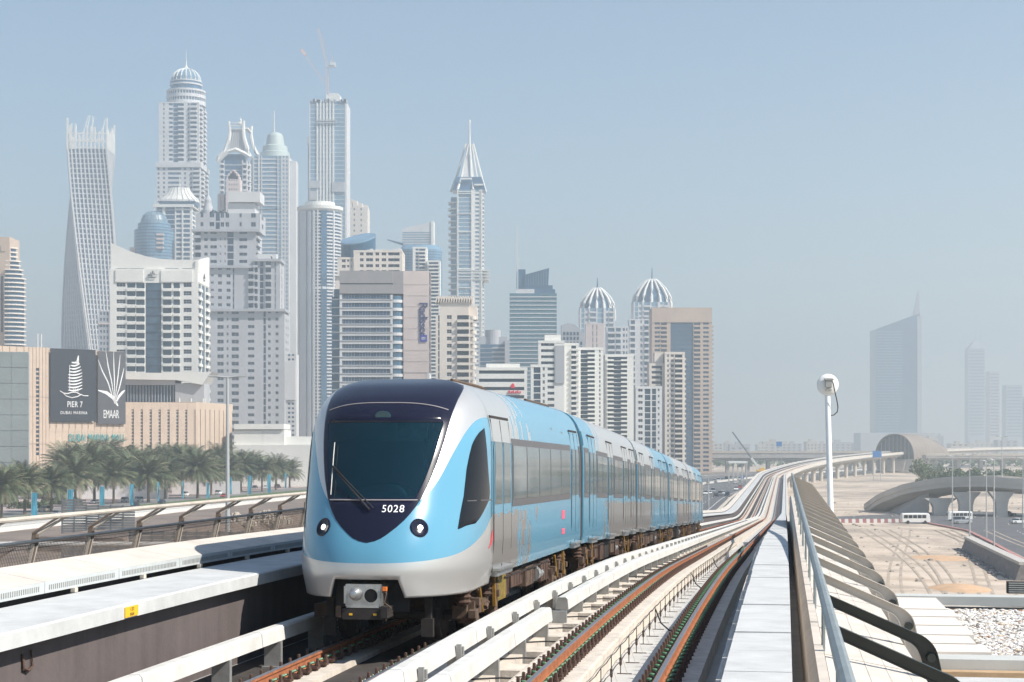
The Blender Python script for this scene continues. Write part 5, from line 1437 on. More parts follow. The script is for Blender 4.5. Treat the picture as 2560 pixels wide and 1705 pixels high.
for y in (307, 314, 322): B.m('tiara_leg').box(B.X(572),B.X(612),-1,1,B.Z(y+1.5),B.Z(y))
B.m('tiara_leg').box(B.X(612),B.X(620),0,24,B.Z(322),B.Z(318))
for i in range(9):
    f = i/8; xa, xb = 566+f*46, 576+f*34
    B.m('lattice').bar((B.X(xa),.5,B.Z(377)),(B.X(xb),.5,B.Z(322)),.8,.8)
for y in (330,338,346,354,362,370): 
    f = (y-322)/55; B.m('lattice').box(B.X(574-10*f**2),B.X(610+6*f),.3,.9,B.Z(y+1),B.Z(y))
B.m('lattice').box(B.X(574),B.X(610),1.2,1.6,B.Z(376),B.Z(324))
B.m('finial').lathe([(9*B.k,B.Z(307)),(8*B.k,B.Z(302)),(2*B.k,B.Z(299)),(3.5*B.k,B.Z(295)),(1*B.k,B.Z(291)),(.4*B.k,B.Z(286))], 12, B.X(597), 12)
B.done(std(W_LG, M_bg, arch_glass=M_bg, tiara_leg=W_WH, lattice=W_LG, finial=W_WH))
# pink arched gable in front of it
B = Bld('gabled_tower', 'small pinkish tower with an arched gable before the tiara crowned tower', 'tower', 582, 1650)
block(B, B.X(565), B.X(600), 0, 14, B.Z(447), 0, 4.5, [('W',5),('N',24,.4,.4,4),('W',5)], roof=False)
for x0, x1, y in ((567,598,440),(570,595,433),(575,590,428),(580,586,424)): B.m('gable').box(B.X(x0),B.X(x1),0,10,B.Z(447),B.Z(y))
B.m('wall').box(B.X(541),B.X(557),6,16,0,B.Z(482)); B.m('gable').box(B.X(542),B.X(548),4,6,0,B.Z(490))
B.done(std(W_PK, M_bg, gable=W_PK))
# ---- 5 tower with rounded cupola
B = Bld('cupola_tower', 'pale blue glass tower with rounded stepped cupola and thin mast', 'tower', 681, 1850)
block(B, B.X(632), B.X(722), 0, 44, B.Z(389), 0, 4.4, [('W',3),('H',12),('P',3),('N',6,.5,.5),('P',2),('H',44),('P',2),('G',8),('W',3),('N',8,.6,.55),('W',3),('H',8)], [('W',4),('N',24,.5,.5,4),('P',5)], roof=False)
B.m('wall').box(B.X(624),B.X(640),6,30,0,B.Z(392)); B.m('wall').box(B.X(722),B.X(737),10,30,0,B.Z(398))
B.m('cupola').lathe([(r*B.k,B.Z(a)) for r, a in ((37,389),(36.5,374),(32,372),(30.5,358),(24,355),(22,342),(20,331),(15,324.5),(5,321.5))], 32, B.X(681), 22)
B.m('mast').tube([(B.X(678),22,B.Z(323)),(B.X(678),22,B.Z(267))], [1.0,.6], 6)
B.done(std(W_LG, M_bgl, cupola=mat('cupola_green', (.45,.52,.50), .5), mast=M_spire))
# ---- 6 tower under construction with crane
B = Bld('unfinished_tower', 'tall unfinished glass tower with white vertical fins and a rough top', 'tower', 818, 1880)
block(B, B.X(773), B.X(866), 0, 44, B.Z(252), 0, 4.6, [('G',14,),('P',3),('G',3),('P',3),('G',3),('P',3),('G',3),('P',3),('G',3),('P',3),('G',3),('P',3),('G',20),('W',3)], [('W',20),('N',4,.5,.4),('W',10)], roof=False)
rng = random.Random(8)
for i in range(26): 
    x = rng.uniform(774,864); B.m('formwork').box(B.X(x),B.X(x+rng.uniform(2,6)),-1,10,B.Z(256),B.Z(250-rng.uniform(0,4)))
B.m('core_top').box(B.X(813),B.X(848),8,30,B.Z(252),B.Z(233)); B.m('core_top').box(B.X(820),B.X(843),8,26,B.Z(233),B.Z(229))
for y in (300, 306): B.m('formwork').box(B.X(795),B.X(842),-2,-.4,B.Z(y+3),B.Z(y))
for y0, y1, a, b_ in ((452,470,773,800),(455,480,830,862),(478,500,775,790)): B.m('formwork').box(B.X(a),B.X(b_),-1.5,0,B.Z(y1),B.Z(y0))
B.m('hoist').box(B.X(769),B.X(772.5),2,6,0,B.Z(340)); B.m('hoist').box(B.X(767.5),B.X(772),0,5,B.Z(360),B.Z(342))
B.done(std(W_LG, M_bgl, core_top=W_WH, fin=W_WH, formwork=W_GR, hoist=W_GR))
t = thing('tower_crane', 'thin pinkish luffing tower crane on top of the unfinished tower', 'crane', ((818-1280)/F*1890, 1890, CZ+(HZ-240)/F*1890)); kk = 1890/F
M_cr = mat('crane_pink', (.62,.45,.42), .6)
def lattice(mb, p, q, w_, n):
    p, q = Vector(p), Vector(q); d = (q-p).normalized(); a = d.cross(Vector((0,1,0))).normalized()*w_/2; b_ = Vector((0,w_/2,0))
    for sa in (-1,1):
        for sb in (-1,1): mb.bar(p+a*sa+b_*sb, q+a*sa+b_*sb, w_*.16, w_*.16)
    for i in range(n):
        u, v = p.lerp(q, i/n), p.lerp(q, (i+1)/n); s_ = 1 if i % 2 else -1
        mb.bar(u+a*s_-b_, v-a*s_-b_, w_*.12, w_*.12)
mb = MB(); lattice(mb, (0,0,-4), (0,0,70*kk), 2.6, 16); mb.build('mast', M_cr, t)
mb = MB(); mb.box(-3*kk,22*kk,-2,2,72*kk,76*kk); mb.box(8*kk,20*kk,-3,3,76*kk,84*kk); mb.build('machinery_deck', W_LG, t)
mb = MB(); lattice(mb, (0,0,78*kk), ((795-818)*kk,0,(240-70)*kk), 2.2, 18); mb.build('jib', M_cr, t)
mb = MB(); lattice(mb, (-4*kk,0,30*kk), ((756-818)*kk,0,(240-128)*kk), 1.6, 16); mb.bar(((765-818)*kk,0,(240-138)*kk), ((753-818)*kk,0,(240-124)*kk), 3.4, 3.4); mb.build('jib', M_cr, t)
mb = MB(); mb.bar((8*kk,0,84*kk), (14*kk,0,96*kk), .8, .8); mb.bar((14*kk,0,96*kk), ((797-818)*kk,0,(240-76)*kk), .25, .25); mb.build('tie', M_cr, t)
B = Bld('apartment_tower', 'cream stepped block half hidden behind the unfinished tower', 'tower', 899, 1960)
block(B, B.X(872), B.X(919), 0, 30, B.Z(520), 0, 6, [('W',8),('N',6,.5,.4),('W',6),('N',10,.3,.4),('W',8)])
for i, (a, b_, y) in enumerate(((872,880,497),(882,892,500),(896,905,507),(909,918,512))): B.m('wall').box(B.X(a),B.X(b_),2,20,B.Z(520)+1.2,B.Z(y))
B.done(std(W_CR, M_bgd))
# ---- 7 round ribbed tower
B = Bld('round_tower', 'round pale tower with fine floor lines and a flared white rim', 'tower', 794, 1500)
k = B.k; r = 55*k; cx, cy = 0, r; zt = B.Z(526); fh = 8.4*k
B.m('glazing').lathe([(r-1.2,0),(r-1.2,zt)], 48, cx, cy)
n = int(zt/fh)
for i in range(n):
    z = zt*i/n
    B.m('floor_slab').lathe([(r-.2,z),(r-.2,z+fh*.42)], 48, cx, cy, True)
for i in range(72):
    a = -math.pi+math.pi*i/36
    deg = math.degrees(a)
    wide = -175 < deg < -95 and i % 3 != 0
    if wide or i % 9 == 0:
        w_ = 1.0 if wide else .6
        p = Vector((cx+r*math.cos(a), cy+r*math.sin(a), 0)); d = Vector((-math.sin(a), math.cos(a), 0)); nn = Vector((math.cos(a), math.sin(a), 0))
        B.m('pier').loft([[p-d*w_-nn*1.2+Vector((0,0,z)), p+d*w_-nn*1.2+Vector((0,0,z)), p+d*w_+nn*.4+Vector((0,0,z)), p-d*w_+nn*.4+Vector((0,0,z))] for z in (0, zt)])
for a in (-1.95, -1.28):
    p = Vector((cx+r*math.cos(a), cy+r*math.sin(a), 0)); d = Vector((-math.sin(a), math.cos(a), 0)); nn = Vector((math.cos(a), math.sin(a), 0))
    B.m('glass_strip').loft([[p-d*2.4-nn*1.2+Vector((0,0,z)), p+d*2.4-nn*1.2+Vector((0,0,z)), p+d*2.4+nn*.2+Vector((0,0,z)), p-d*2.4+nn*.2+Vector((0,0,z))] for z in (0, zt)])
B.m('rim').lathe([(r-1,zt),(r+1.0,zt+2),(r+1.2,zt+4.8),(r-.5,zt+4.8)], 48, cx, cy)
B.m('rim').lathe([(r*.7,zt+4.8),(r*.68,zt+9)], 32, cx, cy)
B.m('floor_slab').lathe([(r+.3,B.Z(722)),(r+.3,B.Z(716))], 48, cx, cy)
B.done(dict(glazing=M_bg, floor_slab=W_LG, pier=W_LG, glass_strip=M_bg, rim=W_WH))
# ---- 8 tower with tent roof
B = Bld('pavilion_tower', 'white framed tower topped by a fluted white tent roof', 'tower', 443, 1720)
block(B, B.X(389), B.X(478), 0, 26, B.Z(514), 0, 4.6, [('W',3),('G',12),('P',3),('W',3),('G',20),('W',3),('S',12,.4),('P',3),('S',14,.35),('W',3)], [('P',3),('S',14,.35),('P',3)], roof=False)
B.m('frame').box(B.X(383),B.X(484),-2,28,B.Z(518),B.Z(511)); B.m('glazing').box(B.X(396),B.X(488),2,24,B.Z(511),B.Z(502))
prof = [(50,502),(48,496),(36,486),(28,475),(24,466)]
for i in range(20):
    a0, a1 = i*math.pi/10, (i+1)*math.pi/10-.05
    B.m('tent_panel').loft([[(B.X(442)+r_*B.k*math.cos(a), 13+r_*B.k*.5*math.sin(a), B.Z(y)) for a in (a0,(a0+a1)/2,a1)] for r_, y in prof], False, False)
    B.m('tent_rib').tube([(B.X(442)+r_*B.k*math.cos(a0), 13+r_*B.k*.5*math.sin(a0), B.Z(y)+.3) for r_, y in prof], .5, 4)
B.m('tent_rib').lathe([(24*B.k,B.Z(468)),(24*B.k,B.Z(465))], 20, B.X(442), 13, True, 0, 1, .5)
B.m('mast').tube([(B.X(443),13,B.Z(466)),(B.X(443),13,B.Z(433))], [.9,.3], 6)
for i in range(24): B.m('crenel').box(B.X(393+i*4),B.X(395+i*4),0,1.5,B.Z(502),B.Z(498))
B.done(std(W_WH, M_bg, frame=W_WH, tent_panel=W_WH, tent_rib=W_WH, mast=M_spire, crenel=W_LG))
# ---- 9 blue grey domed building
B = Bld('domed_tower', 'short blue grey glass tower with a smooth dome beside the tent roofed tower', 'tower', 375, 1660)
k = B.k
for r_, a, b_ in ((50,1300,570),(41,570,553)):
    B.m('glazing').lathe([(r_*k,max(0,B.Z(a)) if a < 1200 else 0),(r_*k,B.Z(b_))], 36, 0, 20)
n = 0
for y in range(556, 760, 8):
    r_ = 41.5 if y < 570 else 50.8; B.m('floor_slab').lathe([(r_*k,B.Z(y+2)),(r_*k,B.Z(y))], 36, 0, 20)
B.m('dome').lathe([(34*k,B.Z(553)),(33*k,B.Z(545)),(28*k,B.Z(533)),(17*k,B.Z(525)),(3*k,B.Z(522))], 32, 0, 20)
for i in range(12): 
    a = i*math.pi/6; B.m('dome_rib').tube([(r_*k*math.cos(a), 20+r_*k*math.sin(a), B.Z(y)+.3) for r_, y in ((34,553),(33,545),(28,533),(17,525),(3,522))], .35, 4)
B.m('mast').tube([(B.X(376),20,B.Z(523)),(B.X(376),20,B.Z(494))], .4, 6)
for y in (583,594,604,616): B.m('bay').box(B.X(390),B.X(408),20-50*k,20-50*k+3,B.Z(y+5),B.Z(y))
B.m('bay').box(B.X(318),B.X(331),10,20,0,B.Z(615))
B.done(dict(glazing=M_bgl, floor_slab=M_bg, dome=mat('dome_blue', (.18,.25,.30), .35), dome_rib=M_bgl, mast=M_spire, bay=W_PK))
# ---- 10 grey concrete stepped tower
B = Bld('concrete_tower', 'big stepped grey bare concrete tower with many small dark windows', 'tower', 600, 1250)
win = []
def cb(x0, x1, ya, yb, y0, dep, spec, right=None): block(B, B.X(x0), B.X(x1), y0, dep, B.Z(ya), max(0,B.Z(yb)), 18.6*B.k, spec, right, None, False, win)
cb(488, 648, 532, 577, 2, 30, [('W',8),('N',14,.5,.45),('W',8),('N',18,.6,.45),('G',10),('N',12,.7,.5),('N',12,.7,.5),('W',18),('N',16,.3,.45),('W',14),('N',18,.6,.5),('W',6)], [('W',4),('N',12,.5,.5),('W',4)])
cb(484, 640, 577, 668, 0, 30, [('B',14,1.6),('W',4),('N',12,.55,.4),('N',18,.7,.42),('N',18,.25,.3,2),('G',12),('W',10),('N',18,.85,.42),('W',16)], [('B',12,1.5),('W',8)])
cb(500, 634, 668, 777, -2, 30, [('N',20,.45,.42),('N',14,.4,.3),('N',18,.45,.42),('N',18,.45,.42),('G',3),('W',30),('B',10,1.6)], [('B',14,1.5),('W',6)])
cb(634, 700, 652, 777, -3, 26, [('B',12,1.8,.3),('W',6),('G',9),('W',6),('B',14,1.8,.3),('W',6),('N',10,.3,.8),('W',6)], [('W',5),('N',8,.3,.7),('W',5)])
cb(505, 712, 777, 1200, -4, 34, [('N',20,.6,.42),('W',6),('N',14,.75,.5),('N',10,.3,.4),('N',16,.75,.5),('W',10),('N',18,.6,.4),('W',12),('G',4),('N',12,.35,.4),('N',14,.35,.4),('W',5)], [('W',4),('N',12,.4,.4,2),('W',4)])
for x0, x1, y, dy in ((480,650,577,-2.5),(500,636,668,-4),(500,716,777,-6.5),(636,704,652,-5)): B.m('ledge').box(B.X(x0),B.X(x1),dy,20,B.Z(y+3),B.Z(y-3.5))
B.m('plant_room').box(B.X(566),B.X(634),6,24,B.Z(532),B.Z(505)); B.m('plant_room').box(B.X(568),B.X(648),4,26,B.Z(503),B.Z(477)); B.m('ledge').box(B.X(570),B.X(640),3,22,B.Z(541),B.Z(532))
B.m('plant_room').box(B.X(634),B.X(676),2,18,B.Z(652),B.Z(634)); B.m('plant_room').box(B.X(680),B.X(690),2,12,B.Z(655),B.Z(634))
B.m('turret').lathe([(14*B.k,B.Z(540)),(14*B.k,B.Z(522)),(9*B.k,B.Z(505)),(9*B.k,B.Z(496)),(3*B.k,B.Z(484)),(.6*B.k,B.Z(458))], 16, B.X(514), 10)
rng = random.Random(6)
for i in range(30):
    x = rng.uniform(492,566); B.m('scaffold').box(B.X(x),B.X(x+1.2),rng.uniform(2,20),rng.uniform(21,24),B.Z(533),B.Z(533-rng.uniform(3,14)))
for x in (650, 640): B.m('scaffold').bar((B.X(x),10,B.Z(520)),(B.X(x+50),10,B.Z(518)),.4,.4)
B.done(std(W_CO, M_bgd, ledge=W_GR, plant_room=W_LG, turret=W_CO, scaffold=M_bgd))
place_windows(B, win, M_bgd, 300, (2,0))
# small block and plain block low beside it
B = Bld('apartment_block', 'narrow pale block low between the concrete tower and the round tower', 'building', 730, 1180)
block(B, B.X(714), B.X(741), 0, 14, B.Z(885), 0, 11*B.k, [('W',4),('N',20,.6,.45,2),('W',4)], roof=False); B.m('wall').box(B.X(712),B.X(739),-1,10,B.Z(1000),B.Z(890) if False else B.Z(905)); B.done(std(W_LG, M_bg))
# ---- 11 white building with the sweeping parapet
B = Bld('white_hotel', 'white hotel with a sweeping curved parapet and dark central glass strip', 'hotel', 380, 900)
k = B.k; fh = 20.9*k; zr = B.Z(707); win = []
block(B, B.X(275), B.X(495), 0, 34, zr, 0, fh, [('W',14),('N',26,.85,.45),('W',2),('B',21,.9,.40),('W',1.5),('B',21,.9,.34),('W',2.5),('G',39),('W',4),('B',21,.9,.34),('W',5),('B',16,.9,.34),('W',3),('N',32,.62,.5),('W',10)],
      [('B',13,.8),('W',2),('G',12),('W',2),('B',13,.8),('W',2)], roof=False, indiv=win)
mb = B.m('parapet'); mb.box(B.X(275),B.X(495)-.2,0,33.8,zr,B.Z(672))
cur = [(275,606),(300,617),(330,630),(365,640),(400,646.5),(440,648.5),(497,649)]
for (xa, ya), (xb, yb) in zip(cur, cur[1:]):
    mb.hexa([(B.X(xa),1.2,B.Z(680)),(B.X(xb),1.2,B.Z(680)),(B.X(xb),2.8,B.Z(680)),(B.X(xa),2.8,B.Z(680)),(B.X(xa),1.2,B.Z(ya)),(B.X(xb),1.2,B.Z(yb)),(B.X(xb),2.8,B.Z(yb)),(B.X(xa),2.8,B.Z(ya))])
xr = B.X(495); mb.hexa([(xr-1.5,.5,B.Z(705)),(xr,.5,B.Z(705)),(xr,34,B.Z(705)),(xr-1.5,34,B.Z(705)),(xr-1.5,.5,B.Z(651)),(xr,.5,B.Z(651)),(xr,34,B.Z(626)),(xr-1.5,34,B.Z(626))])
B.m('sign_band').box(B.X(289),B.X(359),-.5,0,B.Z(705),B.Z(674)); B.m('sign_band').box(B.X(403),B.X(482),-.5,0,B.Z(705),B.Z(676))
for a, b_ in ((289,318),(321,358),(412,445),(455,480)): B.m('grille').box(B.X(a),B.X(b_),.9,1.15,B.Z(674),B.Z(670.5))
def scribble(mb, cx, cz, s_, f):
    for pts in ([(-1.5,-.1),(-1.1,.3),(-.7,.1),(-.9,-.2),(-1.3,-.1)],[(-.7,.1),(-.2,-.1),(0,.5),(.05,1.3)],[(0,.5),(.3,1.5),(.35,.2),(.6,.0)],[(.35,.3),(.8,.8),(.8,.1),(1.3,.15),(1.7,.1)],[(-1.4,-.6),(-.4,-.8),(.6,-.8),(1.5,-.6)],[(-.6,.5),(-.5,1.0)]):
        mb.tube([f(cx+x*s_, cz+z*s_) for x, z in pts], s_*.13, 5)
scribble(B.m('emblem'), B.X(381), B.Z(688), 10*k*.75, lambda x, z: (x, -.6, z))
scribble(B.m('emblem'), 17, B.Z(688), 10*k*.75, lambda x, z: (xr+.3, x, z))
B.done(std(W_WH, mat('hotel_glass', (.05,.10,.15), .15, var=.4, scale=.2), parapet=W_WH, sign_band=W_WH, grille=M_bgd, emblem=mat('emblem_grey', (.10,.11,.12), .6), floor_slab=M_bgd))
place_windows(B, win, M_bgd, 300, (3,1))
# ---- small hazy building beside it
B = Bld('apartment_tower', 'small dark blue tower under scaffolding left of the white hotel', 'tower', 258, 1500)
block(B, B.X(246), B.X(276), 0, 12, B.Z(780), 0, 5, [('W',2),('N',20,.6,.5,3),('P',3)]); B.m('red_band').box(B.X(244),B.X(277),-1,0,B.Z(811),B.Z(807)); B.done(std(W_GR, M_bg, red_band=W_PK))
# ---- 12 hotel with glass bands and vertical sign
B = Bld('glass_band_hotel', 'hotel with blue glass bands, grey top and vertical script sign on pinkish slab', 'hotel', 950, 870)
k = B.k; fh = 20.6*k; win = []
zt = B.Z(736)
block(B, B.X(849), B.X(982), 0, 30, zt, 0, fh, [('W',1),('N',42,1,.56),('N',40,1,.56),('N',48,1,.56)], roof=False, indiv=win)
B.m('top_panel').box(B.X(849),B.X(982),-.25,26,B.Z(734),B.Z(711)); B.m('top_panel').box(B.X(849),B.X(982),-.5,26,B.Z(708),B.Z(677)); B.m('dark_joint').box(B.X(850),B.X(981),.0,26,B.Z(711),B.Z(708))
B.m('top_panel').box(B.X(982),B.X(1008),1,26,B.Z(734),B.Z(677))
for i in range(10): B.m('annex').lathe([((22+0)*k,0),(22*k,B.Z(739))], 24, B.X(986), 24*k) if i == 0 else None
nfl = int(zt/fh)
for i in range(nfl+1):
    z = zt-i*fh
    B.m('floor_slab').box(B.X(849),B.X(982),-.35,-.02,z-fh*.62,z-fh*.56)
    B.m('floor_slab').lathe([(23.5*k*1.0+.2,z-fh*.98),(23.5*k+.2,z-fh*.62)], 24, B.X(986), 24*k)
B.m('annex').box(B.X(828),B.X(849),3,18,0,B.Z(741)); B.m('annex').box(B.X(834),B.X(849),2,18,B.Z(741),B.Z(722))
for i in range(14): B.m('floor_slab').box(B.X(827.5),B.X(849)-.05,2.4,18,B.Z(747+20.6*i)-.3,B.Z(747+20.6*i)+.3)
for i in range(9):
    mbp = MB(); y0 = 676+ (0 if i == 0 else 36+(i-1)*27.5); y1 = 711 if i == 0 else y0+27
    mbp.box(B.X(1008),B.X(1073),1.5,20,B.Z(y1)+.08,B.Z(y0)-.08); mbp.build('wall_panel', W_PK, B.t)
B.m('pink_core').box(B.X(1008)+.1,B.X(1073)-.1,1.7,19.8,0,B.Z(677))
facade(B, (B.X(1073),1.6), (0,1), (1,0), 0, B.Z(677), fh, [('W',8),('N',10,.4,.5),('W',8)], 20)
B.m('core').box(B.X(1010),B.X(1073)-1.2,3,21,0,B.Z(678))
for key, txt, yy in (('sign','Radisson',798),):
    me = text_mesh(txt, 31*k, .12, .82); me.materials.append(mat('sign_navy', (.03,.035,.14), .5))
    o = link('sign_lettering', me, B.t); o.location = (B.X(1057), 1.25, B.Z(800)); o.rotation_euler = (math.pi/2, math.pi/2, 0)
mb = MB(); mb.box(B.X(1049),B.X(1067),1.1,1.5,B.Z(854),B.Z(837)); sg = mb.build('sign_square', mat('sign_blue2', (.03,.03,.30), .5), B.t)
me = text_mesh('B', 14*k, .05); me.materials.append(W_LG); o = link('square_letter', me, sg); o.location = (B.X(1058), 1.08, B.Z(845.5)); o.rotation_euler = (math.pi/2, math.pi/2, 0)
mb = MB(); mb.tube([(B.X(1050),1.2,B.Z(776)),(B.X(1052),1.2,B.Z(838))], .22, 5); mb.build('sign_underline', MATS['sign_navy'], B.t)
B.done(std(W_LG, M_bg, pink_core=W_PK, top_panel=mat('panel_grey', (.30,.285,.285), .7, var=.08, scale=.1), dark_joint=M_bgd, annex=mat('annex_glass', (.06,.14,.22), .12, var=.3, scale=.12), floor_slab=W_LG))
place_windows(B, win, mat('band_glass', (.03,.085,.17), .12, var=.6, scale=.15), 200, (6,0))
# beige block behind it
B = Bld('beige_block', 'beige stepped block with dark windows rising behind the glass band hotel', 'building', 940, 960); win = []
block(B, B.X(884), B.X(1005), 0, 26, B.Z(631), B.Z(690), 14*B.k, [('W',14),('N',16,.6,.5),('N',26,.7,.5),('N',16,.6,.5),('N',20,.6,.5),('N',34,.9,.5),('W',5)], [('W',6),('N',10,.35,.5,2),('W',6)], indiv=win)
block(B, B.X(843), B.X(884), 1, 22, B.Z(648), B.Z(690), 14*B.k, [('W',10),('N',14,.7,.5),('N',10,.5,.4),('N',10,.5,.4)], indiv=win)
B.m('wall').box(B.X(837),B.X(886),2,24,0,B.Z(690)); B.m('wall').box(B.X(884),B.X(1004),2,24,0,B.Z(690)); 
rng = random.Random(3)
for i in range(18): x = rng.uniform(910,1000); B.m('rooftop_plant').box(B.X(x),B.X(x+rng.uniform(3,9)),4,20,B.Z(631),B.Z(631-rng.uniform(4,12)))
B.done(std(W_CR, M_bgd, rooftop_plant=W_LG)); place_windows(B, win, M_bgd, 100, (2,0))
B = Bld('round_tower', 'dark blue glass drum with a slanted top behind the beige block', 'tower', 892, 1120)
k = B.k; n = 36; rg = []
for z_, sl in ((0,0),(B.Z(606),1)): rg.append([(44*k*math.cos(i*2*math.pi/n), 44*k+44*k*math.sin(i*2*math.pi/n), z_+(sl*(3+4*math.sin(i*2*math.pi/n)+2.2*math.cos(i*2*math.pi/n)))) for i in range(n)])
B.m('drum_glass').loft(rg); B.m('drum_rim').loft([[(x*1.01,44*k+(y-44*k)*1.01,z) for x,y,z in rg[1]],[(x*1.01,44*k+(y-44*k)*1.01,z+.9) for x,y,z in rg[1]]]); B.done(dict(drum_glass=mat('drum_blue', (.02,.08,.14), .18, var=.2, scale=.1), drum_rim=M_bgl))
B = Bld('office_tower', 'pale hazy office tower with a slanted top edge behind the dark drum', 'tower', 1044, 1900)
B.m('wall').hexa([(B.X(1005),0,0),(B.X(1083),0,0),(B.X(1083),30,0),(B.X(1005),30,0),(B.X(1005),0,B.Z(572)),(B.X(1083),0,B.Z(554)),(B.X(1083),30,B.Z(554)),(B.X(1005),30,B.Z(572))]); 
for y in range(580, 700, 6): B.m('window_band').box(B.X(1007),B.X(1077),-.3,.2,B.Z(y+2.5),B.Z(y))
B.m('edge').box(B.X(1078),B.X(1084),-1,31,0,B.Z(552)); B.done(dict(wall=W_LG, window_band=M_bgl, edge=W_WH))
B = Bld('office_tower', 'dark rounded glass tower between the beige block and the spired tower', 'tower', 1045, 1480)
k = B.k; B.m('glazing').lathe([(56*k,0),(56*k,B.Z(612)),(45*k,B.Z(601)),(10*k,B.Z(599))], 36, B.X(1045), 40, True, 0, 1, .6)
for y in range(618, 760, 7): B.m('floor_slab').lathe([(56.3*k,B.Z(y+2)),(56.3*k,B.Z(y))], 36, B.X(1045), 40, True, 0, 1, .6)
B.m('blade').hexa([(B.X(968),0,B.Z(600)),(B.X(1008),0,B.Z(614)),(B.X(1008),3,B.Z(614)),(B.X(968),3,B.Z(600)),(B.X(968),0,B.Z(598)),(B.X(1008),0,B.Z(608)),(B.X(1008),3,B.Z(608)),(B.X(968),3,B.Z(598))])
B.done(dict(glazing=M_bgl, floor_slab=M_bg, blade=M_bg))
B = Bld('apartment_block', 'white balconied block behind the glass band hotel', 'building', 1060, 1250)
block(B, B.X(1031), B.X(1066), 4, 16, B.Z(620), 0, 9*B.k, [('W',5),('N',10,.7,.5),('B',14,1.2),('W',4)]); block(B, B.X(1068), B.X(1100), 0, 16, B.Z(655), 0, 9*B.k, [('W',4),('B',18,1.2),('B',10,1.2)]); B.done(std(W_WH, M_bg))
# ---- 13 spired tower
B = Bld('spired_tower', 'slim glass tower with white fins closing to a pointed spire', 'tower', 1173, 1750)
k = B.k
block(B, B.X(1143), B.X(1206), 0, 34, B.Z(474), 0, 31*k/3, [('P',3),('G',34),('P',4),('W',5),('N',14,.75,.5),('W',3),('P',4)], [('W',3),('B',12,1.5),('W',3),('P',3)], roof=False)
block(B, B.X(1126), B.X(1143), 8, 18, B.Z(490), 0, 15.6*k, [('B',16,2.5,.22)], None, [('B',16,2.5,.22)], roof=False)
B.m('cap_glass').loft([[(B.X(1130),2,B.Z(474)),(B.X(1214),2,B.Z(474)),(B.X(1214),32,B.Z(474)),(B.X(1130),32,B.Z(474))],[(B.X(1140),6,B.Z(440)),(B.X(1203),6,B.Z(440)),(B.X(1203),28,B.Z(440)),(B.X(1140),28,B.Z(440))]])
B.m('crown').loft([[(B.X(1152),8,B.Z(440)),(B.X(1186),8,B.Z(440)),(B.X(1186),26,B.Z(440)),(B.X(1152),26,B.Z(440))],[(B.X(1168),14,B.Z(380)),(B.X(1177),14,B.Z(380)),(B.X(1177),20,B.Z(380)),(B.X(1168),20,B.Z(380))]])
for pts, yy in (([(1125,474),(1142,430),(1163,352)],17),([(1144,474),(1152,442),(1170,355)],0),([(1183,474),(1178,440),(1174,352)],0),([(1213,474),(1204,440),(1182,352)],17),([(1200,474),(1192,440),(1178,352)],34),([(1150,474),(1156,440),(1168,352)],34)):
    B.m('spire_fin').tube([(B.X(x), yy+(17-yy)*i/2*.9, B.Z(y)) for i, (x, y) in enumerate(pts)], [1.3,1.2,.9], 6)
for y in (446, 461): B.m('spire_fin').box(B.X(1150 if y == 446 else 1185),B.X(1180 if y == 446 else 1208),1,3,B.Z(y+2),B.Z(y-2))
for y in (478, 483): B.m('spire_fin').box(B.X(1146),B.X(1181),-.8,0,B.Z(y+2),B.Z(y))
for i in range(8): y = 533+i*46.5; B.m('spire_fin').box(B.X(1146),B.X(1181),-.6,0,B.Z(y+1.2),B.Z(y-.8))
for y in (676, 683, 691, 698): B.m('spire_fin').box(B.X(1143),B.X(1222),-1,36,B.Z(y+1),B.Z(y-1))
B.m('spire').lathe([(4*k,B.Z(380)),(2.6*k,B.Z(345)),(1.6*k,B.Z(302)),(2.6*k,B.Z(298)),(2.4*k,B.Z(294)),(.3*k,B.Z(291))], 10, B.X(1173), 17)
B.done(std(W_WH, M_bgl, cap_glass=M_bg, crown=W_LG, spire_fin=W_WH, spire=W_WH))
# ---- 14 cream block with balconies
B = Bld('cream_block', 'cream apartment block with crenellated slanted cornice beside the glass band hotel', 'building', 1140, 820); win = []
k = B.k; fh = 17.9*k
block(B, B.X(1089), B.X(1176), 0, 20, B.Z(788), 0, fh, [('G',10),('W',17),('N',16,.75,.52),('W',12),('B',30,1.1,.38),('W',4)], [('B',10,1.4),('W',3),('B',10,1.4)], roof=False, indiv=win)
B.m('parapet').box(B.X(1100),B.X(1172),0,20,B.Z(788),B.Z(756)); B.m('parapet').box(B.X(1172),B.X(1192),4,22,B.Z(795),B.Z(764))
for i in range(15): B.m('cornice_tooth').hexa([(B.X(1088+i*6.4),-.8,B.Z(757)),(B.X(1091+i*6.4),-.8,B.Z(757)),(B.X(1091+i*6.4),14,B.Z(757)),(B.X(1088+i*6.4),14,B.Z(757)),(B.X(1092+i*6.4),-.8,B.Z(740)),(B.X(1095+i*6.4),-.8,B.Z(740)),(B.X(1095+i*6.4),14,B.Z(740)),(B.X(1092+i*6.4),14,B.Z(740))])
for i in range(16):
    z = B.Z(790)-i*fh
    if z > 2: B.m('balcony').lathe([(9*k,z-fh*.45),(9*k,z)], 12, B.X(1182), 3)
B.done(std(W_CR, M_bgd, cornice_tooth=W_CR)); place_windows(B, win, M_bgd, 60, (2,1))
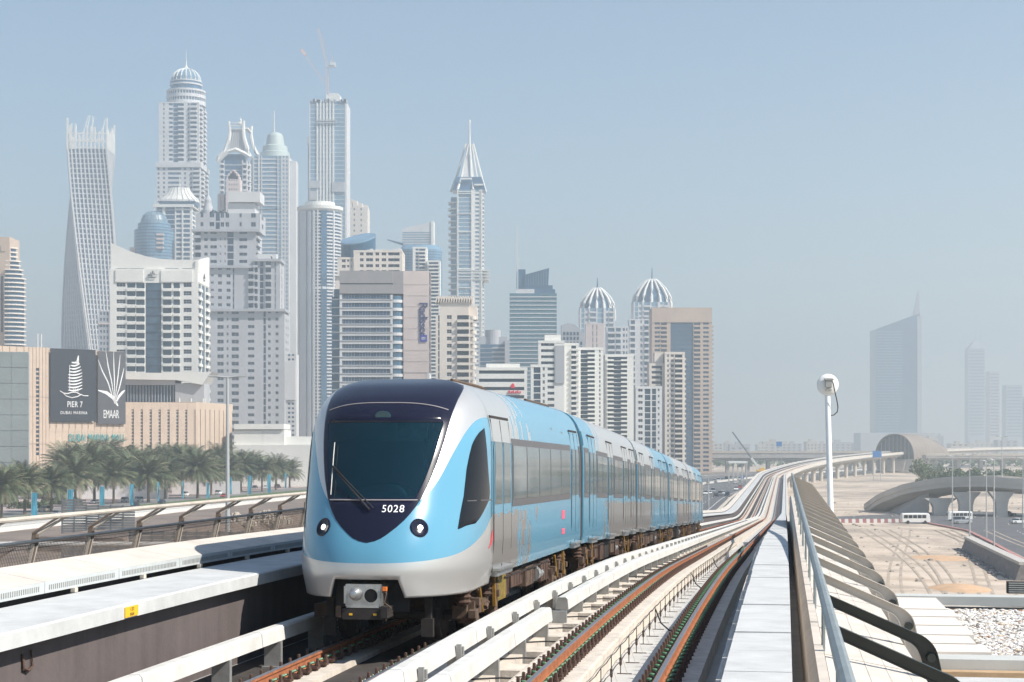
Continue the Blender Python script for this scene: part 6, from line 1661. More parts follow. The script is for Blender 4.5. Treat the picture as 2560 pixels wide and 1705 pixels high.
# ---- 15 teal glass tower
B = Bld('glass_tower', 'teal blue glass tower with set back wedge shaped top', 'tower', 1340, 1350)
block(B, B.X(1274), B.X(1392), 0, 34, B.Z(733), 0, 10.3*B.k, [('S',118,.22)], [('S',30,.22)], [('S',30,.22)], roof=False)
B.m('terrace').box(B.X(1290),B.X(1336),2,20,B.Z(733),B.Z(722)); B.m('upper_glass').box(B.X(1334),B.X(1388),3,28,B.Z(733),B.Z(722)); B.m('upper_glass').box(B.X(1340),B.X(1382),4,26,B.Z(722),B.Z(712))
B.m('upper_glass').box(B.X(1296),B.X(1314),4,24,B.Z(722),B.Z(672))
B.m('upper_glass').hexa([(B.X(1312),3,B.Z(722)),(B.X(1370),3,B.Z(722)),(B.X(1370),24,B.Z(722)),(B.X(1312),24,B.Z(722)),(B.X(1312),3,B.Z(686)),(B.X(1373),3,B.Z(669)),(B.X(1373),24,B.Z(669)),(B.X(1312),24,B.Z(686))])
for i in range(9): B.m('mullion').box(B.X(1314+i*6.4),B.X(1315.2+i*6.4),2.6,3,B.Z(713),B.Z(684-i*1.75))
for x, y in ((1292,560),(1297,640)): B.m('mast').tube([(B.X(x),12,B.Z(724)),(B.X(x),12,B.Z(y))], .35, 5)
B.done(std(W_LG, mat('teal_tower_glass', (.07,.17,.22), .12, var=.25, scale=.05), terrace=W_LG, upper_glass=M_bg, mullion=M_bgl, mast=M_spire))
B = Bld('office_block', 'grey rounded office block low between cream block and teal glass tower', 'building', 1232, 1300)
block(B, B.X(1196), B.X(1270), 4, 16, B.Z(860), 0, 11*B.k, [('G',34),('S',40,.4)], roof=False); B.m('wall').lathe([(20*B.k,B.Z(860)),(20*B.k,B.Z(823))], 20, B.X(1232), 12); B.m('wall').box(B.X(1196),B.X(1268),8,18,B.Z(862),B.Z(840)); B.m('wall').box(B.X(1262),B.X(1274),0,10,0,B.Z(850)); B.done(std(W_GR, M_bg))
# ---- 16 onion ribbed towers
def onion(xc, xw, ytop, yb, d, label, ybody, xl, xr):
    B = Bld('ribbed_dome_tower', label, 'tower', xc, d); k = B.k
    block(B, B.X(xl), B.X(xr), 0, 40, B.Z(yb), 0, 5.0, [('G',10),('N',10,.6,.5),('P',3),('B',14,1.5),('P',3),('G',14),('P',3),('N',10,.6,.5),('B',12,1.5)], [('P',3),('N',20,.5,.5,3),('P',3)], roof=False)
    R = xw/2*k; h = (yb-ytop)*k; z0 = B.Z(yb); cy = 20
    for i in range(14):
        a = i*math.pi/7+.15
        B.m('dome_rib').tube([(R*r_*math.cos(a), cy+R*r_*math.sin(a)*.8, z0+h*f) for r_, f in ((1.0,-.5),(1.0,0),(.93,.28),(.72,.58),(.42,.85),(.2,1.0))], [1.7,1.7,1.5,1.3,1.1,.9], 5)
    B.m('dome_glass').lathe([(R*.9,z0),(R*.82,z0+h*.28),(R*.60,z0+h*.58),(R*.3,z0+h*.85),(R*.05,z0+h*.96)], 24, 0, cy, True, 0, 1, .8)
    B.m('spire').tube([(0,cy,z0+h*.9),(0,cy,z0+h*1.5)], [.9,.3], 6)
    B.done(std(W_LG, M_bgl, dome_rib=W_WH, dome_glass=M_bg, spire=M_bg))
onion(1496, 88, 716, 770, 1700, 'pale tower with a pointed white ribbed dome, narrower of the two', 0, 1450, 1536)
onion(1634, 100, 694, 755, 1750, 'pale tower with a broad white ribbed dome above the beige portal building', 0, 1584, 1672)
B = Bld('apartment_block', 'pink and grey balcony block standing before the narrower ribbed dome tower', 'building', 1510, 1420)
block(B, B.X(1464), B.X(1510), 0, 14, B.Z(812), 0, 5, [('W',16),('N',4,.5,.8),('W',6),('N',4,.5,.8),('W',16)]); B.done(std(W_PK, M_bgd))
B = Bld('apartment_block', 'white and grey balcony block rising behind the small white towers', 'building', 1580, 1500)
block(B, B.X(1516), B.X(1572), 0, 18, B.Z(820), 0, 5, [('W',3),('B',14,1.5),('W',3),('B',10,1.5),('W',3),('N',14,.6,.5,2)]); block(B, B.X(1574), B.X(1626), 4, 18, B.Z(800), 0, 5, [('B',12,1.5),('W',10),('N',6,.5,.5),('W',4),('B',12,1.5)]); B.done(std(W_LG, M_bg))
B = Bld('office_block', 'dark office block with an arched roof edge right of the teal glass tower', 'building', 1434, 1300)
B.m('glazing').loft([[(B.X(x),y_,0) for x in (1404,1420,1436,1450,1464)]+[] for y_ in ()]) if False else None
pts = [(1404,1250),(1404,812),(1420,808),(1436,811),(1450,822),(1460,840),(1464,862),(1464,1250)]
poly = [(B.X(x), B.Z(min(y,1210))) for x, y in pts]; mbx = B.m('facade')
mbx.loft([[(x, yy, max(0,z)) for x, z in poly] for yy in (0, 20)]); 
for i in range(9):
    for j in range(6): B.m('window').box(B.X(1408+j*8.5),B.X(1413+j*8.5),-.2,.3,B.Z(838+i*12),B.Z(830+i*12)) if not (i < 2 and j > 4) else None
B.done(dict(facade=W_GR, window=M_bgd))
# ---- 17 beige portal building
B = Bld('portal_building', 'beige slab like a giant portal framing a tall blue glass front', 'building', 1705, 1200); win = []
k = B.k; fh = 11.2*k
block(B, B.X(1630), B.X(1780), 0, 24, B.Z(806), 0, fh, [('W',4),('N',18,.7,.5),('B',15,.6,.4),('W',9),('G',56),('W',2),('B',16,.6,.4),('W',4),('N',20,.7,.5),('W',5)], [('B',20,1.2,.3),('W',3)], roof=False, indiv=win)
B.m('lintel').box(B.X(1630),B.X(1780),-.3,24,B.Z(806)+.02,B.Z(769))
B.done(std(W_BE, mat('portal_glass', (.08,.13,.19), .15, var=.2, scale=.04), lintel=W_BE, floor_slab=M_bg)); place_windows(B, win, M_bg, 160, (2,0))
# ---- 18 the nearer white towers
def near(name, label, xc, d, parts, wall=W_WH, glass=M_bgd, panes=(3,0), extra=None):
    B = Bld(name, label, 'building', xc, d); win = []
    for (x0, x1, yt, y0, dep, fpx, spec, right) in parts: block(B, B.X(x0), B.X(x1), y0, dep, B.Z(yt), 0, fpx*B.k, spec, right, None, True, win)
    if extra: extra(B)
    B.done(std(wall, glass, roof_box=wall, glass_strip=M_bgd, emblem=MATS['red_sign'], sail=W_GR)); place_windows(B, win, M_bgd, 150, panes); return B
def ex1(B):
    B.m('roof_box').box(B.X(1362),B.X(1403),4,16,B.Z(858),B.Z(836)); B.m('sail').prism([(B.X(1388),-.5),(B.X(1411),-.5),(B.X(1411),-.1),(B.X(1388),-.1)], B.Z(958), B.Z(864))
near('white_tower', 'white tower with dark strip windows and a grey panel, nearest above the train roof', 1380, 780, [(1346,1411,858,0,16,15.2,[('N',42,.95,.45),('W',25)],[('W',8),('B',8,1),('W',3)]),(1411,1448,862,6,14,13,[('W',18),('B',18,1,.4)],None)], extra=ex1)
near('white_tower', 'small white block with a dark glass panel left of the grey panelled tower', 1348, 740, [(1327,1369,918,0,14,16,[('W',3),('G',20),('W',3),('N',10,.5,.5),('W',4)],None)])
near('white_tower', 'white framed tower with dark glass strip and curved balconies, first of the pair', 1478, 800, [(1445,1508,875,0,16,10.8,[('W',6),('G',18),('B',18,1.3,.4),('W',9),('N',9,.6,.6),('W',3)],[('W',4),('N',10,.5,.5),('W',4)])])
near('white_tower', 'white framed tower with dark glass strip and curved balconies, second of the pair', 1550, 820, [(1513,1584,892,0,16,10.8,[('W',3),('B',18,1.3,.4),('G',18),('B',16,1.3,.4),('W',16)],[('W',4),('N',10,.5,.5),('W',4)])])
near('grey_block', 'grey white block with glass columns just above the end of the train', 1626, 840, [(1589,1655,972,0,16,15,[('N',20,.75,.45),('W',3),('G',14),('W',4),('G',10),('W',3),('N',12,.7,.4)],[('W',3),('N',12,.5,.4),('W',3)])], W_LG)
near('cream_tower', 'cream tower with square windows and balconies next to the portal building', 1690, 870, [(1662,1712,886,0,16,12.6,[('N',12,.6,.5),('N',12,.6,.5),('B',20,1.2,.35),('W',4)],[('W',3),('B',6,1),('W',3)]),(1624,1662,914,2,14,13,[('W',3),('S',24,.5),('G',8),('W',2)],None)], W_CR, extra=lambda B: (B.m('roof_box').box(B.X(1638),B.X(1660),4,14,B.Z(914),B.Z(880)), B.m('roof_box').box(B.X(1663),B.X(1711),1,14,B.Z(884),B.Z(882))))
def ex2(B):
    B.m('roof_box').box(B.X(1215),B.X(1300),4,14,B.Z(925),B.Z(908)); 
    me = text_mesh('ROTANA', 9*B.k, .1); me.materials.append(MATS['red_sign']); 
    B.m('emblem').lathe([(5*B.k,B.Z(970)),(4*B.k,B.Z(962)),(1.0*B.k,B.Z(958))], 10, B.X(1282), -.3, True, 0, 1, .1)
    for i, x in enumerate((1272,1277,1282,1288,1293,1299)): B.m('emblem').box(B.X(x),B.X(x+3),-.5,-.1,B.Z(983),B.Z(978 if i % 2 else 976))
    bpy.data.meshes.remove(me)
near('white_block', 'low white block with dark window bands and a small red emblem', 1252, 700, [(1190,1318,926,0,18,20,[('W',4),('S',18,.6),('S',44,.6),('S',40,.6),('W',6)],None)], extra=ex2)
# ---- far hazy towers on the sand side
B = Bld('sail_tower', 'hazy blue glass tower with slanted roof and sail like spike', 'tower', 2247, 3300)
k = B.k
B.m('glazing').hexa([(B.X(2191),0,0),(B.X(2300),0,0),(B.X(2300),60,0),(B.X(2191),60,0),(B.X(2191),0,B.Z(823)),(B.X(2300),0,B.Z(783)),(B.X(2300),60,B.Z(783)),(B.X(2191),60,B.Z(823))])
for y in range(828, 1085, 7): B.m('floor_slab').box(B.X(2192),B.X(2256-max(0,y-1000)*.15),-.5,0,B.Z(y+2.5),B.Z(y))
B.m('fin').hexa([(B.X(2283),10,B.Z(800)),(B.X(2303),10,B.Z(800)),(B.X(2303),14,B.Z(800)),(B.X(2283),14,B.Z(800)),(B.X(2298),10,B.Z(726)),(B.X(2301),10,B.Z(724)),(B.X(2301),14,B.Z(724)),(B.X(2298),14,B.Z(726))]); B.m('fin').box(B.X(2293),B.X(2304),-1,62,0,B.Z(790))
B.m('podium').box(B.X(2150),B.X(2340),-6,60,0,B.Z(1082)); B.done(dict(glazing=M_bg, floor_slab=M_bgl, fin=W_GR, podium=W_GR))
for (x0, x1, yt, d, lab, mt) in ((2421,2462,870,4700,'very faint tower with twin antennas, fading in the haze',W_GR),(2474,2499,928,4500,'very faint narrow tower right of the twin antenna tower',W_PK),(2516,2556,962,4300,'very faint broad block near the photo edge in the haze',W_GR),(2562,2600,990,4300,'faint block cut by the photo edge',W_GR)):
    B = Bld('hazy_tower', lab, 'tower', (x0+x1)/2, d); B.m('wall').box(B.X(x0),B.X(x1),0,40,0,B.Z(yt))
    for y in range(yt+6, 1090, 8): B.m('window_band').box(B.X(x0+2),B.X(x1-2),-.4,0.2,B.Z(y+3),B.Z(y))
    if x0 == 2421:
        B.m('crown').loft([[(B.X(2424),0,B.Z(870)),(B.X(2459),0,B.Z(870)),(B.X(2459),36,B.Z(870)),(B.X(2424),36,B.Z(870))],[(B.X(2436),10,B.Z(852)),(B.X(2450),10,B.Z(852)),(B.X(2450),26,B.Z(852)),(B.X(2436),26,B.Z(852))]])
        for x in (2443, 2455): B.m('antenna').tube([(B.X(x),15,B.Z(870)),(B.X(x),15,B.Z(822))], .9, 5)
    B.done(dict(wall=mt, window_band=M_bg, crown=W_GR, antenna=W_GR))
# ------------------------------------------------------------------ sand side: flyover, bus, station, far bridge
M_fly = mat('flyover_concrete', (.60,.55,.49), .9, var=.12, scale=.15)
M_dkc = mat('shaded_concrete', (.42,.40,.38), .9, var=.15, scale=.2)  # greyer and darker than the flyover concrete
def flyover():
    d0 = 455.0
    t = thing('flyover', 'curved beige flyover with flared piers over the dark road', 'flyover', (wp(2430,HZ,d0).x, d0, 0))
    off = Vector(t.location); ctr = []
    for x, yt, d in ((2212,1268,530),(2255,1238,518),(2318,1214,506),(2400,1200,496),(2480,1198,490),(2560,1205,486),(2640,1216,484),(2780,1236,484)):
        p = wp(x, yt, d); ctr.append(p)
    def sec(p, q, dz, w0, w1):
        dd = (q-p); dd.z = 0; dd.normalize(); nn = Vector((-dd.y, dd.x, 0))
        return [p-off+nn*a+Vector((0,0,b)) for a, b in ((-w0,0),(-w0,-1.9),(-w1,-3.3),(w1+2,-3.3),(w0+2,-1.9),(w0+2,0))]
    pts = []
    for a, b in zip(ctr, ctr[1:]):
        for k in range(4): pts.append(a.lerp(b, k/4))
    pts.append(ctr[-1])
    mb = MB(); mb.loft([sec(pts[i], pts[i+1], 0, 6.5, 3.2) for i in range(len(pts)-1)]); mb.build('deck', M_fly, t)
    mb = MB()
    for side in (-6.6, 8.4):
        rg = []
        for i in range(len(pts)-1):
            dd = pts[i+1]-pts[i]; dd.z = 0; dd.normalize(); nn = Vector((-dd.y, dd.x, 0)); q = pts[i]-off+nn*side
            rg.append([q+nn*-.15+Vector((0,0,-.6)), q+nn*.15+Vector((0,0,-.6)), q+nn*.15+Vector((0,0,1.0)), q+nn*-.15+Vector((0,0,1.0))])
        mb.loft(rg)
    mb.build('parapet', M_fly, t)
    for x, w_, d in ((2350,66,494),(2414,58,490),(2502,52,484),(2600,50,480)):
        c = wp(x, HZ, d)-off; k = d/F; y_top = min(pts, key=lambda q: abs(q.x-off.x-c.x)).z-3.3
        mb = MB(); w0 = w_*k*.27; w1 = w_*k*.62
        mb.loft([[(c.x-a,c.y-1.3,z),(c.x+a,c.y-1.3,z),(c.x+a,c.y+1.3,z),(c.x-a,c.y+1.3,z)] for a, z in ((w0,-1),(w0,y_top*.45),(w0*1.25,y_top*.7),(w1,y_top+.05))]); mb.build('pier', M_fly, t)
    # abutment
    a, b = wp(2236,HZ,508)-off, wp(2322,HZ,500)-off
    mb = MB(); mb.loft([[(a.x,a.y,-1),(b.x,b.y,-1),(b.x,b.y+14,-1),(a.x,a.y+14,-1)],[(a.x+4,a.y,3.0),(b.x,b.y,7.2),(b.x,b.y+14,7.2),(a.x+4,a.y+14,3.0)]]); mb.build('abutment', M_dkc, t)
    for k in range(4):
        mb = MB(); mb.box(b.x-.3,b.x+.0,b.y-.6,b.y-.05,1.0+1.4*k,2.2+1.4*k); mb.build('facing_panel', M_kerb, t)
flyover()
def bus(label, p, rz, name='minibus', sc=1):
    t = thing(name, label, 'bus', p, rz); t.scale = (sc,)*3
    M_bus = PAINT['white']
    mb = MB(); rg = []
    for x, zt, w_ in ((-3.4,2.3,.92),(-3.3,2.55,.98),(0,2.62,1),(3.0,2.58,.99),(3.35,2.2,.95),(3.5,1.3,.92)):
        rg.append([(x,-w_,.42),(x,-w_,zt-.25),(x,-w_*.85,zt),(x,w_*.85,zt),(x,w_,zt-.25),(x,w_,.42)])
    mb.loft(rg); mb.build('body', M_bus, t)
    for sy in (-1, 1):
        for i in range(5):
            mb = MB(); mb.box(-3.0+1.12*i,-3.0+1.12*i+1.0,min(sy*1.005,sy*.9),max(sy*1.005,sy*.9),1.35,2.15); mb.build('window', M_carg, t)
    mb = MB(); mb.loft([[(3.51,-.8,1.35),(3.51,.8,1.35),(3.40,.8,1.35),(3.40,-.8,1.35)],[(3.36,-.78,2.25),(3.36,.78,2.25),(3.2,.78,2.25),(3.2,-.78,2.25)]]); mb.build('windscreen', M_carg, t)
    for sx in (-2.0, 2.2):
        for sy in (-.85, .85):
            mb = MB(); mb.loft([[(sx+.4*math.cos(i*math.pi/7), sy+y, .4+.4*math.sin(i*math.pi/7)) for i in range(14)] for y in (-.16,.16)]); mb.build('wheel', M_tyre, t)
    for sy in (-.7,.7):
        mb = MB(); mb.box(3.44,3.53,sy-.15,sy+.15,.75,.95); mb.build('headlight', M_rim, t)
bus('white minibus in profile on the track left of the flyover piers', gp(2288,1309,.1), 0, sc=1.02)
bus('silver grey minibus in the shade beneath the flyover', gp(2398,1302,.1), math.pi+.1, sc=.95)
car_at(gp(2405,1309,.1), .1, 'silver', True, 'silver four wheel drive beside the shaded minibus', 'cars under the flyover')
car_at(gp(2548,1309,.1), .2, 'white', False, 'white saloon by the right hand pier of the flyover', 'cars under the flyover')
car_at(gp(2520,1290,.1), .2, 'navy', False, 'dark car in the shade between the flyover piers', 'cars under the flyover')
for i,(x,y,c) in enumerate(((2456,1186,'white'),(2470,1185,'silver'),(2486,1186,'black'),(2500,1187,'white'),(2425,1183,'silver'))):
    car_at(gp(x,y,.1), .1, c, True, '%s car parked before the trees beyond the flyover, %s in its line' % (c, ORD[i]), 'cars beyond the flyover', simple=True)
# trees beyond the flyover
def tree(name, label, p, h, r, seed, n=420):
    t = thing(name, label, 'tree', p, 0, 'trees beyond the flyover'); rg = random.Random(seed)
    mb = MB(); mb.tube([(0,0,0),(.2,.1,h*.35),(.1,.2,h*.6)], [.3,.22,.12], 7); mb.tube([(.15,.1,h*.3),(r*.4,.2,h*.6)], [.14,.06], 5); mb.tube([(.15,.1,h*.33),(-r*.45,-.2,h*.62)], [.14,.06], 5); mb.build('trunk', M_trunk, t)
    mb = MB(); cl_ = [(rg.uniform(-.6,.6)*r, rg.uniform(-.6,.6)*r, h*rg.uniform(.5,.85), r*rg.uniform(.35,.6)) for _ in range(9)]
    for i in range(n):
        x, y, z, q = rg.choice(cl_); v = Vector((rg.gauss(0,1),rg.gauss(0,1),rg.gauss(0,.8))).normalized()*q*rg.uniform(.7,1.05)
        c = Vector((x,y,z))+v; u = Vector((rg.gauss(0,1),rg.gauss(0,1),rg.gauss(0,1))).normalized()*.55; w_ = u.cross(Vector((rg.gauss(0,1),rg.gauss(0,1),rg.gauss(0,1)))).normalized()*.5
        mb.mi = rg.choices((0,1,2),(5,4,2))[0]; mb.face([c-u, c+w_, c+u, c-w_*.6])
    mb.build('crown', M_leaf, t)
rng = random.Random(31); xs_ = [2300,2318,2338,2352,2372,2390,2408,2426,2445,2462,2480,2500,2520,2540,2556]
for i, x in enumerate(xs_):
    d = rng.uniform(760, 840); h = rng.uniform(6.5,10) if i > 1 else 13-3*i
    tree('leafy_tree', 'dark leafy tree behind the flyover, %s in the row from the station' % ORD[i], (wp(x,HZ,d).x, d, 0), h, h*.48, i)
for i, (x, y, h) in enumerate(((2320,1208,4),(2300,1232,3.5),(2340,1190,5))):
    p = gp(x, y); tree('leafy_tree', 'small green tree on the sandy slope, %s down from the station' % ORD[i], p, h*1.5, h*.8, 50+i, 260)
# metro station, a ribbed golden shell
def station():
    d = 1230.0
    t = thing('metro_station', 'distant domed metro station with beige shell roof and glazed arched end', 'station', (wp(2236,HZ,d).x, d, 0), -.5)
    k = d/F; M_shell = mat('station_shell', (.24,.20,.17), .6, var=.1, scale=.1); M_sg = mat('station_glass', (.05,.07,.085), .2)
    W_ = 50*k; H_ = CZ+(HZ-1084)*k; zb = CZ-(1148-HZ)*k
    n = 22
    def arch(y, sc, x0, zs=1): return [(x0+W_*sc*math.cos(math.pi*i/n), y, zb+(H_-zb)*zs*sc*math.sin(math.pi*i/n)**.8) for i in range(n+1)]
    rg = []
    for j in range(15):
        f = j/14; rg.append((f*58, 1-.55*max(0,f-.35)**1.5*1.6, f*16))
    for a, b in zip(rg, rg[1:]):     # each roof band is a piece of its own
        A, B = arch(a[0],a[1],a[2]), arch(b[0]-.4,b[1],b[2])
        mb = MB(); 
        mb.loft([A+[(x*.985+.0, y, z-.6) for x, y, z in A[::-1]], B+[(x*.985, y, z-.6) for x, y, z in B[::-1]]]); mb.build('roof_band', M_shell, t, smooth=True)
    mb = MB(); A = arch(2.0,.95,.5); mb.loft([A+[(-W_*.95,2.0,0.5),][:0], [(x,y+.3,z) for x,y,z in A]]); mb.build('end_glass', M_sg, t)
    for i in range(1, 9):
        x = -W_*.9+i*W_*.2; zz = zb+(H_-zb)*.93*max(0.05,1-((x-.5)/(W_*.95))**2)**.4
        mb = MB(); mb.box(x-.12,x+.12,1.6,1.95,zb,zz); mb.build('mullion', M_kerb, t)
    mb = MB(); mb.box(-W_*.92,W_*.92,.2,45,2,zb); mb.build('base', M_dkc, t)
    mb = MB(); mb.loft([[(-W_*.30,-3,1),(W_*.5,-3,1),(W_*.5,-2,1),(-W_*.30,-2,1)],[(-W_*.36,-3,zb-1),(W_*.62,-3,zb-1),(W_*.62,-2,zb-1),(-W_*.36,-2,zb-1)]]); w_ = mb.build('lattice_wall', M_kerb, t)
    mb = MB()
    for i in range(9):
        for j in range(7): mb.box(-W_*.30+i*W_*.088,-W_*.30+i*W_*.088+W_*.06,-3.1,-3.0,2+j*(zb-4)/7,2+j*(zb-4)/7+.9)
    mb.build('lattice', M_dkc, w_, kind='stuff')
station()
# long elevated road across the view, far off
def far_bridge(name, label, x0, x1, d, yt, yb, n):
    t = thing(name, label, 'bridge', (wp(x0,HZ,d).x, d, 0)); k = d/F; L = (x1-x0)*k; zt = CZ-(yt-HZ)*k; zb = CZ-(yb-HZ)*k
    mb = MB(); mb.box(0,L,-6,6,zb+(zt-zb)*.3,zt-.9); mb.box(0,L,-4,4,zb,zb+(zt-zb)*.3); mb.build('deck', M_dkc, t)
    mb = MB(); mb.box(0,L,-6.3,-5.9,zt-1.4,zt+.2); mb.build('parapet', M_conc, t)
    for i in range(n):
        mb = MB(); mb.box(L*(i+.5)/n-1.2,L*(i+.5)/n+1.2,-2.5,2.5,0,zb); mb.build('pier', M_dkc, t)
far_bridge('road_bridge', 'long grey road bridge crossing behind the tail of the train', 1640, 2250, 1240, 1128, 1152, 12)
far_bridge('road_bridge', 'grey road bridge crossing beyond the trees and the flyover', 2310, 2760, 1180, 1134, 1150, 8)
# low white gatehouse roof and a mobile crane behind the viaduct
d = 900; t = thing('filling_station', 'low flat white canopy on posts beside the highway behind the train', 'canopy', (wp(1842,HZ,d).x, d, 0)); k = d/F
mb = MB(); mb.box(-24*k,24*k,-5,5,CZ-(1158-HZ)*k,CZ-(1153-HZ)*k); mb.build('canopy_roof', PAINT['white'], t)
for i in range(5):
    mb = MB(); x = (-22+11*i)*k; mb.box(x-.3,x+.3,-4,-3.4,0,CZ-(1158-HZ)*k); mb.build('post', M_kerb, t)
t = thing('mobile_crane', 'mobile crane with a long slanted dark boom and white lower section', 'crane', gp(1905,1182)); b = Vector(t.location); dd = b.y
tip = wp(1831,1080,dd)-b; mid = wp(1880,1147,dd)-b; low = wp(1899,1172,dd)-b
mb = MB(); mb.bar(mid, tip, .9, .9); mb.build('boom', mat('boom_dark', (.10,.13,.16), .6), t)
mb = MB(); mb.bar(low, mid+(mid-low)*.1, 1.5, 1.5); mb.build('lower_boom', PAINT['white'], t)
mb = MB(); mb.box(-4,4,-1.3,1.3,.8,2.2); mb.box(-1.5,1.5,-1.2,1.2,2.2,3.6); mb.build('carrier', M_yellow, t)
mb = MB()
for x in (-3,-1.5,1.5,3): mb.loft([[(x+.6*math.cos(i*math.pi/6), y, .6+.6*math.sin(i*math.pi/6)) for i in range(12)] for y in (-1.4,-1.0)])
mb.build('wheel', M_tyre, t, kind='stuff')
# low horizon buildings
rng = random.Random(77); M_lowb = [mat('low_%d' % i, c, .9) for i, c in enumerate(((.46,.40,.34),(.36,.35,.35),(.50,.45,.38),(.25,.28,.33)))]
specs = [(1700,30,14),(1735,42,10),(1790,34,12),(1822,18,16),(1850,50,9),(1905,22,8),(1938,60,20),(1985,40,12),(2030,26,20),(2060,34,12),(2100,55,18),(2150,30,14),(2330,30,34),(2352,14,44),(2400,44,12),(2455,60,16),(2520,50,26)]
for i, (x, wd, hpx) in enumerate(specs):
    d = rng.uniform(2600, 3600); k = d/F
    t = thing('low_building', 'low hazy building on the horizon beyond the road bridge, %s from the train' % ORD[i], 'building', (wp(x,HZ,d).x, d, 0), 0, 'low buildings on the horizon')
    h = CZ+(hpx*.62-6)*k; W_ = wd*k/2
    mb = MB(); mb.box(-W_,W_,0,30,0,h); mb.box(-W_*.4,W_*.1,5,15,h,h+4); mb.build('wall', M_lowb[i % 3], t)
    mb = MB(); nn = max(3, int(W_*2/9))
    for j in range(nn):
        for f in range(max(1, int(h/5))): mb.box(-W_+(j+.3)*2*W_/nn,-W_+(j+.75)*2*W_/nn,-.05,.1,2+f*5,4.4+f*5)
    mb.build('window', M_carg, t, kind='stuff')
mb = MB(); rg = random.Random(5)
for i in range(2600):
    x = rg.uniform(1560, 2560); d = rg.uniform(1500, 2300); p = wp(x, HZ, d); c = Vector((p.x, d, rg.uniform(.5,6)))
    u = Vector((rg.gauss(0,1),rg.gauss(0,1),rg.gauss(0,1))).normalized()*2.4; w_ = u.cross(Vector((rg.gauss(0,1),rg.gauss(0,1),rg.gauss(0,1)))).normalized()*2.0
    mb.mi = i % 3; mb.face([c-u, c+w_, c+u, c-w_])
tag(mb.build('treeline', M_leaf, kind='stuff'), 'hazy scatter of low trees on the horizon', 'trees')
for x, y, wd, h, lab in ((1944,1110,14,12,'blue road sign board above the far bridge'),(2186,1135,22,16,'blue road sign board left of the domed station piers'),(1852,1192,8,9,'light blue sign panel beside the viaduct foot')):
    d = 950 if x != 1944 else 1230; p = wp(x, y, d); k = d/F
    t = thing('road_sign', lab, 'sign', (p.x, d-7, 0)); mb = MB(); mb.box(-wd/2*k,wd/2*k,-.1,.1,p.z-h/2*k,p.z+h/2*k); mb.build('sign_board', mat('sign_blue', (.03,.16,.42), .6), t)
    for sx in (-1,1):
        mb = MB(); mb.box(sx*wd*.4*k-.15,sx*wd*.4*k+.15,.12,.4,0,p.z); mb.build('post', M_pole, t)
# ------------------------------------------------------------------ the shopping mall with its billboards
dA, dB = 735.0, 778.0
PA, PB = Vector((wp(-30,HZ,dA).x, dA, 0)), Vector((wp(313,HZ,dB).x, dB, 0))
mall = thing('shopping_mall', 'beige stone shopping mall with teal DUBAI MARINA MALL lettering and slotted wing', 'mall', PA, math.atan2(PB.y-PA.y, PB.x-PA.x))
LM = (PB-PA).length; RM = math.atan2(PB.y-PA.y, PB.x-PA.x)
def mu(x):                       # pixel column -> metres along the facade
    t_ = (x-1280)/F; d = PB-PA; u = (t_*PA.y-PA.x)/(d.x-t_*d.y); return u*LM
def mz(x, y): u = mu(x)/LM; return CZ+(HZ-y)/F*(dA+(dB-dA)*u)
zt = mz(100, 868)
M_joint = mat('stone_joint', (.36,.27,.21), .9)
def stone(mb_wall, x0, x1, y0, y1, n=0.0, dep=1.0):
    mb_wall.box(mu(x0), mu(x1), n-dep+.0, n, y0, y1) if False else mb_wall.box(mu(x0), mu(x1), -n, -n+dep, y0, y1)
mb = MB(); mb.box(-1, LM-.3, 1.0, 40, 0, zt-.5); mb.build('core_wall', W_ST, mall)
xs = [-30,-12,6,24,42,60,72,82,90.5]; 
edges = [mu(x) for x in xs]
for a, b in zip(edges, edges[1:]):
    for z0, z1 in ((0,20),(20,40),(40,zt)):
        mb = MB(); mb.box(a+.10, b-.10, 0, 1.0, z0+.08, z1-.08); mb.build('stone_panel', W_ST, mall)
mb = MB(); mb.box(mu(91), mu(97.5), .35, 1.0, mz(94,1142), mz(94,920)); mb.build('slot_window', M_bgd, mall)
mb = MB(); mb.box(mu(91), mu(97.5), 0, 1.0, mz(94,920), zt); mb.box(mu(91), mu(97.5), 0, 1.0, 0, mz(94,1142)); mb.build('stone_panel', W_ST, mall)
for k_ in range(20):
    z = mz(94,1142)+k_*(mz(94,920)-mz(94,1142))/20
    mb = MB(); mb.box(mu(91), mu(97.5), .15, .4, z, z+.7); mb.build('slot_bar', W_BE, mall)
e2 = [mu(98)+i*(mu(123)-mu(98))/3 for i in range(4)]
for a, b in zip(e2, e2[1:]):
    for z0, z1 in ((0,20),(20,40),(40,zt)): mb = MB(); mb.box(a+.08, b-.08, 0, 1.0, z0+.08, z1-.08); mb.build('stone_panel', W_ST, mall)
zb1 = mz(180,1056)
nn = 12; 
for i in range(nn):
    a = mu(123)+(LM-mu(123))*i/nn; b = mu(123)+(LM-mu(123))*(i+1)/nn
    for z0, z1 in ((0,mz(200,1118)),(mz(200,1118),mz(200,1080)),(mz(200,1080),zb1)):
        mb = MB(); mb.box(a+.05, b-.05, .1, 1.0, z0+.05, z1-.05); mb.build('stone_panel', W_ST, mall)
    mb = MB(); mb.box(a+.3, a+.55, -.05, .1, zb1-2.6, zb1+.3); mb.build('bracket', M_joint, mall)
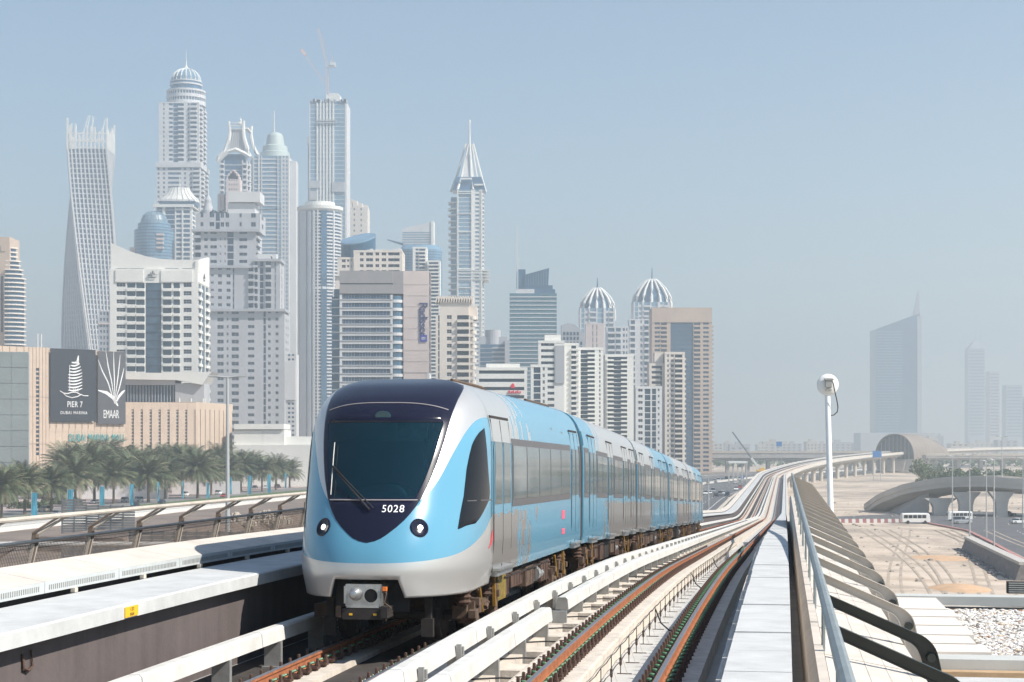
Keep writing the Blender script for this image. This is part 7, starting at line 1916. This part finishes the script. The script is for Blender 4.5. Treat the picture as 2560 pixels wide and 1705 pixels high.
# pale glass wing at the edge of the photo
dG = 700.0
M_gw = mat('wing_glass', (.22,.25,.25), .18, var=.12, scale=.08)
t = thing('glass_wing', 'grey green glass wing of the mall with horizontal joints at the photo edge', 'building', (wp(-60,HZ,dG).x, dG, 0), .25)
kG = dG/F; W_g = 127*kG/math.cos(.25)*.97; zg = CZ+(HZ-878)/F*dG
mb = MB(); mb.box(0, W_g, .3, 20, 0, zg); mb.build('core_wall', W_GR, t)
for i in range(9):
    for j in range(3):
        mb = MB(); mb.box(W_g*j/3+.05, W_g*(j+1)/3-.05, 0, .3, zg*i/9+.12, zg*(i+1)/9-.12); mb.build('glass_panel', M_gw, t)
# billboard one
def board(label, x0, x1, y0, y1, m):
    a, b = mu(x0), mu(x1); z0, z1 = mz((x0+x1)/2, y1), mz((x0+x1)/2, y0)
    loc = Vector((a*math.cos(RM), a*math.sin(RM), z0))+PA
    n = Vector((math.sin(RM), -math.cos(RM), 0))*1.1
    t = thing('billboard', label, 'billboard', loc+n, RM)
    mb = MB(); mb.box(0, b-a, 0, .5, 0, z1-z0); mb.build('panel', m, t)
    mb = MB(); mb.box(-.05,b-a+.05,.5,1.0,.3,.8); mb.box(-.05,b-a+.05,.5,1.0,z1-z0-1,z1-z0-.5); mb.build('fixing', M_joint, t)
    return t, b-a, z1-z0
M_logo = mat('logo_white', (.75,.75,.74), .6)
t, w_, h_ = board('dark slate PIER 7 DUBAI MARINA billboard with a white tower emblem', 124, 236, 873, 1053, mat('board_slate', (.014,.018,.026), .5, var=.1, scale=.1))
def P(u, v): return (u*w_, -.06, (1-v)*h_)
def word(t, txt, u, v, size, w_, h_, sp=1.0, m=None, sx=1.0):
    me = text_mesh(txt, size, .05, sp); me.materials.append(m or M_logo)
    o = link('lettering', me, t); o.location = (u*w_, -.05, (1-v)*h_); o.rotation_euler = (math.pi/2, 0, 0); o.scale = (sx, 1, 1); return o
word(t, 'PIER 7', .53, .77, h_*.115, w_, h_, 1.05, None, .74); word(t, 'DUBAI MARINA', .51, .885, h_*.062, w_, h_, 1.28, None, .78)
mb = MB()                        # stacked discs of the tower emblem
for i in range(10):
    v = .16+i*.043; wd = .085+.018*min(i,4)
    pts = []
    for j in range(9): 
        f = j/8; pts.append(((.54-wd+2*wd*f), v+.012*math.sin(f*math.pi)-.03*f+.018))
    top = [P(u, q) for u, q in pts]; bot = [P(u, q+.022*math.sin((.15+.7*j/8)*math.pi)) for j, (u, q) in enumerate(pts)]
    mb.loft([top+bot[::-1], [(x, y+.05, z) for x, y, z in top+bot[::-1]]])
mb.hexa([P(.60,.09),P(.62,.085),(P(.62,.2)),P(.55,.2)]+[(x,y+.05,z) for x,y,z in (P(.60,.09),P(.62,.085),P(.62,.2),P(.55,.2))])
mb.bar(P(.415,.22), P(.415,.58), .25, .1)
for u in (.50,.54,.60): mb.bar(P(u,.53), P(u,.60), .18, .1)
mb.tube([P(u, v) for u, v in ((.20,.585),(.28,.615),(.37,.62),(.46,.60),(.56,.60),(.66,.63),(.74,.645),(.83,.645))], .22, 5)
mb.tube([P(u, v) for u, v in ((.25,.60),(.34,.655),(.46,.675),(.58,.66),(.68,.625))], .2, 5)
mb.build('tower_emblem', M_logo, t)
t, w_, h_ = board('grey EMAAR billboard with a white fan of leaf blades', 242, 311, 879, 1060, mat('board_grey', (.075,.075,.082), .5, var=.1, scale=.1))
word(t, 'EMAAR', .47, .87, h_*.16, w_, h_, .92, None, .50)
mb = MB()
def blade(pts, w0):
    A = []; Bq = []
    n = len(pts)
    for i, (u, v) in enumerate(pts):
        p = Vector(P(u, v)); q = Vector(P(*pts[min(i+1,n-1)]))-Vector(P(*pts[max(i-1,0)])); q.normalize(); nn = Vector((q.z,0,-q.x))*w0*math.sin(math.pi*(.12+.8*i/(n-1)))
        A.append(p+nn); Bq.append(p-nn)
    mb.loft([[a, b, b+Vector((0,.05,0)), a+Vector((0,.05,0))] for a, b in zip(A, Bq)])
blade([(.60,.72),(.35,.42),(.15,.27),(.0,.12)], .28); blade([(.60,.70),(.48,.40),(.36,.2),(.28,.0)], .25); blade([(.60,.68),(.59,.4),(.57,.2),(.56,.0)], .25)
blade([(.60,.68),(.70,.4),(.76,.2),(.80,.04)], .25); blade([(.60,.70),(.78,.48),(.88,.32),(.94,.22)], .28)
blade([(.72,.75),(.55,.64),(.30,.57),(.0,.54)], .8); blade([(.62,.72),(.75,.62),(.88,.56),(.97,.53)], .6)
mb.build('leaf_emblem', M_logo, t)
me = text_mesh('DUBAI MARINA MALL', (mz(240,1082)-mz(240,1106))*1.1, .12, 1.16); me.materials.append(mat('teal_letter', (.0,.30,.32), .5))
o = link('lettering', me, mall); wtx = max(v.co.x for v in me.vertices)-min(v.co.x for v in me.vertices)
o.scale = ((mu(311)-mu(171))/wtx, 1, 1); o.location = ((mu(171)+mu(311))/2, -.5, mz(240,1095)); o.rotation_euler = (math.pi/2,0,0)
# lower wing with vertical slots
d1, d2, d3 = 786.0, 800.0, 846.0
def pt(x, d): return Vector((wp(x,HZ,d).x, d, 0))
def wing(x0, da, x1, db, yt, nslot, sw, first):
    a, b = pt(x0,da), pt(x1,db); L = (b-a).length; r = math.atan2(b.y-a.y, b.x-a.x)
    h = CZ+(HZ-yt)/F*(da+db)/2
    inv = Matrix.Rotation(-RM, 4, 'Z')
    base = inv @ (a-PA)
    def bld(mb, nm, m):
        o = mb.build(nm, m, mall, base, r-RM); return o
    zs0, zs1 = h-(120/F*da), h-(18/F*da)
    mb = MB(); mb.box(0, L, .8, 24, 0, h); bld(mb, 'core_wall', W_ST)
    pitch = L/nslot
    for i in range(nslot):
        u = i*pitch
        mb = MB(); mb.box(u+.04, u+pitch*(1-sw)-.02, 0, .8, 0, h-.02); bld(mb, 'stone_panel', W_ST)
        mb = MB(); mb.box(u+pitch*(1-sw)-.02, u+pitch-.0, .02, .8, zs1, h-.02); bld(mb, 'stone_panel', W_ST)
        mb = MB(); mb.box(u+pitch*(1-sw), u+pitch-.02, .5, .8, 0, zs1); sl_ = bld(mb, 'slot_window', M_bgd)
        mb = MB(); z = 3
        while z < zs1: mb.box(u+pitch*(1-sw), u+pitch-.02, .32, .5, z, z+.5); z += 1.5
        bld(mb, 'slot_bar', W_BE)['kind'] = 'stuff'
    return a, b
wing(312, d1, 490, d2, 1006, 8, .24, 0); wing(490, d2, 582, d3, 1008, 8, .16, 0)
# roof pavilion with the white swept canopy
d = 812.0; k = d/F
t = thing('roof_pavilion', 'dark glazed pavilion on the mall roof under a white swept canopy', 'pavilion', (wp(400,HZ,d).x, d, 0)); X = lambda x: (x-400)*k; Z = lambda y: CZ+(HZ-y)*k
mb = MB(); mb.box(X(300),X(436),3,18,Z(1012),Z(962)); mb.build('glazed_front', M_bgd, t)
for i in range(16):
    mb = MB(); mb.box(X(316+i*7.6),X(316.7+i*7.6),2.7,3,Z(1010),Z(963)); mb.build('mullion', W_LG, t)
mb = MB(); mb.box(X(436),X(508),2,18,Z(1012),Z(958)); mb.build('end_wall', W_GR, t)
mb = MB(); mb.loft([[(X(300),y,Z(948)),(X(440),y,Z(950)),(X(470),y,Z(955)),(X(505),y,Z(962)),(X(524),y,Z(935)),(X(530),y,Z(930)),(X(500),y,Z(930)),(X(470),y,Z(932)),(X(430),y,Z(933)),(X(300),y,Z(930))] for y in (0,20)]); mb.build('canopy', W_WH, t)
mb = MB(); mb.box(X(300),X(436),1.5,17,Z(962),Z(949)); mb.build('soffit_band', W_GR, t)
for i, x in enumerate((448, 477, 507, 512)): 
    mb = MB(); mb.tube([(X(x),1,Z(1010)),(X(x),1,Z(996 if i else 994))], .3, 5); mb.build('post', W_WH, t)
# low white building right of the mall
d = 830.0; k = d/F
t = thing('white_store', 'low plain white building between the mall and the train front', 'building', (wp(650,HZ,d).x, d, 0)); X = lambda x: (x-650)*k; Z = lambda y: CZ+(HZ-y)*k
for nm, a in (('wall',(X(585),X(711),0,24,0,Z(1075))),('upper_band',(X(586),X(710),-1,24,Z(1073),Z(1060))),('wall',(X(711),X(790),4,24,0,Z(1091))),('lower_band',(X(583),X(790),-2,3.9,0,Z(1112)))):
    mb = MB(); mb.box(*a); mb.build(nm, W_WH, t)
mb = MB(); mb.box(X(588),X(708),-.4,0,Z(1076),Z(1073.5)); mb.box(X(657),X(657.6),-.05,.1,Z(1108),Z(1077)); mb.build('joint', W_GR, t)
t = thing('roof_mast', 'pair of thin pale antennas behind the mall roof edge', 'antenna', (wp(98,HZ,820).x, 820, 0)); k = 820/F
for x in (-4, 5):
    mb = MB(); mb.tube([(x*k,0,CZ+(HZ-880)*k),(x*k,0,CZ+(HZ-835)*k)], .35, 6); mb.build('aerial', M_spire, t)
